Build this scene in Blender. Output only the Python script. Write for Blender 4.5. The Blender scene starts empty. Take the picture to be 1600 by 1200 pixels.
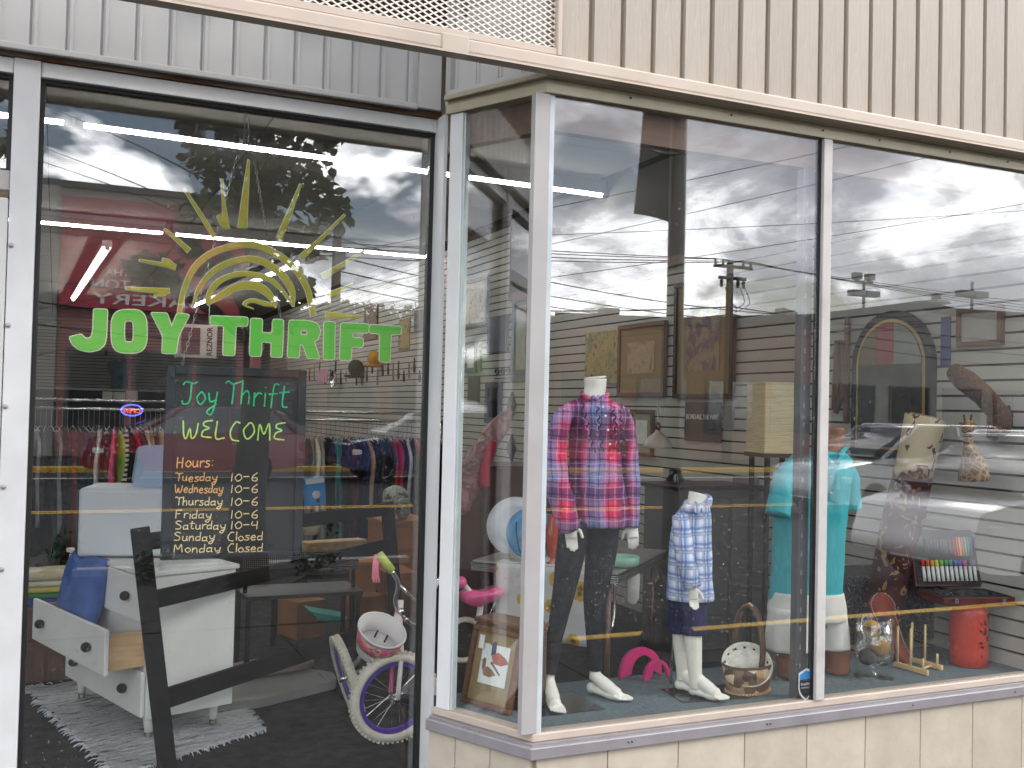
import bpy, math, random
from mathutils import Vector, Matrix, noise
random.seed(7)
SC = bpy.context.scene
rad = math.radians
# ------------------------------------------------------------------ camera
FPX = 1590.0
YAW, PIT, ROL = rad(24.15), rad(1.41), rad(1.33)
CAM = Vector((0, 0, 1.52))
FW = Vector((math.sin(YAW)*math.cos(PIT), math.cos(YAW)*math.cos(PIT), math.sin(PIT)))
_r0 = Vector((math.cos(YAW), -math.sin(YAW), 0)); _u0 = _r0.cross(FW)
RT = math.cos(ROL)*_r0 + math.sin(ROL)*_u0
UP = -math.sin(ROL)*_r0 + math.cos(ROL)*_u0
cd = bpy.data.cameras.new('camera'); cam = bpy.data.objects.new('camera', cd)
SC.collection.objects.link(cam); SC.camera = cam
cd.sensor_fit = 'HORIZONTAL'; cd.sensor_width = 36; cd.lens = 36*FPX/1600
cd.clip_start = .05; cd.clip_end = 3000
cam.matrix_world = Matrix(((RT.x, UP.x, -FW.x, CAM.x), (RT.y, UP.y, -FW.y, CAM.y), (RT.z, UP.z, -FW.z, CAM.z), (0, 0, 0, 1)))
# ------------------------------------------------------------------ sky, sun, exposure
SUN_EL, SUN_AZ = rad(34), rad(128)          # azimuth clockwise from +Y: behind the camera and to the right
w = bpy.data.worlds.new('World'); SC.world = w; w.use_nodes = True
nt = w.node_tree; nt.nodes.clear()
def wn(t, **k):
    n = nt.nodes.new(t)
    for a, b in k.items(): setattr(n, a, b)
    return n
def wmath(op, a, b=None, c=None):
    n = wn('ShaderNodeMath', operation=op)
    for i, v in enumerate((a, b, c)):
        if v is None: continue
        if isinstance(v, (int, float)): n.inputs[i].default_value = v
        else: nt.links.new(v, n.inputs[i])
    return n.outputs[0]
sky = wn('ShaderNodeTexSky', sky_type='NISHITA'); sky.sun_disc = False
sky.sun_elevation = SUN_EL; sky.sun_rotation = SUN_AZ; sky.altitude = 100
tc = wn('ShaderNodeTexCoord'); sx = wn('ShaderNodeSeparateXYZ'); nt.links.new(tc.outputs['Generated'], sx.inputs[0])
zz = wmath('ADD', wmath('MAXIMUM', sx.outputs[2], .0), .40)
cx = wn('ShaderNodeCombineXYZ')
nt.links.new(wmath('DIVIDE', sx.outputs[0], zz), cx.inputs[0]); nt.links.new(wmath('DIVIDE', sx.outputs[1], zz), cx.inputs[1])
def wnoise(scale, detail, rough, dist, off):
    mp = wn('ShaderNodeMapping'); mp.inputs['Location'].default_value = off
    nt.links.new(cx.outputs[0], mp.inputs[0])
    n = wn('ShaderNodeTexNoise'); n.inputs['Scale'].default_value = scale; n.inputs['Detail'].default_value = detail
    n.inputs['Roughness'].default_value = rough; n.inputs['Distortion'].default_value = dist
    nt.links.new(mp.outputs[0], n.inputs[0]); return n.outputs[0]
def wramp(fac, stops):
    r = wn('ShaderNodeValToRGB'); e = r.color_ramp.elements
    while len(e) < len(stops): e.new(.5)
    for i, (p, c) in enumerate(stops):
        e[i].position = p; e[i].color = (c[0], c[1], c[2], 1) if not isinstance(c, (int, float)) else (c, c, c, 1)
    nt.links.new(fac, r.inputs[0]); return r.outputs[0]
cover = wramp(wnoise(3.0, 4, .6, .3, (3.1, 1.7, 0)), [(.415, 0), (.485, 1)])
shade = wramp(wnoise(3.8, 6, .60, .3, (7.3, 2.2, 4)), [(.38, (.25, .262, .30)), (.485, (.40, .415, .46)), (.54, (.74, .765, .81)), (.64, (1.22, 1.24, 1.27))])
mulc = wn('ShaderNodeMix', data_type='RGBA', blend_type='MULTIPLY'); mulc.inputs[0].default_value = 1
nt.links.new(shade, mulc.inputs[6]); mulc.inputs[7].default_value = (47, 46.3, 45.6, 1)
mixc = wn('ShaderNodeMix', data_type='RGBA'); nt.links.new(cover, mixc.inputs[0])
nt.links.new(sky.outputs[0], mixc.inputs[6]); nt.links.new(mulc.outputs[2], mixc.inputs[7])
bg = wn('ShaderNodeBackground'); bg.inputs[1].default_value = .1
nt.links.new(mixc.outputs[2], bg.inputs[0]); wo = wn('ShaderNodeOutputWorld'); nt.links.new(bg.outputs[0], wo.inputs[0])
sl = bpy.data.lights.new('sun', 'SUN'); sl.energy = 1.5; sl.angle = rad(20); sl.color = (1, .96, .9)
so = bpy.data.objects.new('sun', sl); SC.collection.objects.link(so)
sd = Vector((math.sin(SUN_AZ)*math.cos(SUN_EL), math.cos(SUN_AZ)*math.cos(SUN_EL), math.sin(SUN_EL)))
so.rotation_euler = sd.to_track_quat('Z', 'Y').to_euler(); so.location = sd*40
vs = SC.view_settings; vs.view_transform = 'Standard'; vs.look = 'None'; vs.exposure = .4; vs.gamma = 1; vs.use_curve_mapping = False
cy = SC.cycles; cy.use_denoising = True; cy.use_adaptive_sampling = True; cy.adaptive_threshold = .03; cy.max_bounces = 5; cy.diffuse_bounces = 2; cy.glossy_bounces = 3
cy.transmission_bounces = 6; cy.transparent_max_bounces = 16; cy.caustics_reflective = False; cy.caustics_refractive = False
cy.sample_clamp_indirect = 6
# ------------------------------------------------------------------ geometry helpers
def ray(x, y): return FW + RT*((x-800)/FPX) - UP*((y-600)/FPX)
def aY(x, y, Y): d = ray(x, y); return CAM + d*(Y/d.y)
def aZ(x, y, Z): d = ray(x, y); return CAM + d*((Z-CAM.z)/d.z)
def aX(x, y, X): d = ray(x, y); return CAM + d*(X/d.x)
def mpp(p): return (p-CAM).dot(FW)/FPX           # metres per photo pixel at a point
YB, YD = 3.253, 3.82                             # planes of the bay glass and of the entrance glass
def rB(x, y, Y): p = aY(x, y, 2*YB-Y); p.y = Y; return p   # where a thing stands in the street that the bay glass mirrors at (x, y)
def rD(x, y, Y): p = aY(x, y, 2*YD-Y); p.y = Y; return p
HR = Vector((math.cos(YAW), -math.sin(YAW), 0)); HF = Vector((math.sin(YAW), math.cos(YAW), 0)); ZZ = Vector((0, 0, 1))
WM = {}                                          # world matrices of the things
def V(*a): return Vector(a)
def catmull(pts, k=6, closed=False):
    pts = [Vector(p) for p in pts]; n = len(pts); out = []
    if n < 3: return pts
    for i in range(n if closed else n-1):
        p1, p2 = pts[i % n], pts[(i+1) % n]
        p0 = pts[(i-1) % n] if closed or i > 0 else p1*2-p2
        p3 = pts[(i+2) % n] if closed or i < n-2 else p2*2-p1
        for j in range(k):
            t = j/k
            out.append(.5*((2*p1) + (p2-p0)*t + (2*p0-5*p1+4*p2-p3)*t*t + (3*p1-p0-3*p2+p3)*t**3))
    if not closed: out.append(pts[-1])
    return out
class MB:
    def __init__(s): s.v = []; s.f = []
    def add(s, vs, fs):
        o = len(s.v); s.v += [Vector(v) for v in vs]; s.f += [tuple(i+o for i in f) for f in fs]; return s
    def box(s, c, d, R=None, top=1.0):
        c = Vector(c); x, y, z = d[0]/2, d[1]/2, d[2]/2; vs = []
        for k, t in ((-1, 1.0), (1, top)):
            for a, b in ((-1, -1), (1, -1), (1, 1), (-1, 1)):
                p = Vector((a*x*t, b*y*t, k*z)); vs.append(c + (R @ p if R else p))
        return s.add(vs, [(3, 2, 1, 0), (4, 5, 6, 7), (0, 1, 5, 4), (1, 2, 6, 5), (2, 3, 7, 6), (3, 0, 4, 7)])
    def span(s, a, b):                           # box from corner to corner
        a, b = Vector(a), Vector(b); return s.box((a+b)/2, [abs(q) for q in (b-a)])
    def beam(s, a, b, w_, h_, up=ZZ):
        a, b = Vector(a), Vector(b); z = (b-a).normalized(); x = up.cross(z)
        if x.length < 1e-4: x = Vector((1, 0, 0)).cross(z)
        x.normalize(); y = z.cross(x)
        return s.box((a+b)/2, (w_, h_, (b-a).length), Matrix((x, y, z)).transposed())
    def loft(s, rings, cap=True, closed=False):
        n = len(rings[0]); vs = [p for r in rings for p in r]; fs = []
        m = len(rings)
        for i in range(m if closed else m-1):
            for j in range(n):
                a, b = i*n+j, i*n+(j+1) % n; c, d = ((i+1) % m)*n+(j+1) % n, ((i+1) % m)*n+j
                fs.append((a, b, c, d))
        if cap and not closed: fs += [tuple(range(n))[::-1], tuple(range((m-1)*n, m*n))]
        return s.add(vs, fs)
    def tube(s, pts, r, n=8, cap=True, closed=False, flat=1.0, up=None):
        pts = [Vector(p) for p in pts]; m = len(pts); rings = []; nrm = None
        for i, p in enumerate(pts):
            if closed: t = pts[(i+1) % m]-pts[i-1]
            else: t = pts[min(i+1, m-1)]-pts[max(i-1, 0)]
            t.normalize()
            if up is not None: nrm = up - t*up.dot(t)
            elif nrm is None:
                a = ZZ if abs(t.z) < .9 else V(1, 0, 0); nrm = a - t*a.dot(t)
            else: nrm = nrm - t*nrm.dot(t)
            nrm.normalize(); bn = t.cross(nrm); rr = r[i] if isinstance(r, (list, tuple)) else r
            rings.append([p + nrm*(math.cos(2*math.pi*j/n)*rr*flat) + bn*(math.sin(2*math.pi*j/n)*rr) for j in range(n)])
        return s.loft(rings, cap, closed)
    def lathe(s, prof, c=(0, 0, 0), n=24, R=None, cap=True, sq=1.0):
        c = Vector(c); rings = []
        for r, z in prof:
            rings.append([c + ((R @ Vector((r*math.cos(2*math.pi*j/n), sq*r*math.sin(2*math.pi*j/n), z))) if R else Vector((r*math.cos(2*math.pi*j/n), sq*r*math.sin(2*math.pi*j/n), z))) for j in range(n)])
        return s.loft(rings, cap)
    def ball(s, c, r, n=16, m=10, sc=(1, 1, 1)):
        c = Vector(c); rings = []
        for i in range(1, m):
            a = math.pi*i/m
            rings.append([c + Vector((sc[0]*r*math.sin(a)*math.cos(2*math.pi*j/n), sc[1]*r*math.sin(a)*math.sin(2*math.pi*j/n), -sc[2]*r*math.cos(a))) for j in range(n)])
        return s.loft(rings)
    def sheet(s, fn, nu, nv, th, nrm=None):      # fn(u, v) -> point; a sheet with thickness th along nrm
        A = [[Vector(fn(i/nu, j/nv)) for j in range(nv+1)] for i in range(nu+1)]
        nrm = Vector(nrm) if nrm is not None else (A[1][0]-A[0][0]).cross(A[0][1]-A[0][0]).normalized()
        W_ = nv+1; N = (nu+1)*W_; vs = [p for r in A for p in r] + [p+nrm*th for r in A for p in r]; fs = []
        for i in range(nu):
            for j in range(nv):
                a = i*W_+j; fs.append((a, a+W_, a+W_+1, a+1)); fs.append((N+a, N+a+1, N+a+W_+1, N+a+W_))
        rim = [i*W_ for i in range(nu+1)] + [nu*W_+j for j in range(1, W_)] + [i*W_+nv for i in range(nu-1, -1, -1)] + [j for j in range(nv-1, 0, -1)]
        for i in range(len(rim)):
            a, b = rim[i], rim[(i+1) % len(rim)]; fs.append((a, N+a, N+b, b))
        return s.add(vs, fs)
    def extr(s, poly, d):                        # planar polygon extruded by vector d
        n = len(poly); d = Vector(d); vs = [Vector(p) for p in poly] + [Vector(p)+d for p in poly]
        return s.add(vs, [tuple(range(n))[::-1], tuple(range(n, 2*n))] + [(i, (i+1) % n, n+(i+1) % n, n+i) for i in range(n)])
    def mesh(s, name, smooth=False):
        me = bpy.data.meshes.new(name); me.from_pydata(s.v, [], s.f); me.update()
        if smooth: me.polygons.foreach_set('use_smooth', [True]*len(me.polygons))
        return me
    def build(s, name, m, parent=None, smooth=False, bev=0, seg=2, loc=None, kind=None, angle=None):
        base = Matrix.Identity(4)
        if parent is not None: base = WM[parent.name]
        elif loc is not None: base = Matrix.Translation(Vector(loc))
        inv = base.inverted(); s.v = [inv @ v for v in s.v]
        me = s.mesh(name, smooth); o = bpy.data.objects.new(name, me); SC.collection.objects.link(o)
        import bmesh
        bm = bmesh.new(); bm.from_mesh(me); bmesh.ops.recalc_face_normals(bm, faces=bm.faces); bm.to_mesh(me); bm.free()
        if m: me.materials.append(m)
        if parent is not None: o.parent = parent
        elif loc is not None: o.location = loc
        WM[o.name] = base
        if bev:
            b = o.modifiers.new('bevel', 'BEVEL'); b.width = bev; b.segments = seg; b.limit_method = 'ANGLE'; b.angle_limit = rad(40)
        if angle:
            me.polygons.foreach_set('use_smooth', [True]*len(me.polygons)); 
            try: me.set_sharp_from_angle(angle=rad(angle))
            except Exception: pass
        if kind: o['kind'] = kind
        return o
def tag(o, label, cat, group=None):
    o['label'] = label; o['category'] = cat
    if group: o['group'] = group
    return o
def thing(name, label, cat, loc=(0, 0, 0), rz=0, group=None):
    o = bpy.data.objects.new(name, None); SC.collection.objects.link(o); o.empty_display_size = .1
    o.location = loc; o.rotation_euler = (0, 0, rz)
    WM[o.name] = Matrix.Translation(Vector(loc)) @ Matrix.Rotation(rz, 4, 'Z')
    return tag(o, label, cat, group)
def struct(o): o['kind'] = 'structure'; return o
def copy_tree(o, parent=None):
    c = o.copy(); SC.collection.objects.link(c); c.parent = parent
    for ch in list(o.children): copy_tree(ch, c)
    return c
# ------------------------------------------------------------------ materials
MATS = {}
def srgb(r, g, b):
    return tuple(((c/255+.055)/1.055)**2.4 if c > 10 else c/255/12.92 for c in (r, g, b))
def nodes(name):
    m = bpy.data.materials.new(name); m.use_nodes = True; t = m.node_tree
    return m, t, t.nodes['Principled BSDF']
def N(t, typ, ins=None, **k):
    n = t.nodes.new(typ)
    for a, b in k.items(): setattr(n, a, b)
    for a, b in (ins or {}).items():
        if hasattr(b, 'is_linked'): t.links.new(b, n.inputs[a])
        else: n.inputs[a].default_value = b
    return n
def mmath(t, op, a, b=0.0, c=None):
    n = N(t, 'ShaderNodeMath', {0: a, 1: b}, operation=op)
    if c is not None:
        if hasattr(c, 'is_linked'): t.links.new(c, n.inputs[2])
        else: n.inputs[2].default_value = c
    return n.outputs[0]
def cmix(t, f, a, b, blend='MIX'):
    n = N(t, 'ShaderNodeMix', {0: f}, data_type='RGBA', blend_type=blend)
    for i, v in ((6, a), (7, b)):
        if hasattr(v, 'is_linked'): t.links.new(v, n.inputs[i])
        else: n.inputs[i].default_value = tuple(v)[:3] + (1,)
    return n.outputs[2]
def ramp(t, f, stops):
    r = t.nodes.new('ShaderNodeValToRGB'); e = r.color_ramp.elements
    while len(e) < len(stops): e.new(.5)
    for i, (p, c) in enumerate(stops):
        e[i].position = p; e[i].color = (c, c, c, 1) if isinstance(c, (int, float)) else tuple(c)[:3]+(1,)
    t.links.new(f, r.inputs[0]); return r.outputs[0]
def coord(t, scale=(1, 1, 1), kind='Object', rot=(0, 0, 0)):
    c = t.nodes.new('ShaderNodeTexCoord')
    return N(t, 'ShaderNodeMapping', {0: c.outputs[kind], 'Scale': scale, 'Rotation': rot}).outputs[0]
def noi(t, vec, scale, detail=4, rough=.6, dist=0):
    return N(t, 'ShaderNodeTexNoise', {0: vec, 'Scale': scale, 'Detail': detail, 'Roughness': rough, 'Distortion': dist}).outputs[0]
def mat(name, col, rough=.6, metal=0, var=.12, scale=6, bump=0, bscale=80, stretch=(1, 1, 1), spec=.4, rnd=0, coat=0, alt=None, dirt=0):
    if name in MATS: return MATS[name]
    m, t, p = nodes(name); MATS[name] = m
    if rough >= .78: spec = min(spec, .08)
    v = coord(t, stretch); n = noi(t, v, scale, 2.5, .6)
    hi = tuple(min(1, c*(1+var)) for c in col); lo = alt if alt else tuple(c*(1-var) for c in col)
    c = ramp(t, n, [(.32, lo), (.68, hi)])
    if dirt:
        d = ramp(t, noi(t, v, scale*.35, 4, .7), [(.5, 0), (.72, 1)])
        c = cmix(t, mmath(t, 'MULTIPLY', d, dirt), c, tuple(x*.45 for x in col))
    if rnd:
        oi = t.nodes.new('ShaderNodeObjectInfo')
        f = mmath(t, 'MULTIPLY_ADD', oi.outputs['Random'], rnd*2, 1-rnd)
        c = cmix(t, 1.0, c, N(t, 'ShaderNodeCombineColor', {0: f, 1: f, 2: f}).outputs[0], 'MULTIPLY')
    t.links.new(c, p.inputs['Base Color'])
    p.inputs['Metallic'].default_value = metal; p.inputs['Specular IOR Level'].default_value = spec
    t.links.new(mmath(t, 'MULTIPLY_ADD', n, .25, rough-.125), p.inputs['Roughness'])
    if coat: p.inputs['Coat Weight'].default_value = coat; p.inputs['Coat Roughness'].default_value = .06
    if bump:
        b = N(t, 'ShaderNodeBump', {'Height': noi(t, v, bscale, 1.5, .6), 'Strength': bump, 'Distance': .01})
        t.links.new(b.outputs[0], p.inputs['Normal'])
    return m
def emis(name, col, strength):
    if name in MATS: return MATS[name]
    m, t, p = nodes(name); MATS[name] = m
    p.inputs['Base Color'].default_value = tuple(col)+(1,); p.inputs['Emission Color'].default_value = tuple(col)+(1,); p.inputs['Emission Strength'].default_value = strength
    return m
def glassmat(name, f0=.05, tint=(1, 1, 1), rough=0.0, dirt=.005):
    if name in MATS: return MATS[name]
    m, t, p = nodes(name); MATS[name] = m; t.nodes.remove(p)
    g = t.nodes.new('ShaderNodeNewGeometry')
    d = mmath(t, 'ABSOLUTE', N(t, 'ShaderNodeVectorMath', {0: g.outputs['Incoming'], 1: g.outputs['Normal']}, operation='DOT_PRODUCT').outputs['Value'])
    k = mmath(t, 'POWER', mmath(t, 'SUBTRACT', 1.0, d), 5.0)
    fr = mmath(t, 'MULTIPLY_ADD', k, 1-f0, f0)
    tr = N(t, 'ShaderNodeBsdfTransparent', {0: tuple(tint)+(1,)}); gl = N(t, 'ShaderNodeBsdfGlossy', {'Roughness': rough, 0: (1, 1, 1, 1)})
    mx = N(t, 'ShaderNodeMixShader', {0: fr}); t.links.new(tr.outputs[0], mx.inputs[1]); t.links.new(gl.outputs[0], mx.inputs[2])
    out = mx
    if dirt:
        v = coord(t); s1 = noi(t, v, 90, 0, .7); s2 = noi(t, v, 3.0, 1.5, .65)
        sp = mmath(t, 'MULTIPLY', ramp(t, s1, [(.74, 0), (.80, 1)]), ramp(t, s2, [(.45, 0), (.65, 1)]))
        fac = mmath(t, 'MULTIPLY_ADD', sp, .16, mmath(t, 'MULTIPLY', ramp(t, s2, [(.4, .2), (.75, 1)]), dirt))
        df = N(t, 'ShaderNodeBsdfDiffuse', {0: (.62, .6, .56, 1)})
        m2 = N(t, 'ShaderNodeMixShader', {0: fac}); t.links.new(mx.outputs[0], m2.inputs[1]); t.links.new(df.outputs[0], m2.inputs[2]); out = m2
    t.links.new(out.outputs[0], t.nodes['Material Output'].inputs[0])
    return m
GLASS = glassmat('window_glass', .10, (.975, .985, .98))
CLEAR = glassmat('clear_glass', .13, (.97, .985, .98), dirt=0)
M_BEIGE = None
def boards_mat(name, col, grain):
    m, t, p = nodes(name); MATS[name] = m
    v = coord(t, (14, 14, 1.2)); g = noi(t, v, 3.2, 6, .7, 1.6)
    oi = t.nodes.new('ShaderNodeObjectInfo')
    c = ramp(t, g, [(.3, tuple(x*.9 for x in col)), (.7, tuple(min(1, x*1.06) for x in col))])
    st = ramp(t, noi(t, coord(t, (5, 5, .7)), 1.3, 5, .6), [(.58, 0), (.75, .5)])
    c = cmix(t, st, c, (col[0]*.86, col[1]*.74, col[2]*.56))
    f = mmath(t, 'MULTIPLY_ADD', oi.outputs['Random'], .12, .94)
    c = cmix(t, 1.0, c, N(t, 'ShaderNodeCombineColor', {0: f, 1: f, 2: f}).outputs[0], 'MULTIPLY')
    t.links.new(c, p.inputs['Base Color']); p.inputs['Roughness'].default_value = .5
    b = N(t, 'ShaderNodeBump', {'Height': g, 'Strength': grain, 'Distance': .004}); t.links.new(b.outputs[0], p.inputs['Normal'])
    return m
BEIGE = boards_mat('beige_siding', srgb(160, 149, 136), .35)
WHITESIDE = mat('white_siding', srgb(188, 187, 185), .45, var=.04, scale=3, dirt=.1, rnd=.02)
FASC = mat('beige_fascia', srgb(186, 171, 157), .42, var=.05, scale=5, dirt=.18)
HEAD = mat('olive_head_trim', srgb(176, 168, 144), .45, var=.08, scale=7, dirt=.25)
ALU = mat('white_aluminium', srgb(164, 159, 157), .38, var=.04, scale=6, dirt=.15)
ALU_LIT = mat('skylit_aluminium', srgb(216, 217, 216), .4, var=.04, scale=6, dirt=.12)  # lighter aluminium copy: sky light on return post and entrance frame put into colour
ALU2 = mat('grey_aluminium', srgb(150, 146, 149), .4, metal=.3, var=.06, scale=9, dirt=.2)
GASK = mat('black_gasket', (.012, .012, .013), .5)
GREYMET = mat('grey_metal', srgb(120, 120, 122), .4, metal=.5, var=.1)
STONE = mat('cream_stone', srgb(184, 173, 156), .6, var=.07, scale=9, bump=.08, bscale=40, rnd=.05, dirt=.15)
GROUT = mat('grout', srgb(150, 140, 122), .9)
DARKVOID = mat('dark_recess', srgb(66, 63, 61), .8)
WOODHEAD = mat('stained_header_wood', srgb(112, 86, 70), .55, var=.25, scale=3, stretch=(1, 6, 6))
# ================================================================== the setting: ground, road, pavements
ASPH = mat('asphalt', (.036, .036, .038), .85, var=.25, scale=5, bump=.25, bscale=160)
PAVE = mat('dark_paving', (.042, .041, .04), .85, var=.3, scale=9, bump=.4, bscale=120, dirt=.3)
YELP = mat('yellow_road_paint', (.62, .36, .03), .6, var=.2, scale=9)
WHTP = mat('white_road_paint', (.7, .7, .68), .6, var=.15, scale=9)
GREENG = mat('distant_grass', (.06, .085, .03), .9, var=.3, scale=.3)
KERBM = mat('kerb_stone', (.33, .32, .30), .8, var=.15, scale=4, dirt=.2)
struct(MB().span((-400, -400, -1.2), (400, 400, -.30)).build('ground', GREENG))
struct(MB().span((-200, -19, -.8), (200, .12, -.25)).build('road', ASPH))
pv = struct(MB().span((-60, .12, -.6), (60, 3.9, -.105)).build('pavement', PAVE))
for i in range(-8, 14):
    MB().box((i*1.5+.75, 1.9, -.1025), (1.488, 3.4, .006)).build('paving_slab', PAVE, pv)
struct(MB().span((-60, -26, -.6), (60, -19.3, -.12)).build('far_pavement', PAVE))
struct(MB().span((3.42, .0, -.5), (60, .119, -.099)).build('kerb', YELP, bev=.015))
struct(MB().span((-60, -19.29, -.5), (60, -19.01, -.115)).build('far_kerb', YELP, bev=.015))
for k, y in enumerate((-9.55, -9.80)):
    struct(MB().box((0, y, -.246), (400, .11, .008)).build('road_line', YELP))
struct(MB().box((0, -17.0, -.246), (400, .12, .008)).build('road_line', WHTP))
# planted bulb-out beside the camera with the street tree
bed = struct(MB().span((-2.6, -2.42, -.6), (3.41, .119, -.098)).build('planting_bed', PAVE))
MB().span((-2.7, -2.55, -.6), (3.4, -2.425, -.03)).build('kerb_edge', KERBM, bed, bev=.015)
# ================================================================== the shop building
shop = thing('shop_building', 'thrift shop front with beige board siding, white ribbed band and grey framed display windows', 'shop front')
NA = V(-.8944, -.4472); BC = V(1.572, YB); AC = V(1.358, 3.681); MI = V(-.6186, -1.0)
def rail(mb, do, di, z0, z1, xr=4.16):
    P_ = [AC+NA*do, BC+MI*do, V(xr, YB-do), V(xr, YB-di), BC+MI*di, AC+NA*di]
    return mb.extr([(p.x, p.y, z0) for p in P_], (0, 0, z1-z0))
# fascia, boards, mesh screen
MB().span((-3, 3.166, 2.712), (7, 3.2, 2.762)).build('fascia', FASC, shop, bev=.008)
MB().span((-3, 3.16, 2.704), (7, 3.215, 2.711)).build('fascia_lip', FASC, shop)
MB().span((1.135, 3.161, 2.708), (1.232, 3.2, 2.767)).build('fascia_joint_cover', FASC, shop, bev=.004)
MB().span((1.568, 3.172, 2.763), (1.584, 3.21, 4.3)).build('corner_trim', FASC, shop, bev=.003)
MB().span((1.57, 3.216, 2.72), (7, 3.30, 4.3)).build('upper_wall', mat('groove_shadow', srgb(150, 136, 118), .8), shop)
bm_ = MB(); pr = [(.002, .0), (.007, -.016), (.113, -.016), (.1165, -.011), (.1165, 0)]
bm_.extr([(x, y, 2.763) for x, y in pr], (0, 0, 1.5))
bme = bm_.mesh('board'); bme.materials.append(BEIGE)
WM['x'] = 0
for k in range(-1, 40):
    o = bpy.data.objects.new('board', bme); SC.collection.objects.link(o); o.parent = shop
    o.location = (1.713+.13*k+.0065 + random.uniform(-.002, .002), 3.2145, 0); o.rotation_euler = (0, 0, random.uniform(-.012, .012))
mb = MB(); x0, x1, z0, z1, sl_ = -.8, 1.567, 2.788, 3.30, .54
k = x0-(z1-z0)/sl_
while k < x1:
    for sgn in (1, -1):
        a = [(k, z0), (k+(z1-z0)/sl_, z1)] if sgn > 0 else [(k, z1), (k+(z1-z0)/sl_, z0)]
        (xa, za), (xb, zb) = a
        if xa < x0: za += (zb-za)*(x0-xa)/(xb-xa); xa = x0
        if xb > x1: zb = za+(zb-za)*(x1-xa)/(xb-xa); xb = x1
        if xb-xa > .01: mb.beam((xa, 3.193+sgn*.0012, za), (xb, 3.193+sgn*.0012, zb), .005, .0035, up=V(0, 1, 0))
    k += .0385
o = mb.build('expanded_mesh_screen', mat('mesh_paint', srgb(222, 212, 200), .5), shop); o['kind'] = 'stuff'
MB().span((-3, 3.77, 3.002), (1.40, 3.84, 4.3)).build('vent_back_wall', DARKVOID, shop)
for i, x in enumerate((.55, .95, 1.38)):
    MB().span((x, 3.6, 3.02), (x+.05, 3.66, 4.2)).build('vent_stud', mat('stud_grey', srgb(96, 94, 92), .7), shop)
MB().span((-3, 3.176, 2.7635), (1.5675, 3.2, 2.790)).build('mesh_frame', FASC, shop, bev=.003)
# white ribbed band over the entrance, and over the splayed return
rb = MB(); rb.extr([(x, y, 0) for x, y in [(0, 0), (.007, -.011), (.016, -.011), (.019, -.002), (.099, -.002), (.1035, 0)]], (0, 0, .30))
rme = rb.mesh('ribbed_board'); rme.materials.append(WHITESIDE)
MB().span((-3, 3.765, 2.69), (1.345, 3.82, 3.00)).build('band_backing', mat('rib_shadow', srgb(150, 150, 150), .7), shop)
for k in range(-18, 12):
    x = .0005+.1105*k
    if x > 1.22: continue
    o = bpy.data.objects.new('ribbed_board', rme); SC.collection.objects.link(o); o.parent = shop; o.location = (x, 3.7645, 2.70)
MB().span((1.252, 3.742, 2.684), (1.345, 3.7645, 3.0)).build('ribbed_end_trim', WHITESIDE, shop, bev=.002)
MB().span((-3, 3.740, 2.676), (1.251, 3.7645, 2.699)).build('band_bottom_trim', WHITESIDE, shop, bev=.004)
MB().span((-3, 3.772, 2.661), (1.36, 3.83, 2.689)).build('weathered_strip', mat('weathered_wood', srgb(112, 104, 96), .8, var=.35, scale=5, stretch=(.6, 4, 4), alt=srgb(96, 66, 44)), shop)
RD_ = V(-.4472, .8944); RL = .478; rz_ = math.atan2(-.8944, .4472)
def onret(t, off=0): p = BC + RD_*t + NA*off; return p
p0, p1 = onret(0, -.02), onret(RL, -.02)
mb = MB(); mb.extr([(onret(.0, .0).x, onret(.0, 0).y, 2.724), (onret(RL, 0).x, onret(RL, 0).y, 2.724), (onret(RL, -.04).x, onret(RL, -.04).y, 2.724), (onret(0, -.04).x, onret(0, -.04).y, 2.724)], (0, 0, .6))
mb.build('return_backing', mat('rib_shadow', (0, 0, 0)), shop)
for k in range(4):
    o = bpy.data.objects.new('ribbed_board', rme); SC.collection.objects.link(o); o.parent = shop
    p = onret(RL-.03-.1105*k, .001); o.location = (p.x, p.y, 2.745); o.rotation_euler = (0, 0, rz_)
mb = MB(); a, b = onret(.0, .012), onret(RL, .012); c, d = onret(RL, .001), onret(0, .001)
mb.extr([(q.x, q.y, 2.722) for q in (a, b, c, d)], (0, 0, .022)); mb.build('return_bottom_trim', WHITESIDE, shop)
# head trims of the bay
rail(MB(), .022, -.05, 2.648, 2.684).build('head_trim', HEAD, shop, bev=.003)
rail(MB(), .010, -.05, 2.685, 2.70).build('head_trim', HEAD, shop)
rail(MB(), .034, -.04, 2.7005, 2.7205).build('head_cap', HEAD, shop, bev=.003)
for x in (1.9, 2.35, 2.8, 3.1, 3.5, 3.85):
    MB().lathe([(.004, 0), (.004, .003)], (x, 3.229, 2.676), 8, Matrix.Rotation(rad(90), 3, 'X')).build('screw', GASK, shop)
rail(MB(), -.03, -.075, 2.53, 2.647).build('header_beam', WOODHEAD, shop)
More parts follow.
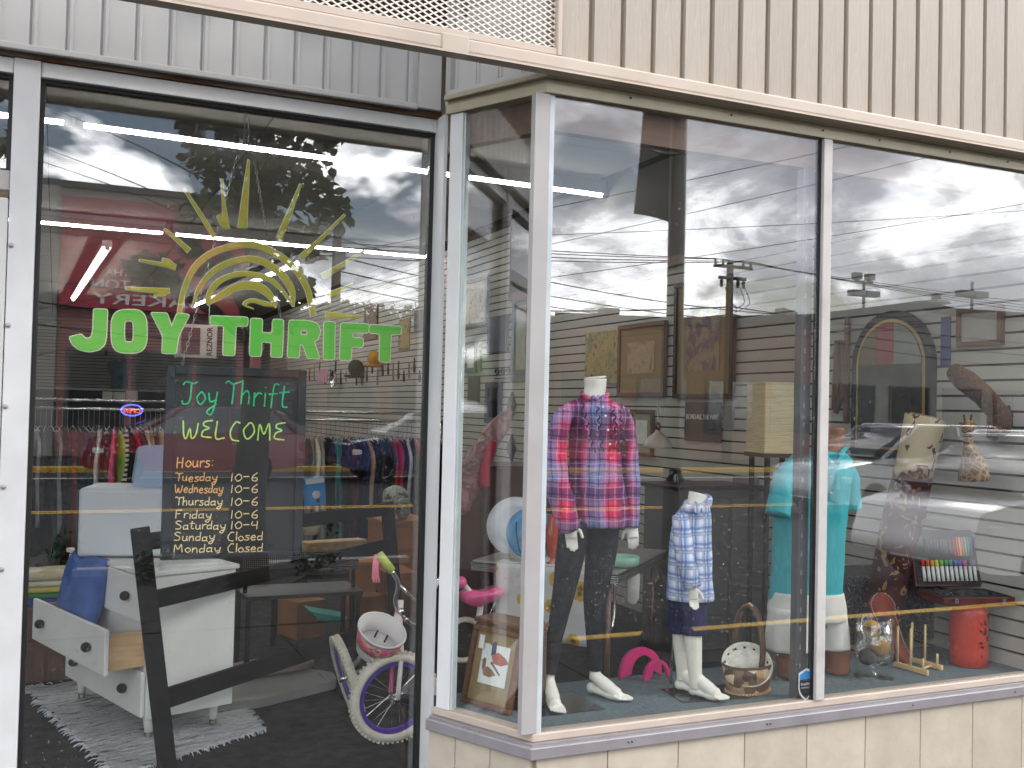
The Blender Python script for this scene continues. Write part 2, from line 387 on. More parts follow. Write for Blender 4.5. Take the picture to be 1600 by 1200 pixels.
# sills and stone base
rail(MB(), .012, -.05, .352, .381).build('glazing_sill', FASC, shop, bev=.004)
rail(MB(), .050, -.02, .302, .345).build('sill_trim', ALU2, shop, bev=.004)
rail(MB(), .03, -.02, .3455, .3515).build('sill_gap', ALU2, shop)
rail(MB(), .016, -.1, -.11, .3015, 7).build('base_wall', GROUT, shop)
for k in range(-3, 17):
    x = 2.4607+.3018*k
    if x < 1.57: xx = 1.572
    else: xx = x
    if x+.3018 < 1.6: continue
    MB().span((xx+.0015, YB-.031, -.10), (x+.3003, YB-.0165, .3012)).build('stone_tile', STONE, shop, bev=.002, seg=1)
for t0, t1 in ((-.012, .17), (.1735, .34), (.3435, .478)):
    q = [onret(t0, .031), onret(t1, .031), onret(t1, .0165), onret(t0, .0165)]
    MB().extr([(p.x, p.y, -.10) for p in q], (0, 0, .401)).build('stone_tile', STONE, shop, bev=.002, seg=1)
MB().span((4.161, YB-.01, .302), (7, YB+.1, 2.72)).build('end_wall', STONE, shop)
for i, (x, z) in enumerate(((1.93, .325), (1.945, .325), (2.55, .325), (2.565, .325), (3.3, .325), (3.9, .325))):
    MB().lathe([(.003, 0), (.003, .003)], (x, YB-.05, z), 8, Matrix.Rotation(rad(90), 3, 'X')).build('screw', GASK, shop)
# posts and mullions of the bay
MB().extr([(x, y, .382) for x, y in ((1.520, YB-.012), (1.579, YB-.012), (1.579, YB+.05), (1.555, YB+.06), (1.516, YB+.014))], (0, 0, 2.265)).build('corner_post', ALU, shop, bev=.002)
MB().span((1.5795, YB-.004, .382), (1.6, YB+.02, 2.647)).build('corner_seal', mat('pale_sealant', srgb(186, 194, 196), .4), shop)
def retpost(name, t0, t1, o0, o1, m, z0=.382, z1=2.647):
    q = [onret(t0, o0), onret(t1, o0), onret(t1, o1), onret(t0, o1)]
    return MB().extr([(p.x, p.y, z0) for p in q], (0, 0, z1-z0)).build(name, m, shop, bev=.002)
retpost('return_post', .394, .4585, .014, -.03, ALU_LIT)
retpost('return_seal', .386, .3935, .006, -.02, mat('pale_sealant', (0, 0, 0)))
retpost('jamb_seal', .459, .466, .004, -.04, GASK, 0, 2.66)
MB().span((1.3465, 3.70, 0), (1.3605, 3.83, 2.66)).build('jamb_side', ALU_LIT, shop)
MB().span((2.8125, YB-.022, .382), (2.856, YB+.028, 2.647)).build('mullion', mat('weathered_white_mullion', srgb(184, 180, 175), .5, var=.06, scale=8, dirt=.35), shop, bev=.003)
MB().span((2.8045, YB-.006, .382), (2.812, YB+.02, 2.647)).build('mullion_seal', GASK, shop)
st = MB().span((2.758, YB+.035, .376), (2.808, YB+.075, 3.38)).build('shelf_standard', GREYMET, shop)
for i in range(26): MB().span((2.773, YB+.0335, .5+i*.075), (2.779, YB+.0348, .52+i*.075)).build('slot', ALU, st)
# panes
w1 = MB().span((1.6005, YB, .3815), (2.804, YB+.006, 2.6475)).build('window_pane', GLASS, shop)
w2 = MB().span((2.8565, YB, .3815), (4.10, YB+.006, 2.6475)).build('window_pane', GLASS, shop)
q = [onret(.07, 0), onret(.3855, 0), onret(.3855, -.006), onret(.07, -.006)]
MB().extr([(p.x, p.y, .3815) for p in q], (0, 0, 2.266)).build('window_pane', GLASS, shop)
MB().span((-.0615, YD, .05), (1.328, YD+.006, 2.593)).build('window_pane', GLASS, shop)
MB().span((-.9, YD, 2.292), (-.1755, YD+.006, 2.593)).build('transom_pane', GLASS, shop)
MB().span((4.101, YB-.01, .382), (4.16, YB+.05, 2.647)).build('end_post', ALU, shop, bev=.003)
# entrance frames
for nm, a, b, m in (('entrance_mullion', (-.160, 3.775, 0), (-.078, 3.85, 2.6595), mat('entrance_mullion_paint', srgb(196, 196, 197), .4, var=.05, scale=6, dirt=.2)), ('entrance_head', (-.0775, 3.785, 2.608), (1.3295, 3.85, 2.6595), ALU_LIT),
                    ('entrance_jamb', (1.3465, 3.785, 0), (1.372, 3.85, 2.6595), ALU_LIT), ('transom_head', (-1.2, 3.785, 2.608), (-.1605, 3.85, 2.6595), ALU_LIT),
                    ('transom_bar', (-1.2, 3.785, 2.212), (-.1605, 3.85, 2.279), ALU), ('bottom_rail', (-.0775, 3.785, -.1), (1.3295, 3.85, .049), ALU2)):
    MB().span(a, b).build(nm, m, shop, bev=.003)
for a, b in (((-.0775, 3.806, .049), (-.062, 3.838, 2.607)), ((1.3285, 3.806, .049), (1.346, 3.838, 2.607)), ((-.0615, 3.806, 2.5935), (1.328, 3.838, 2.6075)),
             ((-.175, 3.806, 2.2795), (-.1605, 3.838, 2.607)), ((-1.2, 3.806, 2.5935), (-.1755, 3.838, 2.6075))):
    MB().span(a, b).build('gasket', GASK, shop)
MB().span((1.330, 3.79, 2.608), (1.346, 3.85, 2.6595)).build('head_end', ALU_LIT, shop)
dr = MB().span((-.34, 3.80, -.1), (-.262, 3.84, 2.195)).build('door', WHITESIDE, shop)
for a_, b_ in (((-1.2, 3.80, -.1), (-1.12, 3.84, 2.195)), ((-1.119, 3.80, 2.10), (-.341, 3.84, 2.195)), ((-1.119, 3.80, -.1), (-.341, 3.84, .15))): MB().span(a_, b_).build('door_stile', WHITESIDE, dr)
MB().span((-1.119, 3.817, .151), (-.341, 3.823, 2.099)).build('added_door_pane', GLASS, dr)  # unseen door glazing, added to let daylight into the shop
MB().span((-.258, 3.772, -.1), (-.1625, 3.84, 2.185)).build('door_jamb_plate', WHITESIDE, shop, bev=.006)
MB().span((-.262, 3.785, 2.186), (-.1625, 3.84, 2.211)).build('door_head_strip', mat('weathered_wood', (0, 0, 0)), shop)
for x, y in ((17, 383), (12, 508), (8, 635), (5, 761), (2, 890)):
    p = aY(x, y, 3.772); MB().ball((p.x, 3.772, p.z), .0085, 10, 6, (1, .5, 1)).build('rivet', ALU2, shop, smooth=True)
# shell
INW = mat('interior_white_wall', srgb(186, 182, 176), .8, var=.05)
MB().span((-4.2, 3.86, 2.66), (1.36, 3.98, 3.42)).build('bulkhead_wall', INW, shop)
mb = MB(); q = [AC+V(0, .05), BC+V(.05, .05), V(4.16, YB+.06), V(4.16, YB+.16), BC+V(.1, .16), AC+V(.06, .2)]
mb.extr([(p.x, p.y, 2.70) for p in q], (0, 0, .72)); mb.build('bay_bulkhead', INW, shop)
MB().span((-4.3, 3.845, 3.5), (7, 25.6, 3.7)).build('roof_slab', DARKVOID, shop); MB().span((1.575, 3.305, 3.5), (7, 3.844, 3.7)).build('bay_roof_slab', DARKVOID, shop)
MB().span((-4.3, 3.80, -.1), (-1.21, 3.98, .4)).build('side_bulkhead', STONE, shop); MB().span((-4.3, 3.80, 2.66), (-1.21, 3.858, 3.5)).build('side_head_wall', WHITESIDE, shop)
for x in (-4.3, -2.78, -1.26): MB().span((x, 3.79, .401), (x+.05, 3.86, 2.659)).build('added_side_mullion', ALU, shop)
for x in (-4.249, -2.729): MB().span((x, 3.82, .401), (x+1.468, 3.826, 2.659)).build('added_side_pane', GLASS, shop)  # unseen side windows, added to brighten the goods behind the entrance
# ================================================================== inside
CARPET = mat('charcoal_carpet', (.045, .044, .043), .95, var=.3, scale=14, bump=.5, bscale=260)
PLATC = mat('blue_grey_carpet', srgb(112, 124, 128), .95, var=.18, scale=60, bump=.6, bscale=300)
SLATM = mat('slatwall_grey', srgb(186, 182, 172), .55, var=.05, scale=2, rnd=.03)
SLATB = mat('slatwall_groove', srgb(78, 52, 38), .8)
CEIL = mat('ceiling_white', srgb(176, 174, 166), .9, var=.06, scale=1.5, dirt=.12)
struct(MB().span((-4.2, 3.851, -.3), (4.11, 25.5, 0)).build('floor', CARPET))
mb = MB(); q = [AC-NA*.008, BC-MI*.008, V(4.094, YB+.008), V(4.094, 3.83), V(1.375, 3.83)]
mb.extr([(p.x, p.y, .01) for p in q], (0, 0, .366)); struct(mb.build('display_platform', PLATC))
wr = struct(MB().span((4.111, YB+.01, 0), (4.25, 25.5, 3.45)).build('wall_right', SLATB))
wb = struct(MB().span((-4.2, 25.012, 0), (4.11, 25.2, 3.45)).build('wall_back', SLATB))
struct(MB().span((-4.3, 3.99, 0), (-4.2, 25.5, 3.45)).build('wall_left', INW))
sm = MB().span((4.095, YB+.012, 0), (4.1105, 25.0, .0625)).mesh('slat'); sm.materials.append(SLATM)
sb_ = MB().span((-4.2, 24.996, 0), (4.094, 25.0115, .0625)).mesh('slat'); sb_.materials.append(SLATM)
for i in range(45):
    for par, me in ((wr, sm), (wb, sb_)):
        o = bpy.data.objects.new('slat', me); SC.collection.objects.link(o); o.parent = par; o.location = (0, 0, .004+.0745*i)
up = MB().span((4.07, YB+.08, 2.66), (4.094, 9.2, 3.399)).build('upper_panel', mat('dull_upper_wall', srgb(100, 97, 92), .9, var=.08, scale=2), wr); MB().span((4.06, YB+.08, 2.59), (4.0945, 9.2, 2.659)).build('timber_rail', WOODHEAD, wr)
cl = struct(MB().span((-4.2, 3.45, 3.412), (4.11, 25.5, 3.49)).build('ceiling', mat('ceiling_joint', srgb(90, 88, 84), .9)))
cp = MB().span((0, 0, 0), (1.352, 2.39, .012)).mesh('ceiling_panel'); cp.materials.append(CEIL)
for i in range(6):
    for j in range(9):
        o = bpy.data.objects.new('ceiling_panel', cp); SC.collection.objects.link(o); o.parent = cl; o.location = (-4.19+1.362*i, 3.99+2.4*j, 3.40)
MB().span((1.4, 3.46, 3.40), (4.09, 3.985, 3.411)).build('ceiling_panel', CEIL, cl)
TUBE = emis('fluorescent_tube', (1, .98, .94), 38)
HOUS = mat('lamp_housing', srgb(200, 196, 196), .5)
def strip(a, b, label, tubes=1, r=.02):
    a, b = Vector(a), Vector(b); mid = (a+b)/2
    t = thing('strip_light', label, 'light', mid, group='fluorescent strip lights on the ceiling')
    MB().beam(a+V(0, 0, .06), b+V(0, 0, .06), .075 if abs((b-a).x) > abs((b-a).y) else .11, .11 if abs((b-a).x) > abs((b-a).y) else .075, up=V(0, 0, 1)).build('housing', HOUS, t)
    d = (b-a)/tubes
    for i in range(tubes):
        MB().tube([a+d*(i+.012), a+d*(i+.988)], r, 10).build('tube', TUBE, t, smooth=True)
    for e in (a, b): MB().box(e+V(0, 0, .01), (.05, .05, .06)).build('lamp_holder', HOUS, t)
strip((-2.2, 7.1, 3.29), (.02, 7.1, 3.29), 'short fluorescent strip light near the glass, left of the long one')
strip((.09, 7.1, 3.29), (4.05, 7.28, 3.29), 'long bright fluorescent strip light nearest the window, above the hanging chains', 2)
strip((-2.3, 11.25, 3.29), (1.0, 11.25, 3.29), 'fluorescent strip light in second row, left half')
strip((1.08, 11.26, 3.29), (3.95, 11.34, 3.29), 'fluorescent strip light in second row, right half behind the painted sun')
strip((.50, 12.8, 3.29), (.24, 19.8, 3.29), 'fluorescent strip light running toward back wall, left of the painted sun', 3, .013)
strip((2.76, 12.7, 3.29), (2.30, 19.6, 3.29), 'fluorescent strip light running toward back wall, behind the painted sun arcs', 3, .013)
# ================================================================== the street that the glass mirrors
BRICKR = mat('dull_brick', (.20, .13, .10), .85, var=.2, scale=9, bump=.2)
GREYW = mat('grey_render_wall', (.30, .29, .27), .85, var=.12, scale=1, dirt=.2)
TANW = mat('tan_render_wall', (.34, .30, .25), .85, var=.12, scale=1, dirt=.2)
ROOFM = mat('dark_roofing', (.10, .10, .105), .85)
DGLASS = mat('dark_window_glass', (.02, .025, .03), .08, spec=.8)
REDS = mat('bakery_red', (.42, .03, .055), .5, var=.08)
WHITEP = mat('white_print', (.75, .75, .72), .6, var=.03)
TRIMW = mat('painted_white_trim', (.6, .6, .58), .6)
def text_mesh(name, body, size, m, parent, loc, rz=0, ext=.01, align='LEFT', offset=0.0, shear=0, space=1.0):
    c = bpy.data.curves.new(name, 'FONT'); c.body = body; c.size = size; c.extrude = ext; c.align_x = align; c.offset = offset; c.shear = shear; c.space_character = space
    o = bpy.data.objects.new(name+'_src', c); SC.collection.objects.link(o)
    me = bpy.data.meshes.new_from_object(o.evaluated_get(bpy.context.evaluated_depsgraph_get())); bpy.data.objects.remove(o)
    me.transform(Matrix.Rotation(rad(90), 4, 'X')); me.materials.clear(); me.materials.append(m)
    t = bpy.data.objects.new(name, me); SC.collection.objects.link(t); t.rotation_euler = (0, 0, rz)
    me.transform(Matrix.Rotation(rz, 4, 'Z')); t.rotation_euler = (0, 0, 0)
    t.parent = parent
    L = Vector(loc) - (WM[parent.name].translation if parent is not None else V(0, 0, 0)); t.location = L
    if parent is not None: WM[t.name] = WM[parent.name]
    return t
FY = -24.0
def facade_window(b, x0, x1, z0, z1, y, lines=1):
    f = MB().span((x0-.08, y+.003, z0-.08), (x1+.08, y+.06, z1+.08)).build('window', ROOFM, b)
    n = lines
    for i in range(n):
        a = x0+(x1-x0)*i/n+.03; c = x0+(x1-x0)*(i+1)/n-.03
        MB().span((a, y+.045, z0), (c, y+.075, z1)).build('pane', DGLASS, f)
# bakery (faces +Y, opposite the entrance)
L0, L1 = rD(58, 400, FY).x, rD(395, 400, FY).x
zt = rD(200, 302, FY).z; zs0, zs1 = rD(200, 485, FY).z, rD(200, 352, FY).z
bk = thing('bakery_building', 'bakery across the street with dark red sign band, mirrored in the entrance glass', 'building', ((L0+L1)/2, FY-5, -.12))
MB().span((L0, FY-10, -.12), (L1, FY, zt)).build('wall', GREYW, bk)
MB().span((L0-.1, FY-.1, zt), (L1+.1, FY+.12, zt+.18)).build('parapet_cap', ROOFM, bk)
MB().span((L0, FY+.004, -.1), (L0+.55, FY+.2, zt-.02)).build('pilaster', GREYW, bk)
MB().span((L0+.6, FY+.005, zs0), (L1, FY+.35, zs1)).build('sign_band', REDS, bk)
MB().span((L0+.6, FY+.005, zs1), (L1, FY+.4, zs1+.07)).build('sign_cap', mat('pink_trim', (.4, .15, .16), .5), bk)
MB().span((L0+.6, FY+.006, zs1+.08), (L1, FY+.30, zs1+.65)).build('upper_band', mat('bakery_red_dull', (.30, .05, .07), .6), bk)
for body, sz, py, xl in (('NEW CARTHA', .26, 429, 286), ('ARLINGTON', .38, 449, 300), ('BAKERY', .44, 473, 318)):
    p = rD(143 if sz > .3 else 164, py, FY+.36); q = rD(xl, py, FY+.36)
    o = text_mesh('sign_text', body, sz, WHITEP, bk, (p.x, FY+.36, p.z), math.pi, .015, 'RIGHT', .004)
    wd = max(v.co.x for v in o.data.vertices)-min(v.co.x for v in o.data.vertices)
    s = (q.x-p.x)/wd; o.scale = (s, 1, 1); mn = min(v.co.x for v in o.data.vertices); o.location.x = p.x-WM[bk.name].translation.x-mn*s
for x0, x1 in ((L0+.9, L0+2.4), (L0+2.7, L0+4.2), (L0+4.5, L1-.5)): facade_window(bk, x0, x1, .7, 2.9, FY, 1)
MB().span((L0+.6, FY+.002, -.1), (L1, FY+.04, zs0)).build('shopfront_wall', mat('pinkish_wall', (.30, .13, .13), .7), bk)
p = rD(206, 641, FY+.1)
nn = thing('open_sign', 'small oval blue and red neon open sign in bakery window', 'neon sign', (p.x, FY+.12, p.z-.2))
MB().tube([(p.x+.29*math.cos(a), FY+.12, p.z+.16*math.sin(a)) for a in [i*math.pi/16 for i in range(32)]], .022, 6, closed=True).build('ring', emis('neon_blue', (.12, .15, 1), 7), nn)
text_mesh('letters', 'OPEN', .18, emis('neon_red', (1, .12, .08), 6), nn, (p.x, FY+.12, p.z-.08), math.pi, .01, 'CENTER')
# long low brick building and its neighbour (opposite the display window)
def lowbuilding(name, label, px0, px1, tops, wallm, chim=None):
    X0, X1 = rB(px0, 500, FY).x, rB(px1, 500, FY).x
    b = thing(name, label, 'building', ((X0+X1)/2, FY-6, -.12))
    pts = [(rB(px, py, FY).x, rB(px, py, FY).z) for px, py in tops]
    mb = MB(); mb.extr([(x, FY, z) for x, z in [(pts[0][0], -.12)] + pts + [(pts[-1][0], -.12)]], (0, -11, 0)); mb.build('wall', wallm, b)
    for (xa, za), (xb, zb) in zip(pts[:-1], pts[1:]):
        MB().beam((xa, FY+.02, za+.07), (xb, FY+.02, zb+.07), .3, .14, up=V(0, 1, 0)).build('roof_edge', ROOFM, b)
    n = max(2, int((X1-X0)/2.6)); st = (X1-X0)/n
    for i in range(n): facade_window(b, X0+st*i+.45, X0+st*(i+1)-.45, .9, 2.7, FY, 2)
    return b
b1 = lowbuilding('brick_building', 'long low dark building with chimney mirrored across the left display pane', 866, 1288, [(866, 545), (868, 498), (1050, 506), (1262, 500), (1288, 498)], BRICKR)
c = rB(951, 490, FY-4); MB().span((c.x-.32, FY-4.3, 3.5), (c.x+.32, FY-3.7, rB(951, 482, FY-4).z)).build('chimney', BRICKR, b1)
c = rB(1227, 500, FY-1); MB().box((c.x, FY-1, c.z+.1), (.7, .5, .55), Matrix.Rotation(rad(12), 3, 'Y')).build('roof_vent', GREYMET, b1)
b2 = lowbuilding('grey_building', 'grey flat roofed building with mushroom roof vent mirrored across the right display pane', 1290, 1690, [(1290, 497), (1380, 486), (1440, 478), (1490, 490), (1690, 502)], GREYW)
c = rB(1463, 475, FY-2)
MB().lathe([(.12, -1), (.12, .0), (.62, .02), (.5, .14), (.2, .2), (.2, .42), (.05, .44)], (c.x, FY-2, c.z), 16).build('roof_vent', GREYMET, b2)
b3 = thing('house_gable', 'grey house with gabled roof beyond the bakery', 'house', (10.5, -38, -.3))
MB().span((8.2, -42, -.3), (13, -36, 4.2)).build('wall', TANW, b3)
MB().extr([(7.9, -35.8, 4.2), (13.3, -35.8, 4.2), (10.6, -35.8, 6.0)], (0, -6.5, 0)).build('roof', ROOFM, b3)
facade_window(b3, 9, 10.2, 1, 2.5, -36); facade_window(b3, 11.2, 12.4, 1, 2.5, -36)
b4 = thing('brown_building', 'low brown building beyond the bakery, mirrored beside the entrance jamb', 'building', (14, -33, -.3))
xa, xb = rD(400, 500, -30).x, rD(760, 500, -30).x; zz_ = rD(560, 505, -30).z
MB().span((xa, -36, -.3), (xb, -30, zz_)).build('wall', BRICKR, b4); MB().span((xa-.1, -36.1, zz_), (xb+.1, -29.85, zz_+.15)).build('roof_edge', ROOFM, b4)
for i in range(4): facade_window(b4, xa+.8+i*(xb-xa)/4, xa+2.2+i*(xb-xa)/4, .8, 2.3, -30)
# utility pole with cross arms, insulators and wires
POLEW = mat('creosote_wood', (.07, .055, .045), .9, var=.3, scale=4, stretch=(6, 6, .5))
WIRE = mat('black_wire', (.012, .012, .012), .6)
PYY = -21.0
pt = rB(1141, 411, PYY); up_ = thing('utility_pole', 'dark wooden utility pole with two cross arms mirrored in the left display pane', 'utility pole', (pt.x, PYY, -.12))
MB().tube([(pt.x, PYY, -.12), (pt.x, PYY, pt.z)], [.17, .11], 12).build('pole', POLEW, up_, smooth=True)
za, zb_ = rB(1141, 418, PYY).z, rB(1141, 436, PYY).z
MB().span((pt.x-.75, PYY+.12, za-.05), (pt.x+.75, PYY+.22, za+.05)).build('cross_arm', POLEW, up_)
MB().span((pt.x-.55, PYY+.12, zb_-.05), (pt.x+.5, PYY+.22, zb_+.05)).build('cross_arm', POLEW, up_)
for x in (-.7, -.4, -.15, .4, .7): MB().lathe([(.03, 0), (.05, .05), (.03, .1), (.045, .14), (.01, .18)], (pt.x+x, PYY+.17, za+.05), 8).build('insulator', WIRE, up_)
for x in (-.45, .2, .42): MB().lathe([(.05, -.3), (.06, -.1), (.03, -.05)], (pt.x+x, PYY+.17, zb_), 8).build('cutout_fuse', WIRE, up_)
for x, s in ((-.3, .8), (.3, .9), (.5, 1.0)):
    MB().tube(catmull([(pt.x+x, PYY+.17, zb_-.3), (pt.x+x+.15, PYY+.2, zb_-.3-.5*s), (pt.x+.1, PYY+.2, zb_-.9*s-.2)], 6), .015, 5).build('drop_lead', WIRE, up_)
def wire(a, b, sag, r=.014, label=''):
    a, b = Vector(a), Vector(b); pts = [a.lerp(b, i/14) - V(0, 0, sag*4*(i/14)*(1-i/14)) for i in range(15)]
    o = MB().tube(pts, r, 4).build('overhead_wire', WIRE, loc=(a+b)/2); return tag(o, label, 'wire', 'overhead wires above the street')
for i, (x, z) in enumerate(((-.7, za+.22), (-.4, za+.22), (.4, za+.22), (.7, za+.22))):
    wire((pt.x+x, PYY+.17, z), (pt.x-38, PYY+1+.25*x, z+.3), .6+.15*i, label='thin overhead wire, %s of four on the top cross arm, running left' % ('first', 'second', 'third', 'fourth')[i])
    wire((pt.x+x, PYY+.17, z), (pt.x+45, PYY-2+.25*x, z+.2), .5+.15*i, label='thin overhead wire, %s of four on the top cross arm, running right' % ('first', 'second', 'third', 'fourth')[i])
zc = rB(1141, 480, PYY).z
for i in range(3):
    wire((pt.x, PYY+.15, zc-.25*i), (pt.x-30, PYY+2, zc+.2-.3*i), .9+.3*i, .022, label='thick sagging cable, %s from top below the cross arms, running left' % ('first', 'second', 'third')[i])
    wire((pt.x, PYY+.15, zc-.25*i), (pt.x+32, PYY-1, zc-.3*i), .5+.2*i, .022, label='thick sagging cable, %s from top below the cross arms, running right' % ('first', 'second', 'third')[i])
for i, (pl, pr_, Y) in enumerate((((860, 360), (1290, 265), -12), ((860, 300), (1290, 215), -10), ((1290, 350), (1600, 300), -11), ((900, 345), (1290, 330), -13))):
    a, b = rB(pl[0], pl[1], Y), rB(pr_[0], pr_[1], Y); d = b-a
    wire(a-d*2, b+d*2, .3, .007, label='thin wire high over the road, mirrored in %s' % ('upper half of left display pane', 'top of left display pane', 'top of right display pane', 'middle of left display pane')[i])
# second pole by the bakery
p = rD(527, 372, -20); u2 = thing('utility_pole', 'bare wooden utility pole mirrored right of the painted sun', 'utility pole', (p.x, -20, -.12))
MB().tube([(p.x, -20, -.12), (p.x, -20, p.z+.3)], [.17, .12], 12).build('pole', POLEW, u2, smooth=True)
MB().span((p.x-.15, -19.85, p.z-.9), (p.x+.15, -19.6, p.z-.4)).build('transformer_box', GREYMET, u2)
for i, z in enumerate((0, -.5, -.9, -1.3)):
    wire((p.x, -20, p.z+z), (p.x+24, -23, p.z+z-.6+.3*i), .8, .018, label='sagging cable mirrored right of the painted sun, %s from top' % ('first', 'second', 'third', 'fourth')[i])
# floodlight poles behind the grey building
def flood(px, y0, y1, Y, label, heads):
    p = rB(px, y0, Y); t = thing('light_pole', label, 'light pole', (p.x, Y, -.2))
    MB().tube([(p.x, Y, -.2), (p.x, Y, p.z)], .09, 10).build('pole', GREYMET, t)
    m = (rB(px+10, y0, Y)-p).x/10
    if heads:
        MB().span((p.x-14*m, Y-.05, p.z-.05), (p.x+14*m, Y+.05, p.z+.05)).build('arm', GREYMET, t)
        for s in (-11, 9): MB().span((p.x+(s-5)*m, Y-.2, p.z+.1), (p.x+(s+5)*m, Y+.2, p.z+10*m)).build('floodlight', GREYMET, t)
    for s in ((-21, -1), (1, 21)):
        MB().span((p.x+s[0]*m, Y-.25, p.z-18*m), (p.x+s[1]*m, Y+.25, p.z-11*m)).build('lamp_head', GREYMET, t)
flood(1350, 440, 0, -40, 'tall light pole with twin floodlights and two lamp heads mirrored in right display pane', True)
flood(1519, 440, 0, -36, 'tall light pole with two flat lamp heads only, mirrored at far right', False)
# ornamental street lamp with banner on the kerb
BLK = mat('black_cast_iron', (.012, .012, .013), .4, spec=.5)
lx, ly = 3.95, .47
lm = thing('street_lamp', 'black cast iron street lamp with flared base and hanging banner, mirrored in left display pane', 'street lamp', (lx, ly, -.1))
MB().lathe([(.20, 0), (.20, .06), (.17, .10), (.155, .2), (.13, .3), (.10, .36), (.115, .40), (.075, .46), (.085, .52), (.07, .60), (.062, .9), (.06, 4.6)], (lx, ly, -.1), 20).build('post', BLK, lm, smooth=True)
MB().ball((lx, ly, 4.75), .2, 16, 10, (1, 1, 1.3)).build('globe', mat('opal_globe', (.7, .7, .68), .3), lm, smooth=True)
bz = rB(1000, 335, ly).z; bx = rB(990, 335, ly).x
MB().sheet(lambda u, v: (lx-.07-(lx-.07-bx)*(u*(.72+.28*(1-v)**2)), ly+.03*math.sin(3*u), bz-.03*(1-u)*(1-v) + v*1.5), 12, 16, .004, (0, 1, 0)).build('banner', mat('banner_cloth', (.05, .05, .055), .85), lm, smooth=True)
for z in (bz+.75, ): MB().tube([(lx, ly, bz+1.52), (bx+.03, ly, bz+1.52)], .012, 6).build('banner_arm', BLK, lm)
# ------------------------------------------------------------------ foliage
LEAFG = mat('tree_leaf', (.045, .06, .022), .55, var=.35, scale=3, rnd=.1)
LEAFD = mat('shrub_leaf', (.035, .06, .02), .6, var=.35, scale=3)
LEAFF = mat('far_leaf', (.06, .075, .03), .8, var=.4, scale=2)
BARK = mat('bark', (.06, .048, .038), .9, var=.3, scale=8, bump=.4, bscale=30)
def leaf_cloud(mb, pts, size, rng, tall=1.5):
    for c in pts:
        a = Vector((rng.gauss(0, 1), rng.gauss(0, 1), rng.gauss(0, .6)))
        if a.length < .01: continue
        a.normalize(); b = a.orthogonal().normalized(); b.rotate(Matrix.Rotation(rng.uniform(0, 6.28), 3, a)); s = size*rng.uniform(.7, 1.25); n = a.cross(b)*(s*.12)
        mb.add([c-a*s*.1, c+a*s*.25+b*s*.33+n, c+a*s*.62+b*s*.36+n, c+a*s*1.05, c+a*s*.62-b*s*.36+n, c+a*s*.25-b*s*.33+n], [(0, 1, 2, 3), (0, 3, 4, 5)])
def crown_pts(rng, blobs, n):
    tot = sum(b[3] for b in blobs); out = []
    for x, y, z, r in blobs:
        for _ in range(int(n*r/tot)):
            d = Vector((rng.gauss(0, 1), rng.gauss(0, 1), rng.gauss(0, 1))).normalized()*(r*rng.uniform(.35, 1.0)**.6); out.append(V(x, y, z)+d)
    return out
rng = random.Random(3)
TX, TY = 1.62, -1.58
st_ = thing('street_tree', 'young street tree with round dark leaves on the planted kerb, mirrored in the entrance glass', 'tree', (TX, TY, -.1))
MB().tube(catmull([(TX, TY, -.1), (TX-.03, TY, .6), (TX+.02, TY, 1.5), (TX, TY, 2.5), (TX+.05, TY, 3.6), (TX, TY, 4.8)], 5), [.19-.15*i/25 for i in range(26)], 10).build('trunk', BARK, st_, smooth=True)
def RDp(px, py, Y=TY): return rD(px, py, Y)
cl_px = [(400, 210, .42), (330, 250, .30), (470, 220, .38), (510, 185, .30), (420, 290, .42), (360, 330, .32), (490, 300, .30), (310, 330, .2), (300, 380, .16), (430, 380, .34), (480, 380, .22), (520, 335, .18),
         (400, 440, .26), (460, 450, .22), (350, 430, .22), (260, 420, .14), (220, 415, .12), (240, 440, .12), (280, 445, .13), (440, 495, .16), (330, 165, .3), (300, 200, .14), (380, 160, .4), (520, 160, .25), (545, 200, .14),
         (15, 235, .09), (12, 140, .08), (28, 215, .08)]
blobs = []
for px, py, r in cl_px:
    q = RDp(px, py, TY+rng.uniform(-.35, .35)); blobs.append((q.x, q.y, q.z, r*.8))
for i in range(16): blobs.append((TX+rng.uniform(-1.1, 1.1), TY+rng.uniform(-1.1, .6), rng.uniform(4.3, 6.2), rng.uniform(.35, .6)))
lim = []
for x, y, z, r in blobs[:45]:
    zb = min(max(z-.7, 2.0), 4.6); a = V(TX, TY, zb)
    mb = MB(); mb.tube(catmull([a, a.lerp(V(x, y, z), .5)+V(0, 0, .05), V(x, y, z)], 4), [(.035 if (V(x, y, 0)-V(TX, TY, 0)).length < 1.0 else .009)*(1-.8*i/8) for i in range(9)], 6); lim.append(mb)
mb = MB()
for l in lim: mb.add(l.v, l.f)
o = mb.build('branches', BARK, st_); o['kind'] = 'stuff'
mb = MB(); leaf_cloud(mb, crown_pts(rng, blobs, 7500), .10, rng); o = mb.build('crown', LEAFG, st_); o['kind'] = 'stuff'
for i in range(7):
    x = -2.0+i*.72; s = rng.uniform(.18, .3)
    t = thing('shrub', 'low dark shrub in the kerb planting, %s from left' % ('first', 'second', 'third', 'fourth', 'fifth', 'sixth', 'seventh')[i], 'shrub', (x, -2.0, -.09), group='shrubs in the kerb planting')
    mb = MB(); leaf_cloud(mb, crown_pts(rng, [(x+rng.uniform(-.12, .12), -2.0+rng.uniform(-.1, .1), rng.uniform(.0, .3), s*.7) for _ in range(4)], 320), .05, rng); o = mb.build('crown', LEAFD, t); o['kind'] = 'stuff'
    MB().tube([(x, -2.0, -.09), (x+.02, -2.0, .15)], .012, 6).build('stem', BARK, t)
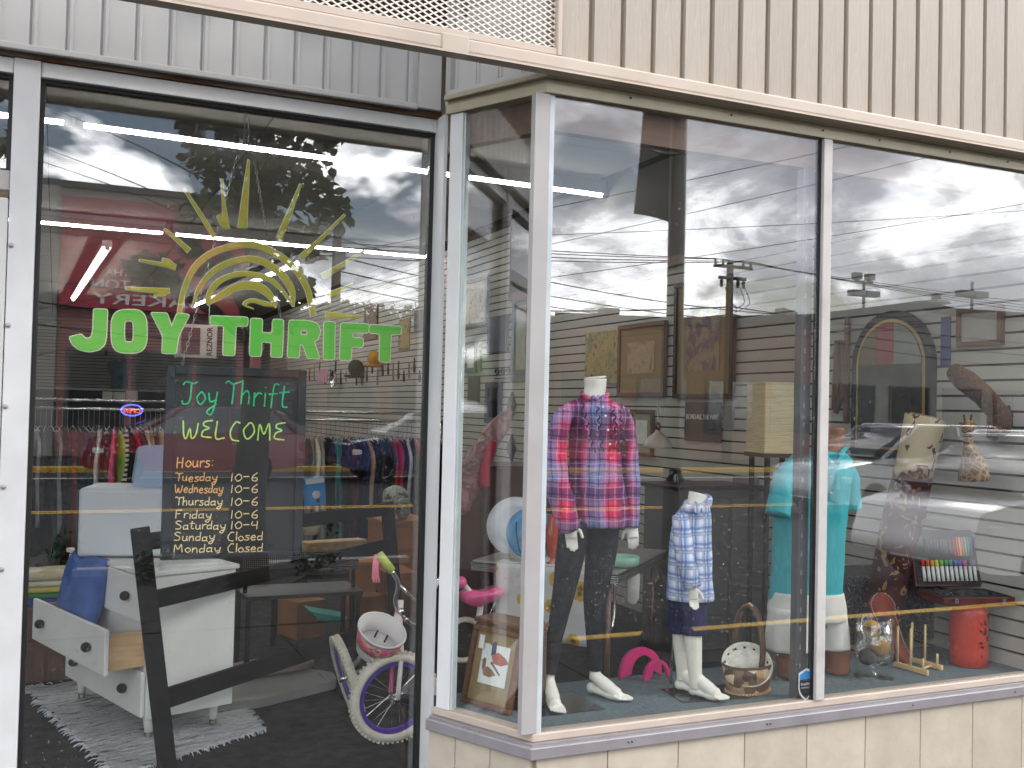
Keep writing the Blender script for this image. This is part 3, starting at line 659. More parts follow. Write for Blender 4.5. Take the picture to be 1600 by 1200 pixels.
# bare tree and the tree line beyond the bakery
p = rD(655, 470, -26); bt = thing('bare_tree', 'leafless tree with fine branches mirrored beside the entrance jamb', 'tree', (p.x+1.2, -26, -.2))
mb = MB()
def twig(a, d, L, r, k):
    b = a+d*L; mb.tube([a, a.lerp(b, .5)+Vector((rng.uniform(-.05, .05), 0, rng.uniform(-.02, .06)))*L, b], [r, r*.8, r*.6], 5)
    if k == 0: return
    for _ in range(3):
        e = (d+Vector((rng.uniform(-.9, .9), rng.uniform(-.6, .6), rng.uniform(-.1, .6)))).normalized(); twig(a.lerp(b, rng.uniform(.45, 1)), e, L*rng.uniform(.6, .8), r*.6, k-1)
tr0 = MB().tube([(p.x+1.2, -26, -.2), (p.x+1.2, -26, 2.6)], [.2, .15], 8).build('trunk', BARK, bt)
twig(V(p.x+1.2, -26, 2.5), V(-.1, 0, 1), 1.7, .11, 4); o = mb.build('branches', BARK, bt); o['kind'] = 'stuff'
tp = [(548, 470), (585, 480), (620, 478), (655, 485), (690, 470), (1000, 505), (500, 485)]
for i, (px, py) in enumerate(tp):
    f = rD if px < 800 else rB; p = f(px, py, -48); h = p.z
    t = thing('far_tree', 'distant leafy tree behind the buildings, %s' % ('just right of the painted sun', 'below the middle ray of the sun', 'left of the bare tree', 'beside the entrance jamb', 'behind the entrance jamb', 'behind the chimney', 'behind the painted sun')[i], 'tree', (p.x, -48, -.3), group='trees beyond the far buildings')
    MB().tube([(p.x, -48, -.3), (p.x, -48, h*.6)], [.25, .12], 7).build('trunk', BARK, t)
    mb = MB(); bl = [(p.x+rng.uniform(-1.3, 1.3), -48+rng.uniform(-1, 1), h-rng.uniform(.4, 2.6), rng.uniform(.5, .9)) for _ in range(9)]
    leaf_cloud(mb, crown_pts(rng, bl, 520), .3, rng); o = mb.build('crown', LEAFF, t); o['kind'] = 'stuff'
# ------------------------------------------------------------------ cars
TYRE = mat('tyre_rubber', (.015, .015, .016), .8); CHROME = mat('chrome', (.7, .7, .7), .15, metal=1, var=.03)
def car(name, label, loc, rz, paint, prof, roof, W_=1.8, wheels=(.85, 3.55), L=4.6):
    """prof: side outline (x from the nose back, z) of the body up to the belt; roof: greenhouse outline"""
    t = thing(name, label, 'car', loc, rz)
    M_ = WM[t.name]; h = W_/2
    def sec(pts, ins):
        out = []
        for x, z in pts: out.append((x, z))
        return out
    def solid(poly, yb, yt, zlo, zhi):
        n = 24; pts = catmull([(x, 0, z) for x, z in poly], 5, True); rings = []
        for k, f in ((-1, 1), (-.93, .0), (.93, .0), (1, 1)):
            ring = []
            for p in pts:
                wz = yb+(yt-yb)*min(1, max(0, (p.z-zlo)/(zhi-zlo))); tap = 1-.10*max(0, 1-p.x/.7)**2-.08*max(0, (p.x-L+.7)/.7)**2
                ring.append(M_ @ V(p.x-L/2, k*wz*tap, p.z-(0.02*f if p.z > zhi-.1 else 0)))
            rings.append(ring)
        return MB().loft(rings)
    solid(prof, h, h*.96, .2, 1.0).build('body', paint, t, angle=50)
    solid(roof, h*.93, h*.72, .9, 1.5).build('windows', DGLASS, t, angle=50)
    top = [(x, z) for x, z in roof if z > max(q[1] for q in roof)-.09]
    xa, xb = min(q[0] for q in top), max(q[0] for q in top); zr = max(q[1] for q in roof)
    mb = MB(); mb.box(M_ @ V((xa+xb)/2-L/2, 0, zr), (xb-xa, W_*.70, .05), M_.to_3x3()); mb.build('roof', paint, t, bev=.02)
    f0 = min(roof, key=lambda q: q[0]); b0 = max(roof, key=lambda q: q[0])
    for s in (-1, 1):
        for (x1_, z1_), (x2_, z2_) in (((f0[0], f0[1]), (xa, zr)), ((b0[0], b0[1]), (xb, zr)), (((xa+xb)/2, 1.0), ((xa+xb)/2, zr))):
            a = M_ @ V(x1_-L/2, s*h*.90, z1_); b = M_ @ V(x2_-L/2, s*h*.70, z2_); MB().beam(a, b, .05, .05).build('pillar', paint, t)
        for x in wheels:
            R_ = M_.to_3x3() @ Matrix.Rotation(rad(90), 3, 'X')
            wh = MB().lathe([(.2, -.1), (.30, -.11), (.33, -.07), (.33, .07), (.30, .11), (.2, .1)], M_ @ V(x-L/2, s*(h-.1), .33), 24, R_).build('wheel', TYRE, t, angle=40)
            MB().lathe([(.02, -.1), (.2, -.09), (.215, -.105), (.215, .105), (.2, .09), (.02, .1)], M_ @ V(x-L/2, s*(h-.1), .33), 20, R_).build('rim', CHROME, wh)
        MB().box(M_ @ V(.10-L/2+.16, s*h*.72, .70), (.26, .34, .15), M_.to_3x3()).build('headlight', mat('headlamp', (.75, .75, .72), .1, var=.05), t, bev=.04)
        MB().box(M_ @ V(L/2-.06, s*h*.74, .80), (.12, .3, .2), M_.to_3x3()).build('tail_light', mat('tail_lamp', (.35, .02, .02), .2), t, bev=.03)
        MB().box(M_ @ V(f0[0]+.35-L/2, s*(h+.08), 1.0), (.12, .18, .12), M_.to_3x3()).build('mirror', paint, t, bev=.04)
        MB().box(M_ @ V((xa+xb)/2+.12-L/2, s*(h*.985), .86), (.18, .03, .035), M_.to_3x3()).build('door_handle', CHROME, t)
    MB().box(M_ @ V(-L/2+.0, 0, .42), (.06, .5, .12), M_.to_3x3()).build('number_plate', WHITEP, t)
    return t
sed = [(0, .3), (.02, .62), (.25, .78), (1.2, .96), (1.6, .98), (3.7, 1.0), (4.5, .98), (4.58, .7), (4.56, .3), (3.0, .2), (1.0, .2)]
sedr = [(1.05, .93), (1.6, 1.28), (2.1, 1.42), (3.0, 1.42), (3.7, 1.22), (4.1, .98)]
suv = [(0, .35), (.02, .75), (.2, .92), (1.1, 1.06), (1.5, 1.08), (4.4, 1.10), (4.56, .95), (4.58, .4), (3.0, .28), (1.0, .28)]
suvr = [(1.0, 1.03), (1.6, 1.48), (2.0, 1.64), (3.9, 1.62), (4.3, 1.4), (4.5, 1.08)]
CW = mat('white_car_paint', (.72, .72, .72), .2, var=.02, coat=.8); CS = mat('silver_car_paint', (.48, .5, .52), .25, metal=.4, var=.02, coat=.8)
CB = mat('blue_car_paint', (.012, .016, .09), .2, var=.02, coat=.8); CR = mat('red_car_paint', (.2, .015, .02), .2, var=.02, coat=.8)
car('white_car', 'white parked car at near kerb, mirrored large at right edge of window', (10.3, -1.3, -.25), 0, CW, suv, [(x-.35, z) if x < 3 else (x, z) for x, z in suvr])
car('silver_car', 'silver sport utility car in the road, mirrored beside turquoise shirt', (14.2, -7.6, -.25), 0, CS, suv, suvr)
car('blue_car', 'dark blue car at far kerb, mirrored right of chalkboard', (8.4, -15.9, -.25), 0, CB, suv, suvr)
car('red_car', 'dark red car at far kerb, mirrored behind chalkboard lettering', (2.9, -16.2, -.25), 0, CR, suv, suvr)
# ================================================================== lettering, chalkboard and goods behind the entrance glass
def px2(pts, Y, sc=1, ox=0, oy=0): return [aY(ox+x/sc, oy+y/sc, Y) for x, y in pts]
def flat_poly(name, loops, Y, th, m, parent, offset=0.0, bez=0):
    c = bpy.data.curves.new(name, 'CURVE'); c.dimensions = '2D'; c.fill_mode = 'BOTH'; c.extrude = th/2; c.offset = offset
    for lp in loops:
        s = c.splines.new('POLY'); s.points.add(len(lp)-1); s.use_cyclic_u = True
        for q, p in zip(s.points, lp): q.co = (p.x, p.z, 0, 1)
    o = bpy.data.objects.new('src', c); SC.collection.objects.link(o)
    me = bpy.data.meshes.new_from_object(o.evaluated_get(bpy.context.evaluated_depsgraph_get())); bpy.data.objects.remove(o)
    off = WM[parent.name].translation
    for v in me.vertices: v.co = V(v.co.x, Y-v.co.z, v.co.y)-off
    me.materials.clear(); me.materials.append(m)
    t = bpy.data.objects.new(name, me); SC.collection.objects.link(t); t.parent = parent; WM[t.name] = WM[parent.name]
    return t
def rnd_poly(pts, r=5):                          # round the corners of a pixel polygon
    out = []; n = len(pts)
    for i in range(n):
        p0, p, p1 = Vector(pts[i-1]+(0,)), Vector(pts[i]+(0,)), Vector(pts[(i+1) % n]+(0,))
        a, b = p0-p, p1-p; k = min(r, a.length*.4, b.length*.4); q0, q1 = p+a.normalized()*k, p+b.normalized()*k
        for t in (0, .33, .67, 1): q = q0*(1-t)**2+p*2*t*(1-t)+q1*t*t; out.append((q.x, q.y))
    return out
VG = mat('green_vinyl', srgb(94, 192, 64), .45, var=.02); VY = mat('mustard_vinyl', srgb(168, 160, 54), .45, var=.03); VW = mat('cream_vinyl', srgb(226, 226, 200), .5, var=.02)
YL = YD+.0075
sg = thing('window_lettering', 'bright green vinyl shop name lettering with cream outline on the entrance glass', 'sign', aY(370, 560, YL))
Z2 = (3.3341, 200, 220)
LET = {
 'J': [[(518, 645), (592, 648), (586, 800), (575, 845), (540, 872), (490, 880), (435, 868), (400, 840), (382, 800), (450, 783), (462, 803), (485, 810), (505, 800), (512, 770)]],
 'Y': [[(120, 895), (203, 898), (228, 970), (255, 900), (320, 905), (262, 1020), (250, 1108), (178, 1106), (182, 1015)]],
 'T': [[(430, 912), (625, 920), (623, 965), (562, 963), (555, 1118), (495, 1116), (500, 962), (430, 958)]],
 'H': [[(640, 925), (700, 928), (697, 1000), (752, 1003), (755, 930), (810, 933), (803, 1127), (745, 1125), (748, 1050), (695, 1047), (692, 1122), (635, 1120)]],
 'R': [[(840, 935), (940, 937), (985, 950), (1003, 990), (992, 1030), (968, 1047), (1000, 1135), (935, 1132), (912, 1062), (895, 1060), (892, 1130), (832, 1128)], [(900, 985), (935, 987), (935, 1012), (898, 1010)]],
 'I': [[(1022, 942), (1078, 943), (1075, 1140), (1018, 1138)]],
 'F': [[(1110, 948), (1255, 955), (1252, 1000), (1170, 998), (1168, 1025), (1225, 1028), (1223, 1075), (1165, 1073), (1162, 1143), (1103, 1142)]],
 'U': [[(1260, 958), (1425, 968), (1422, 1008), (1370, 1007), (1365, 1152), (1310, 1150), (1313, 1005), (1258, 1000)]]}
def superell(cx, cy, a, b, e=3.2, n=40):
    return [(cx+a*math.copysign(abs(math.cos(t))**(2/e), math.cos(t)), cy+b*math.copysign(abs(math.sin(t))**(2/e), math.sin(t))) for t in [2*math.pi*i/n for i in range(n)]]
LET['O'] = [superell(712, 768, 98, 119), superell(711, 768, 26, 60, 4)]
for k, loops in LET.items():
    tr = (3.529, 0, 300) if k in 'JO' else Z2
    lp = [px2(rnd_poly(l, 12) if k != 'O' else l, YL, tr[0], tr[1], tr[2]) for l in loops]
    flat_poly('letter', lp, YL+.0012, .001, VW, sg, .0031); flat_poly('letter', lp, YL, .001, VG, sg)
def ribbon(pts, ws, k=8):
    c = catmull([(x, y, w_) for (x, y), w_ in zip(pts, ws)], k); L, R_ = [], []
    for i, p in enumerate(c):
        t = (c[min(i+1, len(c)-1)]-c[max(i-1, 0)]); t.z = 0; t.normalize(); n = V(-t.y, t.x, 0)*max(p.z, 2)/2
        L.append(((p+n).x, (p+n).y)); R_.append(((p-n).x, (p-n).y))
    return L+R_[::-1]
sn = thing('sun_decal', 'mustard yellow hand drawn sun with rays painted on the entrance glass above green lettering', 'decal', aY(380, 490, YL))
arcs = [([(268, 895), (290, 780), (350, 655), (450, 578), (600, 540), (720, 562), (850, 645), (932, 765), (966, 912)], [18, 20, 24, 24, 26, 26, 26, 24, 22]),
        ([(337, 868), (372, 765), (450, 675), (560, 625), (680, 622), (790, 685), (852, 775), (862, 862)], [6, 16, 22, 24, 26, 28, 26, 8]),
        ([(858, 855), (800, 775), (735, 720), (640, 695), (560, 697), (480, 728), (430, 785), (413, 845)], [6, 14, 20, 20, 20, 22, 22, 16]),
        ([(413, 850), (470, 815), (560, 765), (650, 752), (720, 785), (772, 850)], [12, 24, 30, 34, 32, 14]),
        ([(775, 858), (720, 850), (650, 832), (606, 852), (655, 876)], [10, 18, 16, 12, 6])]
rays = [([(190, 460), (255, 515), (318, 572)], [8, 16, 22]), ([(293, 250), (380, 385), (450, 500)], [8, 16, 18]), ([(630, 100), (612, 280), (596, 455)], [8, 26, 38]),
        ([(900, 225), (840, 380), (786, 512)], [8, 20, 26]), ([(1130, 385), (1010, 505), (906, 605)], [8, 14, 24]), ([(1232, 572), (1120, 645), (1015, 706)], [8, 18, 26]),
        ([(490, 200), (500, 330), (512, 460)], [8, 14, 30]), ([(472, 388), (490, 420), (512, 455)], [16, 22, 18]),
        ([(60, 622), (160, 640), (248, 657)], [8, 14, 24]), ([(180, 616), (210, 632), (245, 655)], [10, 22, 14]),
        ([(-10, 768), (100, 778), (215, 780)], [12, 20, 18]), ([(215, 782), (180, 795), (140, 808)], [16, 22, 10]),
        ([(1175, 745), (1100, 778), (1035, 804)], [6, 14, 20]), ([(1098, 798), (1070, 800), (1045, 806)], [12, 16, 14]), ([(1030, 905), (1120, 912), (1220, 916)], [24, 18, 6])]
for nm, lst in (('arc', arcs), ('ray', rays)):
    for i, (p, ws) in enumerate(lst):
        ws = [q*1.22 for q in ws]
        lp = [px2(ribbon(p, ws), YL, *Z2)]; dy = .00016*i
        flat_poly(nm, lp, YL+.0036+dy, .0001, VW, sn, .0022); flat_poly(nm, lp, YL-dy*.8, .0001, VY, sn)
# ---- security sticker on the display pane
p = aY(1260, 1070, YB+.007); s_ = aY(1261, 1070, YB+.007)-p; k_ = s_.length
stk = thing('security_sticker', 'small blue and black shield sticker low on the left display pane', 'sticker', (p.x, YB+.008, p.z-.03))
def shield(sc):
    return [V(p.x+x*k_*sc, 0, p.z+z*k_*sc) for x, z in ((0, 19), (11, 16), (11, -4), (9.5, -9), (6, -14), (0, -19), (-6, -14), (-9.5, -9), (-11, -4), (-11, 14))]
flat_poly('border', [shield(1.06)], YB+.0098, .0008, mat('sticker_white', (.8, .82, .85), .4), stk)
flat_poly('badge', [shield(.90)], YB+.0088, .0008, mat('sticker_black', (.01, .01, .012), .4), stk)
flat_poly('band', [[V(p.x+x*k_, 0, p.z+z*k_) for x, z in ((0, 17), (9.8, 14.4), (9.8, 7.5), (-9.8, 6.5), (-9.8, 12.6))]], YB+.0078, .0008, mat('sticker_blue', (.01, .30, .8), .4), stk)
text_mesh('print', 'SimpliSafe', 4.4*k_, mat('sticker_white', (0, 0, 0)), stk, (p.x, YB+.0074, p.z-.2*k_), 0, .0002, 'CENTER', .0001)
text_mesh('print', 'HOME SECURITY', 2.2*k_, mat('sticker_white', (0, 0, 0)), stk, (p.x, YB+.0074, p.z-4.2*k_), 0, .0002, 'CENTER')
# ---- chalkboard
YC = 3.95
BLKB = mat('chalkboard_slate', (.020, .022, .025), .5, var=.3, scale=4, spec=.5); BLKF = mat('charcoal_frame', (.022, .026, .032), .45)
tl, tr_, br, bl = aY(257, 571, YC), aY(478, 578, YC), aY(471, 873, YC), aY(254, 869, YC)
X0, X1, ZT, ZB = (tl.x+bl.x)/2, (tr_.x+br.x)/2, (tl.z+tr_.z)/2, (bl.z+br.z)/2
cb = thing('chalkboard', 'hanging black chalkboard with shop hours in coloured chalk behind the entrance glass', 'chalkboard', ((X0+X1)/2, YC, ZB))
MB().span((X0+.02, YC+.004, ZB+.02), (X1-.02, YC+.016, ZT-.02)).build('board', BLKB, cb)
for a, b in (((X0, YC-.012, ZB), (X0+.032, YC+.02, ZT)), ((X1-.032, YC-.012, ZB), (X1, YC+.02, ZT)), ((X0+.0325, YC-.012, ZT-.032), (X1-.0325, YC+.02, ZT)), ((X0+.0325, YC-.012, ZB), (X1-.0325, YC+.02, ZB+.018))):
    MB().span(a, b).build('frame', BLKF, cb, bev=.003)
CHN = mat('chain_steel', (.55, .54, .5), .3, metal=.9)
def chain(a, b, parent, r=.0085, w_=.0017):
    a, b = Vector(a), Vector(b); d = (b-a); n = max(2, int(d.length/(r*2.1))); d.normalize(); mb = MB()
    e1 = V(0, 1, 0); e2 = d.cross(e1).normalized()
    for i in range(n):
        c = a.lerp(b, (i+.5)/n); e = e1 if i % 2 else e2
        mb.tube([c + d*(r*1.25*math.cos(t)) + e*(r*.55*math.sin(t)) for t in [2*math.pi*j/8 for j in range(8)]], w_, 4, closed=True)
    o = mb.build('chain', CHN, parent); o['kind'] = 'stuff'
hk = aY(388, 232, YC)
chain(aY(285, 570, YC), aY(372, 236, YC), cb); chain(aY(452, 577, YC), aY(395, 236, YC), cb)
chain(aY(380, 240, YC), aY(383, 176, YC), cb); chain(aY(388, 240, YC), aY(388, 176, YC), cb)
SF = {'J': '.1,.85 .3,1 .75,.92 1,1|.62,.94 .62,.3 .5,.02 .2,-.02 .12,.15', 'T': '0,.9 .15,1 .4,.88 .85,.98|.45,.9 .45,.45 .42,0', 'W': '0,1 .1,.2 .28,.0 .45,.55 .6,.0 .85,.2 .95,.85', 'E': '.7,.98 .2,.9 .15,.7 .5,.55 .15,.4 .1,.1 .7,.02',
 'L': '.12,1 .1,.05 .65,.06', 'C': '.7,.95 .4,1 .12,.5 .25,.05 .7,-.05', 'O': '.4,.92 .08,.5 .35,.03 .75,.4 .6,.88 .35,.92', 'M': '.05,0 .1,.9 .4,.35 .68,.95 .8,.0', 'H': '.1,1 .08,0|.6,1 .58,0|.1,.5 .6,.52', 'F': '.1,.95 .1,0|.1,.95 .7,1|.1,.52 .5,.55',
 'S': '.7,.9 .3,1 .1,.75 .6,.4 .5,.05 .05,.05', 'o': '.32,.6 .06,.3 .3,.0 .58,.28 .35,.6', 'y': '.08,.6 .2,.2 .5,.25|.6,.65 .5,.0 .3,-.4 .05,-.25 .6,.1', 'h': '.12,1.05 .1,0|.1,.35 .35,.58 .5,.4 .5,0', 'r': '.1,.6 .1,0|.1,.35 .3,.58 .5,.52',
 'i': '.15,.6 .15,0|.15,.85 .16,.8', 'f': '.55,.95 .35,1 .25,.7 .2,-.05|.02,.55 .5,.58', 't': '.25,.95 .22,.1 .5,.02|.0,.65 .55,.68', 'u': '.08,.6 .1,.1 .4,.08 .5,.6|.5,.3 .55,0', 's': '.5,.55 .15,.55 .2,.35 .45,.2 .3,0 .0,.05', 'd': '.45,.5 .1,.45 .1,.05 .45,.12|.5,1.05 .48,0',
 'a': '.48,.5 .1,.45 .08,.05 .42,.1|.48,.58 .48,.1 .6,0', 'e': '.08,.3 .5,.35 .35,.6 .08,.35 .2,.02 .55,.08', 'n': '.08,.6 .08,0|.08,.35 .35,.58 .48,.35 .5,0', 'c': '.5,.5 .2,.58 .06,.25 .25,0 .5,.08', 'l': '.12,1.05 .12,0', ':': '.15,.55 .17,.5|.15,.12 .17,.07',
 '1': '.2,1 .18,0', '0': '.35,.9 .1,.5 .3,.05 .6,.35 .5,.8 .3,.9', '-': '.05,.5 .5,.52', '6': '.5,1 .15,.55 .15,.1 .45,.02 .5,.35 .15,.4', '4': '.12,.95 .08,.5 .5,.52|.5,1 .48,0'}
SW = {'i': .3, 'l': .25, ':': .3, '1': .35, 'W': 1.15, 'M': 1.0, 'T': .8, 'J': .95, 'O': .95, ' ': .45, 'r': .52, 't': .6, 'f': .58, 's': .58, '-': .62}
def chalk(txt, x0, y0, x1, y1, h, m, r):
    rg = random.Random(txt); wsum = sum(SW.get(ch, .68 if ch.islower() or ch.isdigit() else .85) for ch in txt); u = (x1-x0)/wsum; cx_ = 0; mb = MB()
    for ch in txt:
        wd = SW.get(ch, .68 if ch.islower() or ch.isdigit() else .85)
        if ch != ' ':
            sx = u*1.0; jy = rg.uniform(-.05, .05)*h
            for stq in SF[ch].split('|'):
                pts = [tuple(map(float, q.split(','))) for q in stq.split()]
                P3 = [aY(x0+(cx_+a)*sx + b*h*.08, y0+(y1-y0)*(cx_/wsum)-b*h+jy, YC+.0025) for a, b in pts]
                P3 = catmull(P3, 5) if len(P3) > 2 else P3
                mb.tube(P3, [r*(.75+.35*abs(math.sin(i*.9+cx_))) for i in range(len(P3))], 6, flat=.35, up=V(0, 1, 0))
        cx_ += wd
    mb.build('chalk_writing', m, cb)
CG = mat('chalk_green', srgb(52, 214, 140), .8, var=.2, scale=60); CL = mat('chalk_lime', srgb(196, 240, 120), .8, var=.15, scale=60)
CO = mat('chalk_orange', srgb(255, 190, 120), .8, var=.15, scale=60); CP = mat('chalk_peach', srgb(250, 222, 170), .8, var=.12, scale=60)
chalk('Joy', 281, 632, 340, 636, 34, CG, .0032); chalk('Thrift', 350, 632, 452, 636, 36, CG, .0032)
chalk('WELCOME', 284, 684, 448, 690, 28, CL, .0032)
chalk('Hours:', 275, 731, 334, 729, 17, CO, .0026)
for i, (d, t, y) in enumerate((('Tuesday', '10-6', 752), ('Wednesday', '10-6', 770), ('Thursday', '10-6', 790), ('Friday', '10-6', 810), ('Saturday', '10-4', 827), ('Sunday', 'Closed', 845), ('Monday', 'Closed', 863))):
    m = CO if i < 2 else CP
    chalk(d, 273-(i > 4)*2, y, {'Tuesday': 340, 'Wednesday': 349, 'Thursday': 348, 'Friday': 331, 'Saturday': 353, 'Sunday': 336, 'Monday': 345}[d], y, 13, m, .0021)
    chalk(t, 358 if t[0] == '1' else 354, y, 405 if t[0] == '1' else 412, y-1, 13, CP, .0021)
# ---- dresser with open drawer
DW = mat('white_dresser_paint', srgb(238, 238, 233), .5, var=.04, scale=5, dirt=.08); KNOB = mat('black_knob', (.01, .01, .011), .5, spec=.2); PINE = mat('pale_pine', srgb(206, 170, 128), .6, var=.15, scale=6, stretch=(1, 1, 6))
FN = V(.392, 4.752, 0); UX = V(-.323, .946, 0); UX.normalize(); UY = V(UX.y, -UX.x, 0)   # along the front (to the left), and into the depth
ds = thing('dresser', 'white three drawer dresser on tapered legs with middle drawer pulled open', 'dresser', FN)
def dp(a, b, z): return FN + UX*a + UY*b + V(0, 0, z)
RDm = Matrix((UX, UY, ZZ)).transposed()
def dbox(name, a0, a1, b0, b1, z0, z1, m, par=None, bev=.004):
    return MB().box(dp((a0+a1)/2, (b0+b1)/2, (z0+z1)/2), (a1-a0, b1-b0, z1-z0), RDm).build(name, m, par or ds, bev=bev)
DL, DD, DB, DT = .935, .43, .115, .765
dbox('carcass', 0, DL, .016, DD, DB, DT-.022, DW); dbox('top', -.012, DL+.012, -.012, DD+.012, DT-.021, DT, DW)
dh = (DT-.022-DB-.02)/3
for i in range(3):
    z0 = DB+.01+i*(dh+.004); out = .165 if i == 1 else 0
    d_ = dbox('drawer', .012, DL-.012, -.006-out, .014-out, z0, z0+dh-.004, DW)
    if out:
        for a0, a1 in ((.03, .045), (DL-.045, DL-.03)): dbox('drawer_side', a0, a1, .0145-out, .10, z0+.015, z0+dh-.03, PINE, d_, .001)
        dbox('drawer_bottom', .046, DL-.046, .0145-out, .10, z0+.012, z0+.022, PINE, d_, 0)
    for a in (.17, DL-.17): MB().ball(dp(a, -.026-out, z0+dh/2), .022, 14, 8).build('knob', KNOB, d_, smooth=True)
for a, b in ((.07, .06), (DL-.07, .06), (.07, DD-.06), (DL-.07, DD-.06)):
    l = MB().tube([dp(a, b, DB), dp(a, b, .04)], [.027, .017], 14).build('leg', DW, ds, smooth=True)
    MB().tube([dp(a, b, .04), dp(a, b, .0)], [.0175, .015], 14).build('ferrule', mat('worn_ferrule', (.22, .19, .16), .4, metal=.6), l, smooth=True)
# pillow lying in the drawer
BLUEC = mat('blue_cushion', srgb(74, 104, 170), .9, var=.25, scale=7, bump=.3, bscale=40)
pc = dp(.60, -.05, DB+dh+.29)
pl = MB(); R_ = RDm @ Matrix.Rotation(rad(-12), 3, 'X')
rings = []
for i in range(1, 12):
    w_ = (i/12-.5)*2; tt = .07*(1-abs(w_)**4); rings.append([pc + R_ @ V(.19*math.copysign(abs(math.cos(t))**.45, math.cos(t))*(1-.06*(1-abs(w_))), (tt)*math.copysign(abs(math.sin(t))**1.0, math.sin(t)), .2*w_) for t in [2*math.pi*j/28 for j in range(28)]])
tag(pl.loft(rings).build('cushion', BLUEC, smooth=True, loc=pc-V(0, 0, .2)), 'faded blue cushion standing in the open dresser drawer', 'cushion')
# microwave on top, its back to the right
WAP = mat('white_appliance', srgb(216, 220, 224), .35, var=.02); VENT = mat('vent_grey', srgb(120, 120, 116), .5, var=.3, scale=60)
mwo = aZ(252, 852, DT)
mc = dp(.56, .20, DT)
mw = thing('microwave', 'white microwave oven on top of the dresser, turned toward the glass', 'microwave', mc)
Rm = Matrix.Rotation(rad(-14), 3, 'Z')
MB().box(mc+V(0, 0, .172), (.50, .36, .325), Rm).build('casing', WAP, mw, bev=.02, seg=3)
MB().box(mc+Rm @ V(.2515, -.01, .18), (.006, .26, .22), Rm).build('vent_panel', VENT, mw)
MB().box(mc+Rm @ V(-.256, 0, .172), (.012, .34, .30), Rm).build('front_panel', mat('oven_door', (.05, .05, .055), .2), mw, bev=.01)
for a in (-.18, .18):
    for b in (-.13, .13): MB().lathe([(.016, 0), (.016, .0098)], mc+Rm @ V(a, b, 0), 10).build('foot', KNOB, mw)
# pale blue storage tub behind the microwave
p = aY(232, 745, 5.35); tb = thing('storage_tub', 'pale blue plastic storage tub standing behind the microwave', 'tub', V(p.x, 5.35, DT))
PB = mat('pale_blue_plastic', srgb(176, 196, 222), .35, var=.04)
k = mpp(p)
rr = lambda s, y: [V(p.x+x*k*s, y, p.z+.06+z*k*s) for x, z in rnd_poly([(-24, -40), (44, -40), (40, 30), (-16, 30)], 10)]
MB().loft([rr(1, 5.30), rr(.97, 5.36), rr(.9, 5.5), rr(.88, 5.55)]).build('shell', PB, tb, angle=35)
MB().loft([rr(1.04, 5.285), rr(1.04, 5.30)]).build('lip', PB, tb)
# rag rug
RUGM, t_, p_ = nodes('rag_rug'); MATS['rag_rug'] = RUGM
c0, c3 = aZ(38, 1078, 0), aZ(330, 1030, 0); rang = math.atan2((c3-c0).y, (c3-c0).x)
v_ = N(t_, 'ShaderNodeMapping', {0: coord(t_, (1, 1, 1), 'Object', (0, 0, -rang)), 'Scale': (3.0, 46, 3)}).outputs[0]; wv = noi(t_, v_, 1.6, 3, .7); w2 = noi(t_, coord(t_, (60, 90, 60)), 1.0, 2, .6)
c_ = ramp(t_, wv, [(.36, srgb(76, 84, 112)), (.43, srgb(206, 208, 212)), (.6, srgb(238, 238, 236)), (.66, srgb(104, 110, 138))]); c_ = cmix(t_, mmath(t_, 'MULTIPLY', w2, .5), c_, srgb(140, 142, 148))
t_.links.new(c_, p_.inputs['Base Color']); p_.inputs['Roughness'].default_value = .95
t_.links.new(N(t_, 'ShaderNodeBump', {'Height': mmath(t_, 'ADD', wv, mmath(t_, 'MULTIPLY', w2, .6)), 'Strength': 1.0, 'Distance': .03}).outputs[0], p_.inputs['Normal'])
c0, c1, c2, c3 = aZ(38, 1078, 0), aZ(150, 1190, 0), aZ(415, 1140, 0), aZ(330, 1030, 0)
c1 = aZ(185, 1215, 0)
rg_ = thing('rag_rug', 'white and grey woven rag rug with frayed edge under the dresser', 'rug', (c0+c2)/2)
def rugf(u, v):
    p = c0.lerp(c1, v).lerp(c3.lerp(c2, v), u); n = noise.noise(p*9)*.006 + noise.noise(p*30)*.003
    e = .012*math.sin(v*95)*(1 if u < .01 or u > .99 else 0)
    return p + V(e, 0, .008+n+.0035*math.sin(v*170+3*noise.noise(p*5))+.02*max(0, noise.noise(p*4)))
MB().sheet(rugf, 60, 130, -.006, (0, 0, 1)).build('weave', RUGM, rg_, smooth=True)
mb = MB(); rgx = random.Random(5)
for i in range(260):
    e = rgx.choice((0, 1, 2)); u = rgx.random()
    a = (c0.lerp(c1, u), c1.lerp(c2, u), c0.lerp(c3, u))[e]; d = ((c0-c3), (c1-c0), (c0-c1))[e].normalized()
    d = (d+V(rgx.uniform(-.6, .6), rgx.uniform(-.6, .6), 0)).normalized(); L_ = rgx.uniform(.015, .05)
    mb.tube([a+V(0, 0, .01), a+d*L_*.6+V(0, 0, .012), a+d*L_+V(0, 0, .004)], [.003, .0026, .0015], 4)
o = mb.build('fringe', mat('fringe_white', srgb(214, 216, 222), .95), rg_); o['kind'] = 'stuff'
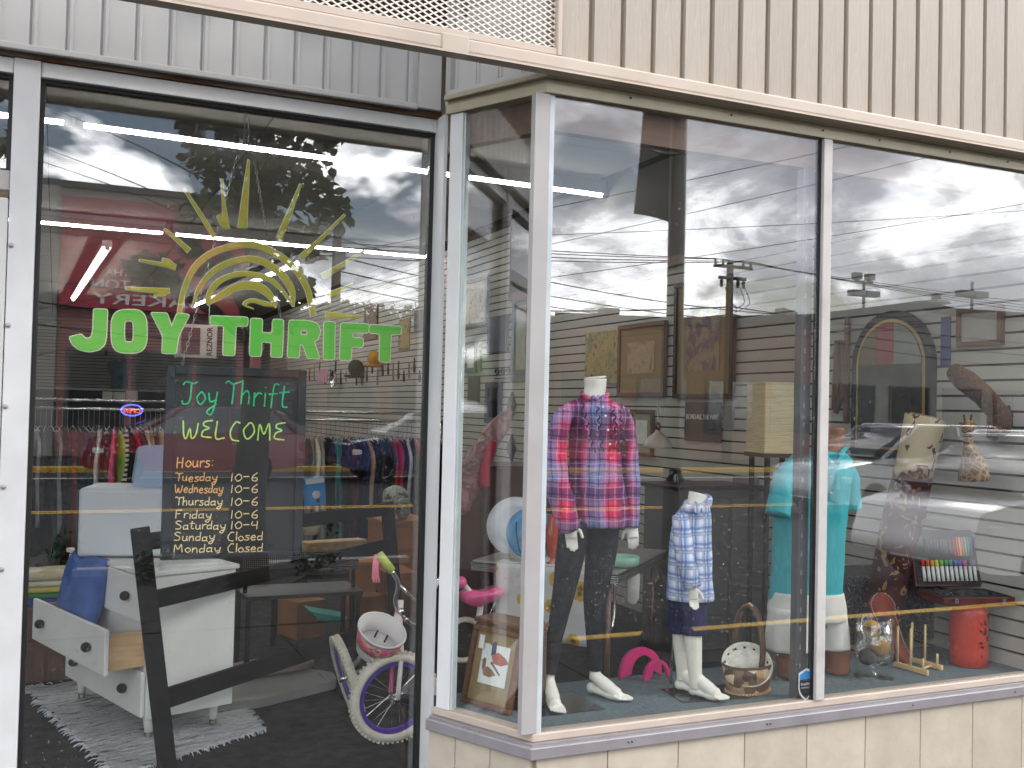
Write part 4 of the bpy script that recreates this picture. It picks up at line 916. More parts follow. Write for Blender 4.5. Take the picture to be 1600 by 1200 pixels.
# black ladder-like bed frame leaning across the entrance
BW = mat('black_painted_wood', (.012, .012, .013), .7, var=.3, scale=6, spec=.12)
bf0, bf1 = V(.470, 4.42, 0), V(1.90, 5.74, 0); LE = V(-.092, .0, 0)
bfm = thing('bed_frame', 'black painted wooden bed frame side leaning in front of the dresser', 'bed frame', bf0)
MB().beam(bf0, bf0+LE*1.5+V(0, 0, 1.0), .075, .035, up=V(0, 1, 0)).build('post', BW, bfm, bev=.003)
MB().beam(bf1, bf1+LE*1.2+V(0, 0, .96), .075, .035, up=V(0, 1, 0)).build('post', BW, bfm, bev=.003)
for za_, zb2, h_ in ((.95, .93, .07), (.71, .72, .075), (.30, .26, .085)):
    MB().beam(bf0+LE*1.5*za_+V(.02, .02, za_-.01), bf1+LE*1.2*zb2+V(-.02, -.02, zb2-.01), h_, .022, up=V(-.7, .7, 0)).build('rail', BW, bfm, bev=.003)
# low black table behind it
p = aZ(427, 1010, 0); q = aZ(549, 1003, 0); tbk = thing('low_table', 'low black metal table frame behind the leaning bed frame', 'table', (p+q)/2)
zt_ = aY(430, 925, p.y).z
for a in (p, q, p+V(.3, .5, 0), q+V(.3, .5, 0)): MB().tube([a, a+V(0, 0, zt_)], .02, 8).build('leg', BW, tbk)
for s_, e_ in ((p, q), (p+V(.3, .5, 0), q+V(.3, .5, 0)), (p, p+V(.3, .5, 0)), (q, q+V(.3, .5, 0))): MB().beam(s_+V(0, 0, zt_), e_+V(0, 0, zt_), .03, .03).build('rail', BW, tbk)
# perforated black bench under the chalkboard
p = aY(415, 880, 5.6); bb = thing('perforated_bench', 'black perforated metal bench seat under the chalkboard', 'bench', (p.x, 5.6, 0))
PERF, t_, p_ = nodes('perforated_metal'); MATS['perforated_metal'] = PERF
vr = N(t_, 'ShaderNodeTexVoronoi', {0: coord(t_, (95, 95, 95)), 'Scale': 1.0, 'Randomness': 0.0}); d_ = ramp(t_, vr.outputs['Distance'], [(.25, (.30, .30, .29)), (.33, (.012, .012, .013))]); t_.links.new(d_, p_.inputs['Base Color'])
MB().span((p.x-.12, 5.6, p.z-.05), (p.x+.52, 5.62, p.z+.05)).build('backrest', PERF, bb)
MB().span((p.x-.12, 5.5, p.z-.18), (p.x+.52, 5.85, p.z-.16)).build('seat', PERF, bb)
for x in (-.1, .5):
    for y in (5.52, 5.83): MB().tube([(p.x+x, y, 0), (p.x+x, y, p.z-.18)], .014, 8).build('leg', BW, bb)
    MB().tube([(p.x+x, 5.63, p.z-.17), (p.x+x, 5.63, p.z+.05)], .012, 8).build('upright', BW, bb)
# folded things at far left, brown trunk
p = aZ(70, 915, .62); fs = thing('folded_linen', 'pile of folded yellow, green and blue linen at far left of entrance glass', 'linen', V(-.02, 6.2, .40))
for i, (c_, z) in enumerate(((srgb(40, 70, 170), 0), (srgb(60, 130, 60), 1), (srgb(212, 196, 110), 2), (srgb(222, 214, 190), 3), (srgb(200, 190, 160), 4))):
    MB().box((-.02+.01*(i % 2), 6.2, .425+.032*i), (.44-.02*i, .34, .03), Matrix.Rotation(rad(3*i-5), 3, 'Z')).build('folded_layer', mat('linen_%d' % i, c_, .9, var=.15, bump=.2), fs, bev=.013, seg=3)
TRK = mat('brown_trunk', srgb(92, 62, 46), .7, var=.3, scale=5, stretch=(12, 12, 1))
tk = thing('brown_chest', 'brown ribbed wooden chest at far left behind the rug', 'chest', (-.05, 6.2, 0))
MB().span((-.42, 5.95, .02), (.2, 6.45, .39)).build('box', TRK, tk, bev=.004); MB().span((-.44, 5.93, .392), (.22, 6.47, .409)).build('lid', TRK, tk, bev=.003)
# boards lying on the carpet
GB = mat('grey_board', srgb(150, 150, 146), .6, var=.1, scale=4, dirt=.3)
def floor_board(name, label, pts, th, m, z=0):
    P_ = [aZ(x, y, z+th) for x, y in pts]; c = sum(P_, V(0, 0, 0))/len(P_); c.z = z
    o = MB().extr([V(q.x, q.y, z+.002) for q in P_], (0, 0, th-.002)).build(name, m, loc=c, bev=.004); tag(o, label, 'board')
floor_board('ironing_board', 'grey flat board with rounded end lying on carpet beside the bicycle', rnd_poly([(330, 1098), (405, 1092), (527, 1062), (522, 1050), (470, 1042), (330, 1066)], 14), .05, GB)
floor_board('striped_board', 'striped pinkish grey board lying on carpet behind the grey board', rnd_poly([(340, 1060), (470, 1040), (495, 1032), (450, 1020), (340, 1040)], 8), .03, mat('pinkish_board', srgb(140, 112, 104), .6, var=.2), .055)
# cardboard boxes and teal tray
CARD = mat('cardboard', srgb(176, 118, 70), .8, var=.12, scale=4); OCH = mat('ochre_wood', srgb(168, 108, 62), .6, var=.2, scale=5, stretch=(1, 6, 6))
def pbox(name, label, cat, x0, y0, x1, y1, Y, dep, m, rz=0, bev=.004, group=None):
    a, b = aY(x0, y1, Y), aY(x1, y1, Y); t_ = aY((x0+x1)/2, y0, Y); c = (a+b)/2; w_ = (b-a).length; h_ = t_.z-c.z
    o = MB().box((c.x, Y+dep/2, c.z+h_/2), (w_, dep, h_), Matrix.Rotation(rz, 3, 'Z')).build(name, m, loc=(c.x, Y+dep/2, c.z), bev=bev)
    return tag(o, label, cat, group)
pbox('cardboard_box', 'open cardboard box low behind bed frame, left of teal tray', 'box', 448, 940, 500, 1000, 6.6, .3, CARD, rad(20))
pbox('cardboard_box', 'tall cardboard box standing upright left of bicycle handlebar', 'box', 558, 878, 592, 925, 6.4, .25, CARD, rad(-8))
pbox('cardboard_box', 'cardboard box on the floor behind bicycle basket', 'box', 560, 932, 596, 990, 6.6, .3, CARD, rad(10))
pbox('wooden_crate', 'wide ochre wooden crate behind bicycle handlebar', 'crate', 605, 895, 652, 930, 6.5, .4, OCH)
a = aY(482, 953, 6.35); b = aY(541, 965, 6.35)
mb = MB(); mb.loft([[V(a.x, 6.35+j*.0, a.z-.04) if 0 else V(x, y, z) for x, y, z in ((a.x, 6.3, a.z), (b.x, 6.3, b.z+.01), (b.x-.02, 6.3, b.z-.02), (a.x+.05, 6.3, a.z-.06))], [V(x, y, z) for x, y, z in ((a.x, 6.5, a.z), (b.x, 6.5, b.z+.01), (b.x-.02, 6.5, b.z-.02), (a.x+.05, 6.5, a.z-.06))]])
tag(mb.build('teal_tray', mat('teal_plastic', srgb(52, 170, 160), .4), loc=(a.x, 6.4, a.z-.06), bev=.005), 'teal plastic tray among the cardboard boxes', 'tray')
# wooden cabinet with green floral bonnet, basket, bulb box, plank
cab = thing('wooden_cabinet', 'small brown wooden cabinet behind the bicycle, under the floral bag', 'cabinet', (2.35, 7.2, 0))
a, b = aY(602, 860, 7.0), aY(670, 815, 7.0)
MB().span((a.x, 7.0, .0), (b.x, 7.45, b.z-.02)).build('carcass', OCH, cab, bev=.004); MB().span((a.x-.02, 6.98, b.z-.019), (b.x+.02, 7.47, b.z+.01)).build('top', OCH, cab, bev=.003)
d_ = MB().span((a.x+.02, 6.985, a.z), (b.x-.08, 6.999, b.z-.04)).build('drawer', CARD, cab, bev=.003); MB().ball((a.x+.06, 6.975, (a.z+b.z)/2-.02), .014, 10, 6).build('knob', OCH, d_, smooth=True)
FLO, t_, p_ = nodes('green_floral'); MATS['green_floral'] = FLO
t_.links.new(ramp(t_, noi(t_, coord(t_), 26, 3, .6), [(.42, srgb(70, 96, 50)), (.5, srgb(196, 190, 200)), (.56, srgb(120, 140, 80)), (.66, srgb(210, 206, 210))]), p_.inputs['Base Color'])
p = aY(620, 785, 7.1); k = mpp(p)
hb = thing('floral_bag', 'green floral fabric bag drooping on top of wooden cabinet', 'bag', p-V(0, 0, 28*k))
MB().loft([[p+V(x*k*s_, dy, z*k*s_) for x, z in rnd_poly([(-20, 20), (-2, 28), (14, 22), (22, 0), (18, -22), (6, -28), (-2, -6), (-14, -22), (-20, -10)], 8)] for s_, dy in ((.6, -.10), (.95, -.05), (1, .0), (.95, .06), (.6, .1))]).build('body', FLO, hb, smooth=True)
p = aY(491, 768, 6.2); k = mpp(p); bx_ = thing('bulb_box', 'blue light bulb carton tilted beside the chalkboard', 'carton', p-V(0, 0, 25*k))
Rb = Matrix.Rotation(rad(-6), 3, 'Y')
MB().box(p, (30*k, .08, 42*k), Rb).build('carton', mat('blue_carton', srgb(40, 140, 214), .5, var=.04), bx_, bev=.002)
MB().box(p+Rb @ V(0, -.0405, 17*k), (29*k, .001, 7*k), Rb).build('white_strip', WHITEP, bx_)
MB().ball(p+V(1*k, -.04, -4*k), 6.5*k, 12, 8, (1, .12, 1)).build('printed_bulb', WHITEP, bx_, smooth=True)
MB().box(p+V(4*k, -.0405, -13*k), (5*k, .002, 7*k), Rb).build('printed_cap', mat('print_navy', (.03, .04, .1), .5), bx_)
WICK, t_, p_ = nodes('wicker'); MATS['wicker'] = WICK
ck = N(t_, 'ShaderNodeTexChecker', {0: coord(t_, (60, 60, 90)), 'Scale': 1.0}); t_.links.new(cmix(t_, noi(t_, coord(t_), 40), srgb(176, 140, 100), srgb(224, 200, 165)), p_.inputs['Base Color'])
t_.links.new(N(t_, 'ShaderNodeBump', {'Height': ck.outputs[1], 'Strength': 1.0, 'Distance': .01}).outputs[0], p_.inputs['Normal'])
p = aY(487, 835, 6.1); k = mpp(p); wbk = thing('wicker_basket', 'pale wicker basket beside the lower edge of the chalkboard', 'basket', p)
MB().lathe([(11*k, 0), (15*k, 10*k), (16*k, 30*k), (14.5*k, 30*k), (13*k, 12*k), (9*k, 2*k)], p, 20).build('weave', WICK, wbk)
pbox('pine_plank', 'pale pine plank lying behind the bed frame rail', 'plank', 474, 846, 575, 862, 6.25, .12, PINE, rad(12))
# ---- bicycle
WT = mat('white_tyre', srgb(206, 200, 186), .8, var=.08, scale=20); PUR = mat('purple_rim', srgb(92, 62, 168), .35, metal=.3); PNK = mat('pink_paint', srgb(232, 90, 150), .3, coat=.4); WPT = mat('white_frame_paint', srgb(222, 216, 214), .3, coat=.3)
fc = aZ(614, 1162, 0); R0 = .208; fc.z = R0
bi = thing('bicycle', 'small child bicycle with white tyres, purple rim and pink front basket', 'bicycle', (fc.x-.1, fc.y+.2, 0))
def wheel(c, ax, r, full=True):
    ax = ax.normalized(); e1 = ZZ-ax*ax.dot(ZZ); e1.normalize(); e2 = ax.cross(e1)
    ring = lambda q, off=0: [c+e1*(q*math.cos(t))+e2*(q*math.sin(t))+ax*off for t in [2*math.pi*i/48 for i in range(48)]]
    w_ = MB().tube(ring(r-.022), .023, 12, closed=True).build('wheel', WT, bi, smooth=True)
    mb = MB()
    for i in range(56):
        t = 2*math.pi*i/56; d = e1*math.cos(t)+e2*math.sin(t)
        for s in (-1, 1): mb.beam(c+d*(r-.008)+ax*(.012*s), c+d*(r+.004)+ax*(.013*s), .010, .012, up=ax)
    o = mb.build('tread_knobs', WT, w_); o['kind'] = 'stuff'
    MB().loft([[c+(e1*math.cos(t)+e2*math.sin(t))*q+ax*s for q, s in ((r-.043, -.012), (r-.043, .012), (r-.062, .009), (r-.062, -.009))] for t in [2*math.pi*i/48 for i in range(48)]], closed=True).build('rim', PUR, w_, angle=40)
    mb = MB()
    for i in range(24):
        t = 2*math.pi*i/24; d = e1*math.cos(t)+e2*math.sin(t); d2 = e1*math.cos(t+.9*(-1)**(i//2))+e2*math.sin(t+.9*(-1)**(i//2)); mb.tube([c+d2*.016+ax*(.014*(-1)**i), c+d*(r-.06)], .0012, 4)
    o = mb.build('spokes', CHROME, w_); o['kind'] = 'stuff'
    MB().tube([c-ax*.04, c+ax*.04], .013, 10).build('hub', CHROME, w_, smooth=True); return w_
fax = (HF*math.cos(rad(27))-HR*math.sin(rad(27))); wheel(fc, fax+V(0, 0, .10), R0)
rc = aZ(541, 1135, 0)+V(.03, .12, R0); rdir = (fc-rc).normalized(); rax = (HR*.93+HF*.36+V(0, 0, .30)); wheel(rc+V(0, 0, -.01), rax, R0)
hd = fc + V(.03, .06, .36)
fk = fax.cross(ZZ).normalized()
for s in (-1, 1): MB().tube(catmull([fc+fax*(.045*s), fc+fax*(.05*s)+V(.02, .03, .2), hd+fax*(.03*s)-V(0, 0, .08)], 5), .011, 8).build('fork_blade', PNK if s > 0 else WPT, bi, smooth=True)
MB().tube([hd-V(0, 0, .10), hd+V(.01, .02, .06)], .02, 10).build('head_tube', WPT, bi, smooth=True)
sp = rc + V(.10, -.22, .27)
for a, b, r_ in ((hd, sp+V(0, 0, -.18), .018), (sp+V(0, 0, -.2), sp+V(-.02, .04, .06), .015), (sp+V(0, 0, -.18), rc, .012), (sp, rc, .011), (hd-V(0, 0, .06), sp-V(0, 0, .05), .016)): MB().tube([a, b], r_, 10).build('frame_tube', WPT, bi, smooth=True)
MB().ball(aY(606, 1004, fc.y+.30), .07, 14, 8, (.8, 1.2, .4)).build('saddle', WPT, bi, smooth=True)
bY = hd.y
gp = [aY(592, 866, bY-.02), aY(612, 892, bY-.02)]
bar = [aY(612, 892, bY-.02), aY(622, 912, bY-.01), aY(618, 938, bY), aY(622, 955, bY), aY(632, 966, bY)]
MB().tube(catmull(bar, 6), .0115, 10).build('handlebar', CHROME, bi, smooth=True)
MB().tube(catmull([aY(632, 966, bY), aY(646, 976, bY+.02), aY(664, 968, bY+.08), aY(674, 930, bY+.12), aY(690, 900, bY+.15)], 6), .0115, 10).build('handlebar', CHROME, bi, smooth=True)
MB().tube([aY(624, 914, bY), aY(652, 942, bY+.05)], .008, 8).build('cross_bar', CHROME, bi, smooth=True)
MB().tube([hd+V(0, 0, .02), aY(630, 958, bY)], .017, 10).build('stem', CHROME, bi, smooth=True)
MB().tube(gp, .021, 12).build('grip', mat('lime_grip', srgb(188, 198, 96), .6), bi, smooth=True)
mb = MB()
for i in range(9): mb.tube(catmull([gp[0]+V(.004*i-.018, 0, 0), gp[0]+V(.003*i-.03, -.01, -.05), gp[0]+V(.004*i-.03+.004*math.sin(i*2), -.01, -.11-.008*(i % 3))], 4), .003, 5)
o = mb.build('streamers', mat('pink_streamer', srgb(226, 130, 150), .5), bi); o['kind'] = 'stuff'
# basket hung at the front: white oval rim tilted to the glass, pink printed band below
bc = aY(597, 985, bY-.10); k = mpp(bc)
no_ = (-FW*.62+UP*.72+RT*.28).normalized(); e1 = RT*.86-UP*.50; e1 = (e1-no_*e1.dot(no_)).normalized(); e2 = no_.cross(e1); e3 = -no_
oval = lambda s, d, n=36: [bc+e1*(39*k*s*math.cos(t))+e2*(30*k*s*math.sin(t))+e3*d for t in [2*math.pi*i/n for i in range(n)]]
bsk = MB().loft([oval(.80, .165), oval(.86, .12)]).build('basket', WPT, bi, angle=40)
MB().loft([oval(.86, .1195), oval(.965, .02), oval(1.0, .0), oval(.95, .0), oval(.8, .11)], cap=False).build('wall', WPT, bsk, smooth=True)
PBN, t_, p_ = nodes('pink_basket_print'); MATS['pink_basket_print'] = PBN
t_.links.new(ramp(t_, noi(t_, coord(t_), 22, 2), [(.40, srgb(236, 60, 140)), (.52, srgb(240, 90, 160)), (.58, srgb(250, 210, 60)), (.64, srgb(120, 60, 150)), (.7, srgb(255, 160, 190))]), p_.inputs['Base Color'])
MB().loft([oval(.885, .105), oval(.975, .022), oval(.985, .022), oval(.895, .105)], cap=False, closed=True).build('printed_band', PBN, bsk, smooth=True)
MB().loft([oval(1.03, .006), oval(1.03, -.006), oval(.96, -.006), oval(.96, .006)], cap=False, closed=True).build('rim', WPT, bsk, smooth=True)
for s in (-.25, .25): MB().tube([bc+e1*(.10*s)+e2*.015+e3*.095, bc+e1*(.10*s)+e2*.045+e3*.075], .005, 6).build('strap', KNOB, bsk)
MB().lathe([(.085, 0), (.09, .003), (.03, .004)], fc+V(.25, .3, .02), 20, Matrix.Rotation(rad(80), 3, 'Y')).build('chain_guard', PNK, bi, smooth=True)
# ================================================================== the display behind the bay glass
ZP = .377
def ploft(rows, Y0, n=40, k=4, wr=0.0, seed=0, tilt=0.0, cap=True, fold=0):
    """rows (y, xl, xr, depth ratio) in photo pixels at depth Y0 -> lofted body with real depth"""
    R_ = catmull([(r[1], r[2], r[0]) for r in rows], k); Q = catmull([(r[3], 0, 0) for r in rows], k); rings = []
    for (xl, xr, y), q in zip(R_, Q):
        c = aY((xl+xr)/2, y, Y0); a = abs(xr-xl)/2*mpp(c); b = a*q.x; ring = []
        for j in range(n):
            t = 2*math.pi*j/n; e = 1+wr*noise.noise(V(3*math.cos(t)+seed, 3*math.sin(t), c.z*9)) + fold*math.sin(t*9+seed+c.z*4)
            ring.append(c + HR*(a*math.cos(t)*e) + HF*(b*math.sin(t)*e) + V(0, 0, tilt*a*math.cos(t)))
        rings.append(ring)
    return MB().loft(rings, cap)
def plimb(mb, pts, n=14, k=4, wr=0.0, seed=0, flat=1.0):
    """pts (px, py, depth Y, radius px)"""
    P_ = [aY(x, y, Y) for x, y, Y, r in pts]; rr = [r*mpp(p) for p, (_, _, _, r) in zip(P_, pts)]
    c = catmull(P_, k); rc_ = [q.x for q in catmull([(r, 0, 0) for r in rr], k)] if len(pts) > 2 else rr
    o = len(mb.v); mb.tube(c, rc_, n, flat=flat)
    if wr:
        for i in range(o, len(mb.v)):
            v = mb.v[i]; mb.v[i] = v + V(noise.noise(v*14+V(seed, 0, 0)), noise.noise(v*14+V(0, seed, 3)), noise.noise(v*14+V(7, 0, seed)))*wr
    return mb
def remesh(o, vox, it=3):
    r = o.modifiers.new('remesh', 'REMESH'); r.mode = 'VOXEL'; r.voxel_size = vox; r.use_smooth_shade = True
    s = o.modifiers.new('smooth', 'SMOOTH'); s.factor = .5; s.iterations = it
    return o
def foot(mb, ank, d, L, z0):
    d = Vector(d).normalized(); s = V(-d.y, d.x, 0)
    F_ = lambda u, h_: V(ank.x, ank.y, z0+h_)+d*(L*u)
    mb.tube(catmull([V(ank.x, ank.y, max(ank.z, z0+.10)), F_(.03, .075), F_(.26, .050), F_(.48, .031), F_(.64, .019)], 4), [.021]*3+[.0245]*4+[.026]*4+[.0235]*4+[.017]*2, 12)
    mb.tube(catmull([F_(-.10, .024), F_(.1, .020), F_(.38, .016), F_(.60, .014)], 4), [.020]*3+[.021]*4+[.024]*4+[.022]*2, 12, flat=.75, up=ZZ)
    mb.ball(F_(-.07, .024), .022, 12, 8)
    for i, (o_, ln, r) in enumerate(((.024, .30, .0095), (.0085, .30, .0062), (-.004, .27, .0058), (-.0155, .23, .0054), (-.026, .18, .005))):
        a = V(ank.x, ank.y, z0+.017)+d*L*.55+s*o_*.9; mb.tube([a, a+d*L*ln*.6+V(0, 0, -.002), a+d*L*ln+V(0, 0, -.006)], [r*1.1, r, r*.8], 8)
def hand(mb, wr_, d, side, sz=1.0, curl=.5, fw=None):
    """d: direction of the fingers, side: towards the thumb"""
    d = Vector(d).normalized(); side = Vector(side); side = (side-d*side.dot(d)).normalized(); nn_ = d.cross(side)
    if fw is not None and nn_.dot(fw) < 0: nn_ = -nn_
    mb.tube([wr_-d*.03, wr_, wr_+d*.03*sz, wr_+d*.065*sz], [.018*sz, .018*sz, .028*sz, .028*sz], 12, flat=.55, up=nn_)
    for i, (o_, L, r) in enumerate(((.021, .060, .0068), (.0075, .068, .007), (-.007, .064, .0068), (-.0205, .05, .006))):
        a = wr_+d*.06*sz+side*o_*sz; q = [a]; dd = d.copy()
        for j, f in enumerate((.45, .32, .23)):
            dd = (dd + nn_*curl*(.25+.3*j)).normalized(); q.append(q[-1]+dd*L*f*sz)
        mb.tube(q, [r*sz*1.1, r*sz, r*sz*.95, r*sz*.75], 8)
    a = wr_+d*.02*sz+side*.022*sz; mb.tube([a, a+(d*.6+side*.7)*.03*sz, a+(d*.95+side*.55)*.052*sz+nn_*.008], [.010*sz, .009*sz, .007*sz], 8)
def plaid(name, base, b1, b2, line, pale, f=11.0, ph=0.0, fine=4):
    m, t, p = nodes(name); MATS[name] = m
    c = t.nodes.new('ShaderNodeTexCoord'); s = N(t, 'ShaderNodeSeparateXYZ', {0: c.outputs['Object']})
    nz = noi(t, c.outputs['Object'], 6, 2); off = mmath(t, 'MULTIPLY_ADD', nz, .03, -.015)
    u = mmath(t, 'ADD', mmath(t, 'MULTIPLY', s.outputs[0], .9125), mmath(t, 'ADD', mmath(t, 'MULTIPLY', s.outputs[1], -.409), off)); v = mmath(t, 'ADD', s.outputs[2], off)
    def band(x, fr, phs, lo, hi):
        w_ = mmath(t, 'SINE', mmath(t, 'MULTIPLY_ADD', x, fr*6.283, phs)); return ramp(t, mmath(t, 'MULTIPLY_ADD', w_, .5, .5), [(lo, 0), (hi, 1)])
    col = cmix(t, mmath(t, 'MULTIPLY', band(u, f, ph, .45, .9), .72), base, b1)
    col = cmix(t, mmath(t, 'MULTIPLY', band(v, f*.85, 1.0+ph, .5, .95), .58), col, b1)
    col = cmix(t, mmath(t, 'MULTIPLY', band(u, f, ph+2.4, .80, .93), .7), col, b2); col = cmix(t, mmath(t, 'MULTIPLY', band(v, f*.85, ph+3.3, .80, .93), .7), col, b2)
    for x, fr, phs in ((u, f*fine, .5), (v, f*fine*.85, 1.2)):
        col = cmix(t, mmath(t, 'MULTIPLY', band(x, fr, phs, .90, .98), .55), col, line); col = cmix(t, mmath(t, 'MULTIPLY', band(x, fr, phs+2.2, .93, .99), .28), col, pale)
    t.links.new(col, p.inputs['Base Color']); p.inputs['Roughness'].default_value = .85; p.inputs['Specular IOR Level'].default_value = .08
    b = N(t, 'ShaderNodeBump', {'Height': noi(t, coord(t, (1, 1, .45)), 22, 3, .6), 'Strength': .5, 'Distance': .02}); t.links.new(b.outputs[0], p.inputs['Normal'])
    return m
SKINW = mat('mannequin_white', srgb(232, 228, 216), .45, var=.02)
PLG = plaid('pink_blue_plaid', srgb(232, 48, 92), srgb(90, 140, 190), srgb(70, 44, 100), srgb(38, 30, 66), srgb(236, 190, 214), 5.2, .6, 5)
PLB = plaid('blue_white_plaid', srgb(226, 230, 240), srgb(150, 178, 224), srgb(70, 96, 160), srgb(60, 84, 150), srgb(245, 248, 252), 19, 0, 1)
LEGG = mat('charcoal_leggings', (.022, .022, .026), .9, var=.3, scale=30, bump=.2)
DKBASE = mat('smoked_glass_base', (.03, .035, .04), .15, spec=.6)
# ---- girl mannequin
GY = 3.58; g0 = V(aZ(905, 1090, ZP).x, GY, ZP)
gm = thing('mannequin', 'headless white girl mannequin wearing pink and blue plaid shirt and black leggings', 'mannequin', g0)
mb = MB()
plimb(mb, [(930, 592, GY, 18), (930, 606, GY, 17), (927, 622, GY, 17)], 20)
plimb(mb, [(928, 622, GY, 17), (927, 650, GY, 22), (930, 700, GY, 21), (930, 760, GY, 18), (922, 815, GY, 15)], 20)
plimb(mb, [(885, 640, GY, 11), (868, 700, GY, 11), (874, 760, GY-.02, 9), (890, 815, GY-.04, 7)])
plimb(mb, [(972, 642, GY, 11), (982, 700, GY, 10), (988, 770, GY-.02, 8), (987, 815, GY-.03, 7)])
plimb(mb, [(897, 830, GY, 16), (880, 930, GY-.01, 11), (866, 1000, GY, 8), (859, 1048, GY, 8), (858, 1070, GY, 9)])
plimb(mb, [(943, 830, GY, 16), (930, 930, GY, 12), (929, 1000, GY+.03, 8.5), (930, 1044, GY+.04, 8), (929, 1062, GY+.04, 9)])
la, ra = aY(858, 1066, GY), aY(929, 1058, GY+.04)
foot(mb, la, (-.22, -.95, 0), .20, ZP+.002); foot(mb, ra, (.42, -.9, 0), .20, ZP+.002)
hl, hr = aY(891, 818, GY-.05), aY(987, 818, GY-.05)
hand(mb, hl, V(.10, -.02, -1), HR, .86, .12, -HF); hand(mb, hr, V(.05, -.15, -1), -HR, .86, .55, -HR)
remesh(mb.build('body', SKINW, gm, smooth=True), .0034, 1)
MB().lathe([(.0, .0), (17.6*mpp(g0), .0), (17.6*mpp(g0), .006), (0, .0062)], aY(930, 591, GY), 24, Matrix.Rotation(rad(-8), 3, 'Y')).build('neck_cap', SKINW, gm)
MB().box((la.x+.02, GY-.02, ZP+.0008), (.30, .26, .0014)).build('base_plate', DKBASE, gm)
mb = ploft([(622, 905, 952, .85), (632, 884, 966, .62), (645, 878, 978, .6), (675, 889, 974, .66), (707, 890, 971, .70), (740, 888, 972, .74), (780, 889, 979, .78), (822, 894, 983, .80)], GY, 64, 6, .05, 1, fold=0)
for i, v in enumerate(mb.v):
    row = i//64
    if row > 24: f_ = min(1, (row-24)/16); t = 2*math.pi*(i % 64)/64; c = aY(932, 760, GY); d = v-V(c.x, c.y, v.z); mb.v[i] = v + d.normalized()*(.009*f_*math.sin(11*t+1.3*math.sin(3*t)))
mb.build('shirt', PLG, gm, smooth=True)
mb = plimb(MB(), [(899, 636, GY, 9), (880, 652, GY, 15), (868, 700, GY-.01, 18), (868, 745, GY-.03, 20), (880, 790, GY-.05, 19), (890, 828, GY-.055, 18)], 24, 6, .008, 2); mb.build('sleeve', PLG, gm, smooth=True)
mb = plimb(MB(), [(960, 636, GY, 9), (973, 654, GY, 14), (982, 700, GY-.01, 14), (986, 750, GY-.03, 13), (988, 795, GY-.045, 12), (988, 824, GY-.05, 11)], 24, 6, .006, 5); mb.build('sleeve', PLG, gm, smooth=True)
MB().tube([aY(929+20*math.cos(t), 617+5*math.sin(t)+2.0*math.sin(t*14), GY-.055*math.sin(t)) for t in [2*math.pi*i/60 for i in range(60)]], .008, 6, closed=True).build('collar_ruffle', PLG, gm, smooth=True)
NAVY = mat('navy_trim', (.03, .025, .07), .8)
for x0, y0, x1, y1 in ((906, 628, 925, 706), (930, 634, 938, 704), (955, 634, 964, 704), (966, 630, 971, 702)):
    pts, pn = [], []
    for i in range(40):
        u = i/39; x = x0+(x1-x0)*u+2.6*math.sin(u*34); y = y0+(y1-y0)*u
        dx = (x-932)/45; yy = GY-.105*math.sqrt(max(.05, 1-dx*dx*.8))*(1 if y > 640 else .8)
        pts.append(aY(x, y, yy-.004)); pn.append(aY(x+3.2, y+1, yy-.006))
    MB().tube(pts, .006, 6, flat=.6).build('ruffle', PLG, gm, smooth=True); MB().tube(pn, .0028, 5).build('ruffle_edge', NAVY, gm, smooth=True)
for x, y in ((942, 636), (946, 650), (950, 672), (953, 694)): MB().ball(aY(x, y, GY-.112), .0055, 10, 6, (1, .5, 1)).build('button', WHITEP, gm, smooth=True)
mb = plimb(MB(), [(898, 815, GY, 24), (892, 860, GY, 23), (880, 930, GY-.01, 17.5), (866, 1000, GY, 12.5), (859, 1052, GY, 11.5)], 20, 6, .002); mb.build('legging', LEGG, gm, smooth=True)
mb = plimb(MB(), [(944, 815, GY, 25), (940, 860, GY, 24), (930, 930, GY, 19), (929, 1000, GY+.03, 13), (930, 1046, GY+.04, 11.5)], 20, 6, .002); mb.build('legging', LEGG, gm, smooth=True)
# ---- boy mannequin
BY = 3.47; b0 = aZ(1090, 1085, ZP); b0.y = BY
bo = thing('mannequin', 'small headless white boy mannequin in blue white plaid shirt and navy shorts', 'mannequin', (b0.x, BY, ZP))
mb = MB()
plimb(mb, [(1091, 771, BY, 15), (1088, 784, BY, 14), (1086, 800, BY, 16)], 18)
plimb(mb, [(1085, 800, BY, 16), (1080, 850, BY, 19), (1078, 920, BY, 17), (1075, 962, BY, 12)], 18)
plimb(mb, [(1062, 965, BY+.045, 12), (1063, 1000, BY+.06, 12), (1066, 1050, BY+.07, 9), (1066, 1062, BY+.07, 9)])
plimb(mb, [(1084, 965, BY-.02, 13), (1083, 1000, BY-.02, 14), (1086, 1050, BY-.02, 11), (1088, 1074, BY-.02, 10)])
foot(mb, aY(1066, 1058, BY+.07), (.5, -.86, 0), .15, ZP+.004); foot(mb, aY(1088, 1072, BY-.02), (.52, -.85, 0), .155, ZP+.004)
plimb(mb, [(1066, 815, BY-.02, 9), (1074, 870, BY-.07, 9), (1082, 918, BY-.1, 8)])
hand(mb, aY(1083, 917, BY-.10), V(.03, -.05, -1), HR, .72, .5, -HR)
remesh(mb.build('body', SKINW, bo, smooth=True), .0034, 1)
MB().box(aZ(1102, 1084, ZP)+V(0, 0, .0012), (.30, .20, .002), Matrix.Rotation(rad(-8), 3, 'Z')).build('base_plate', DKBASE, bo)
MB().tube([aZ(1048, 1067, ZP), aY(1052, 985, BY+.11)], .006, 8).build('support_rod', CHROME, bo)
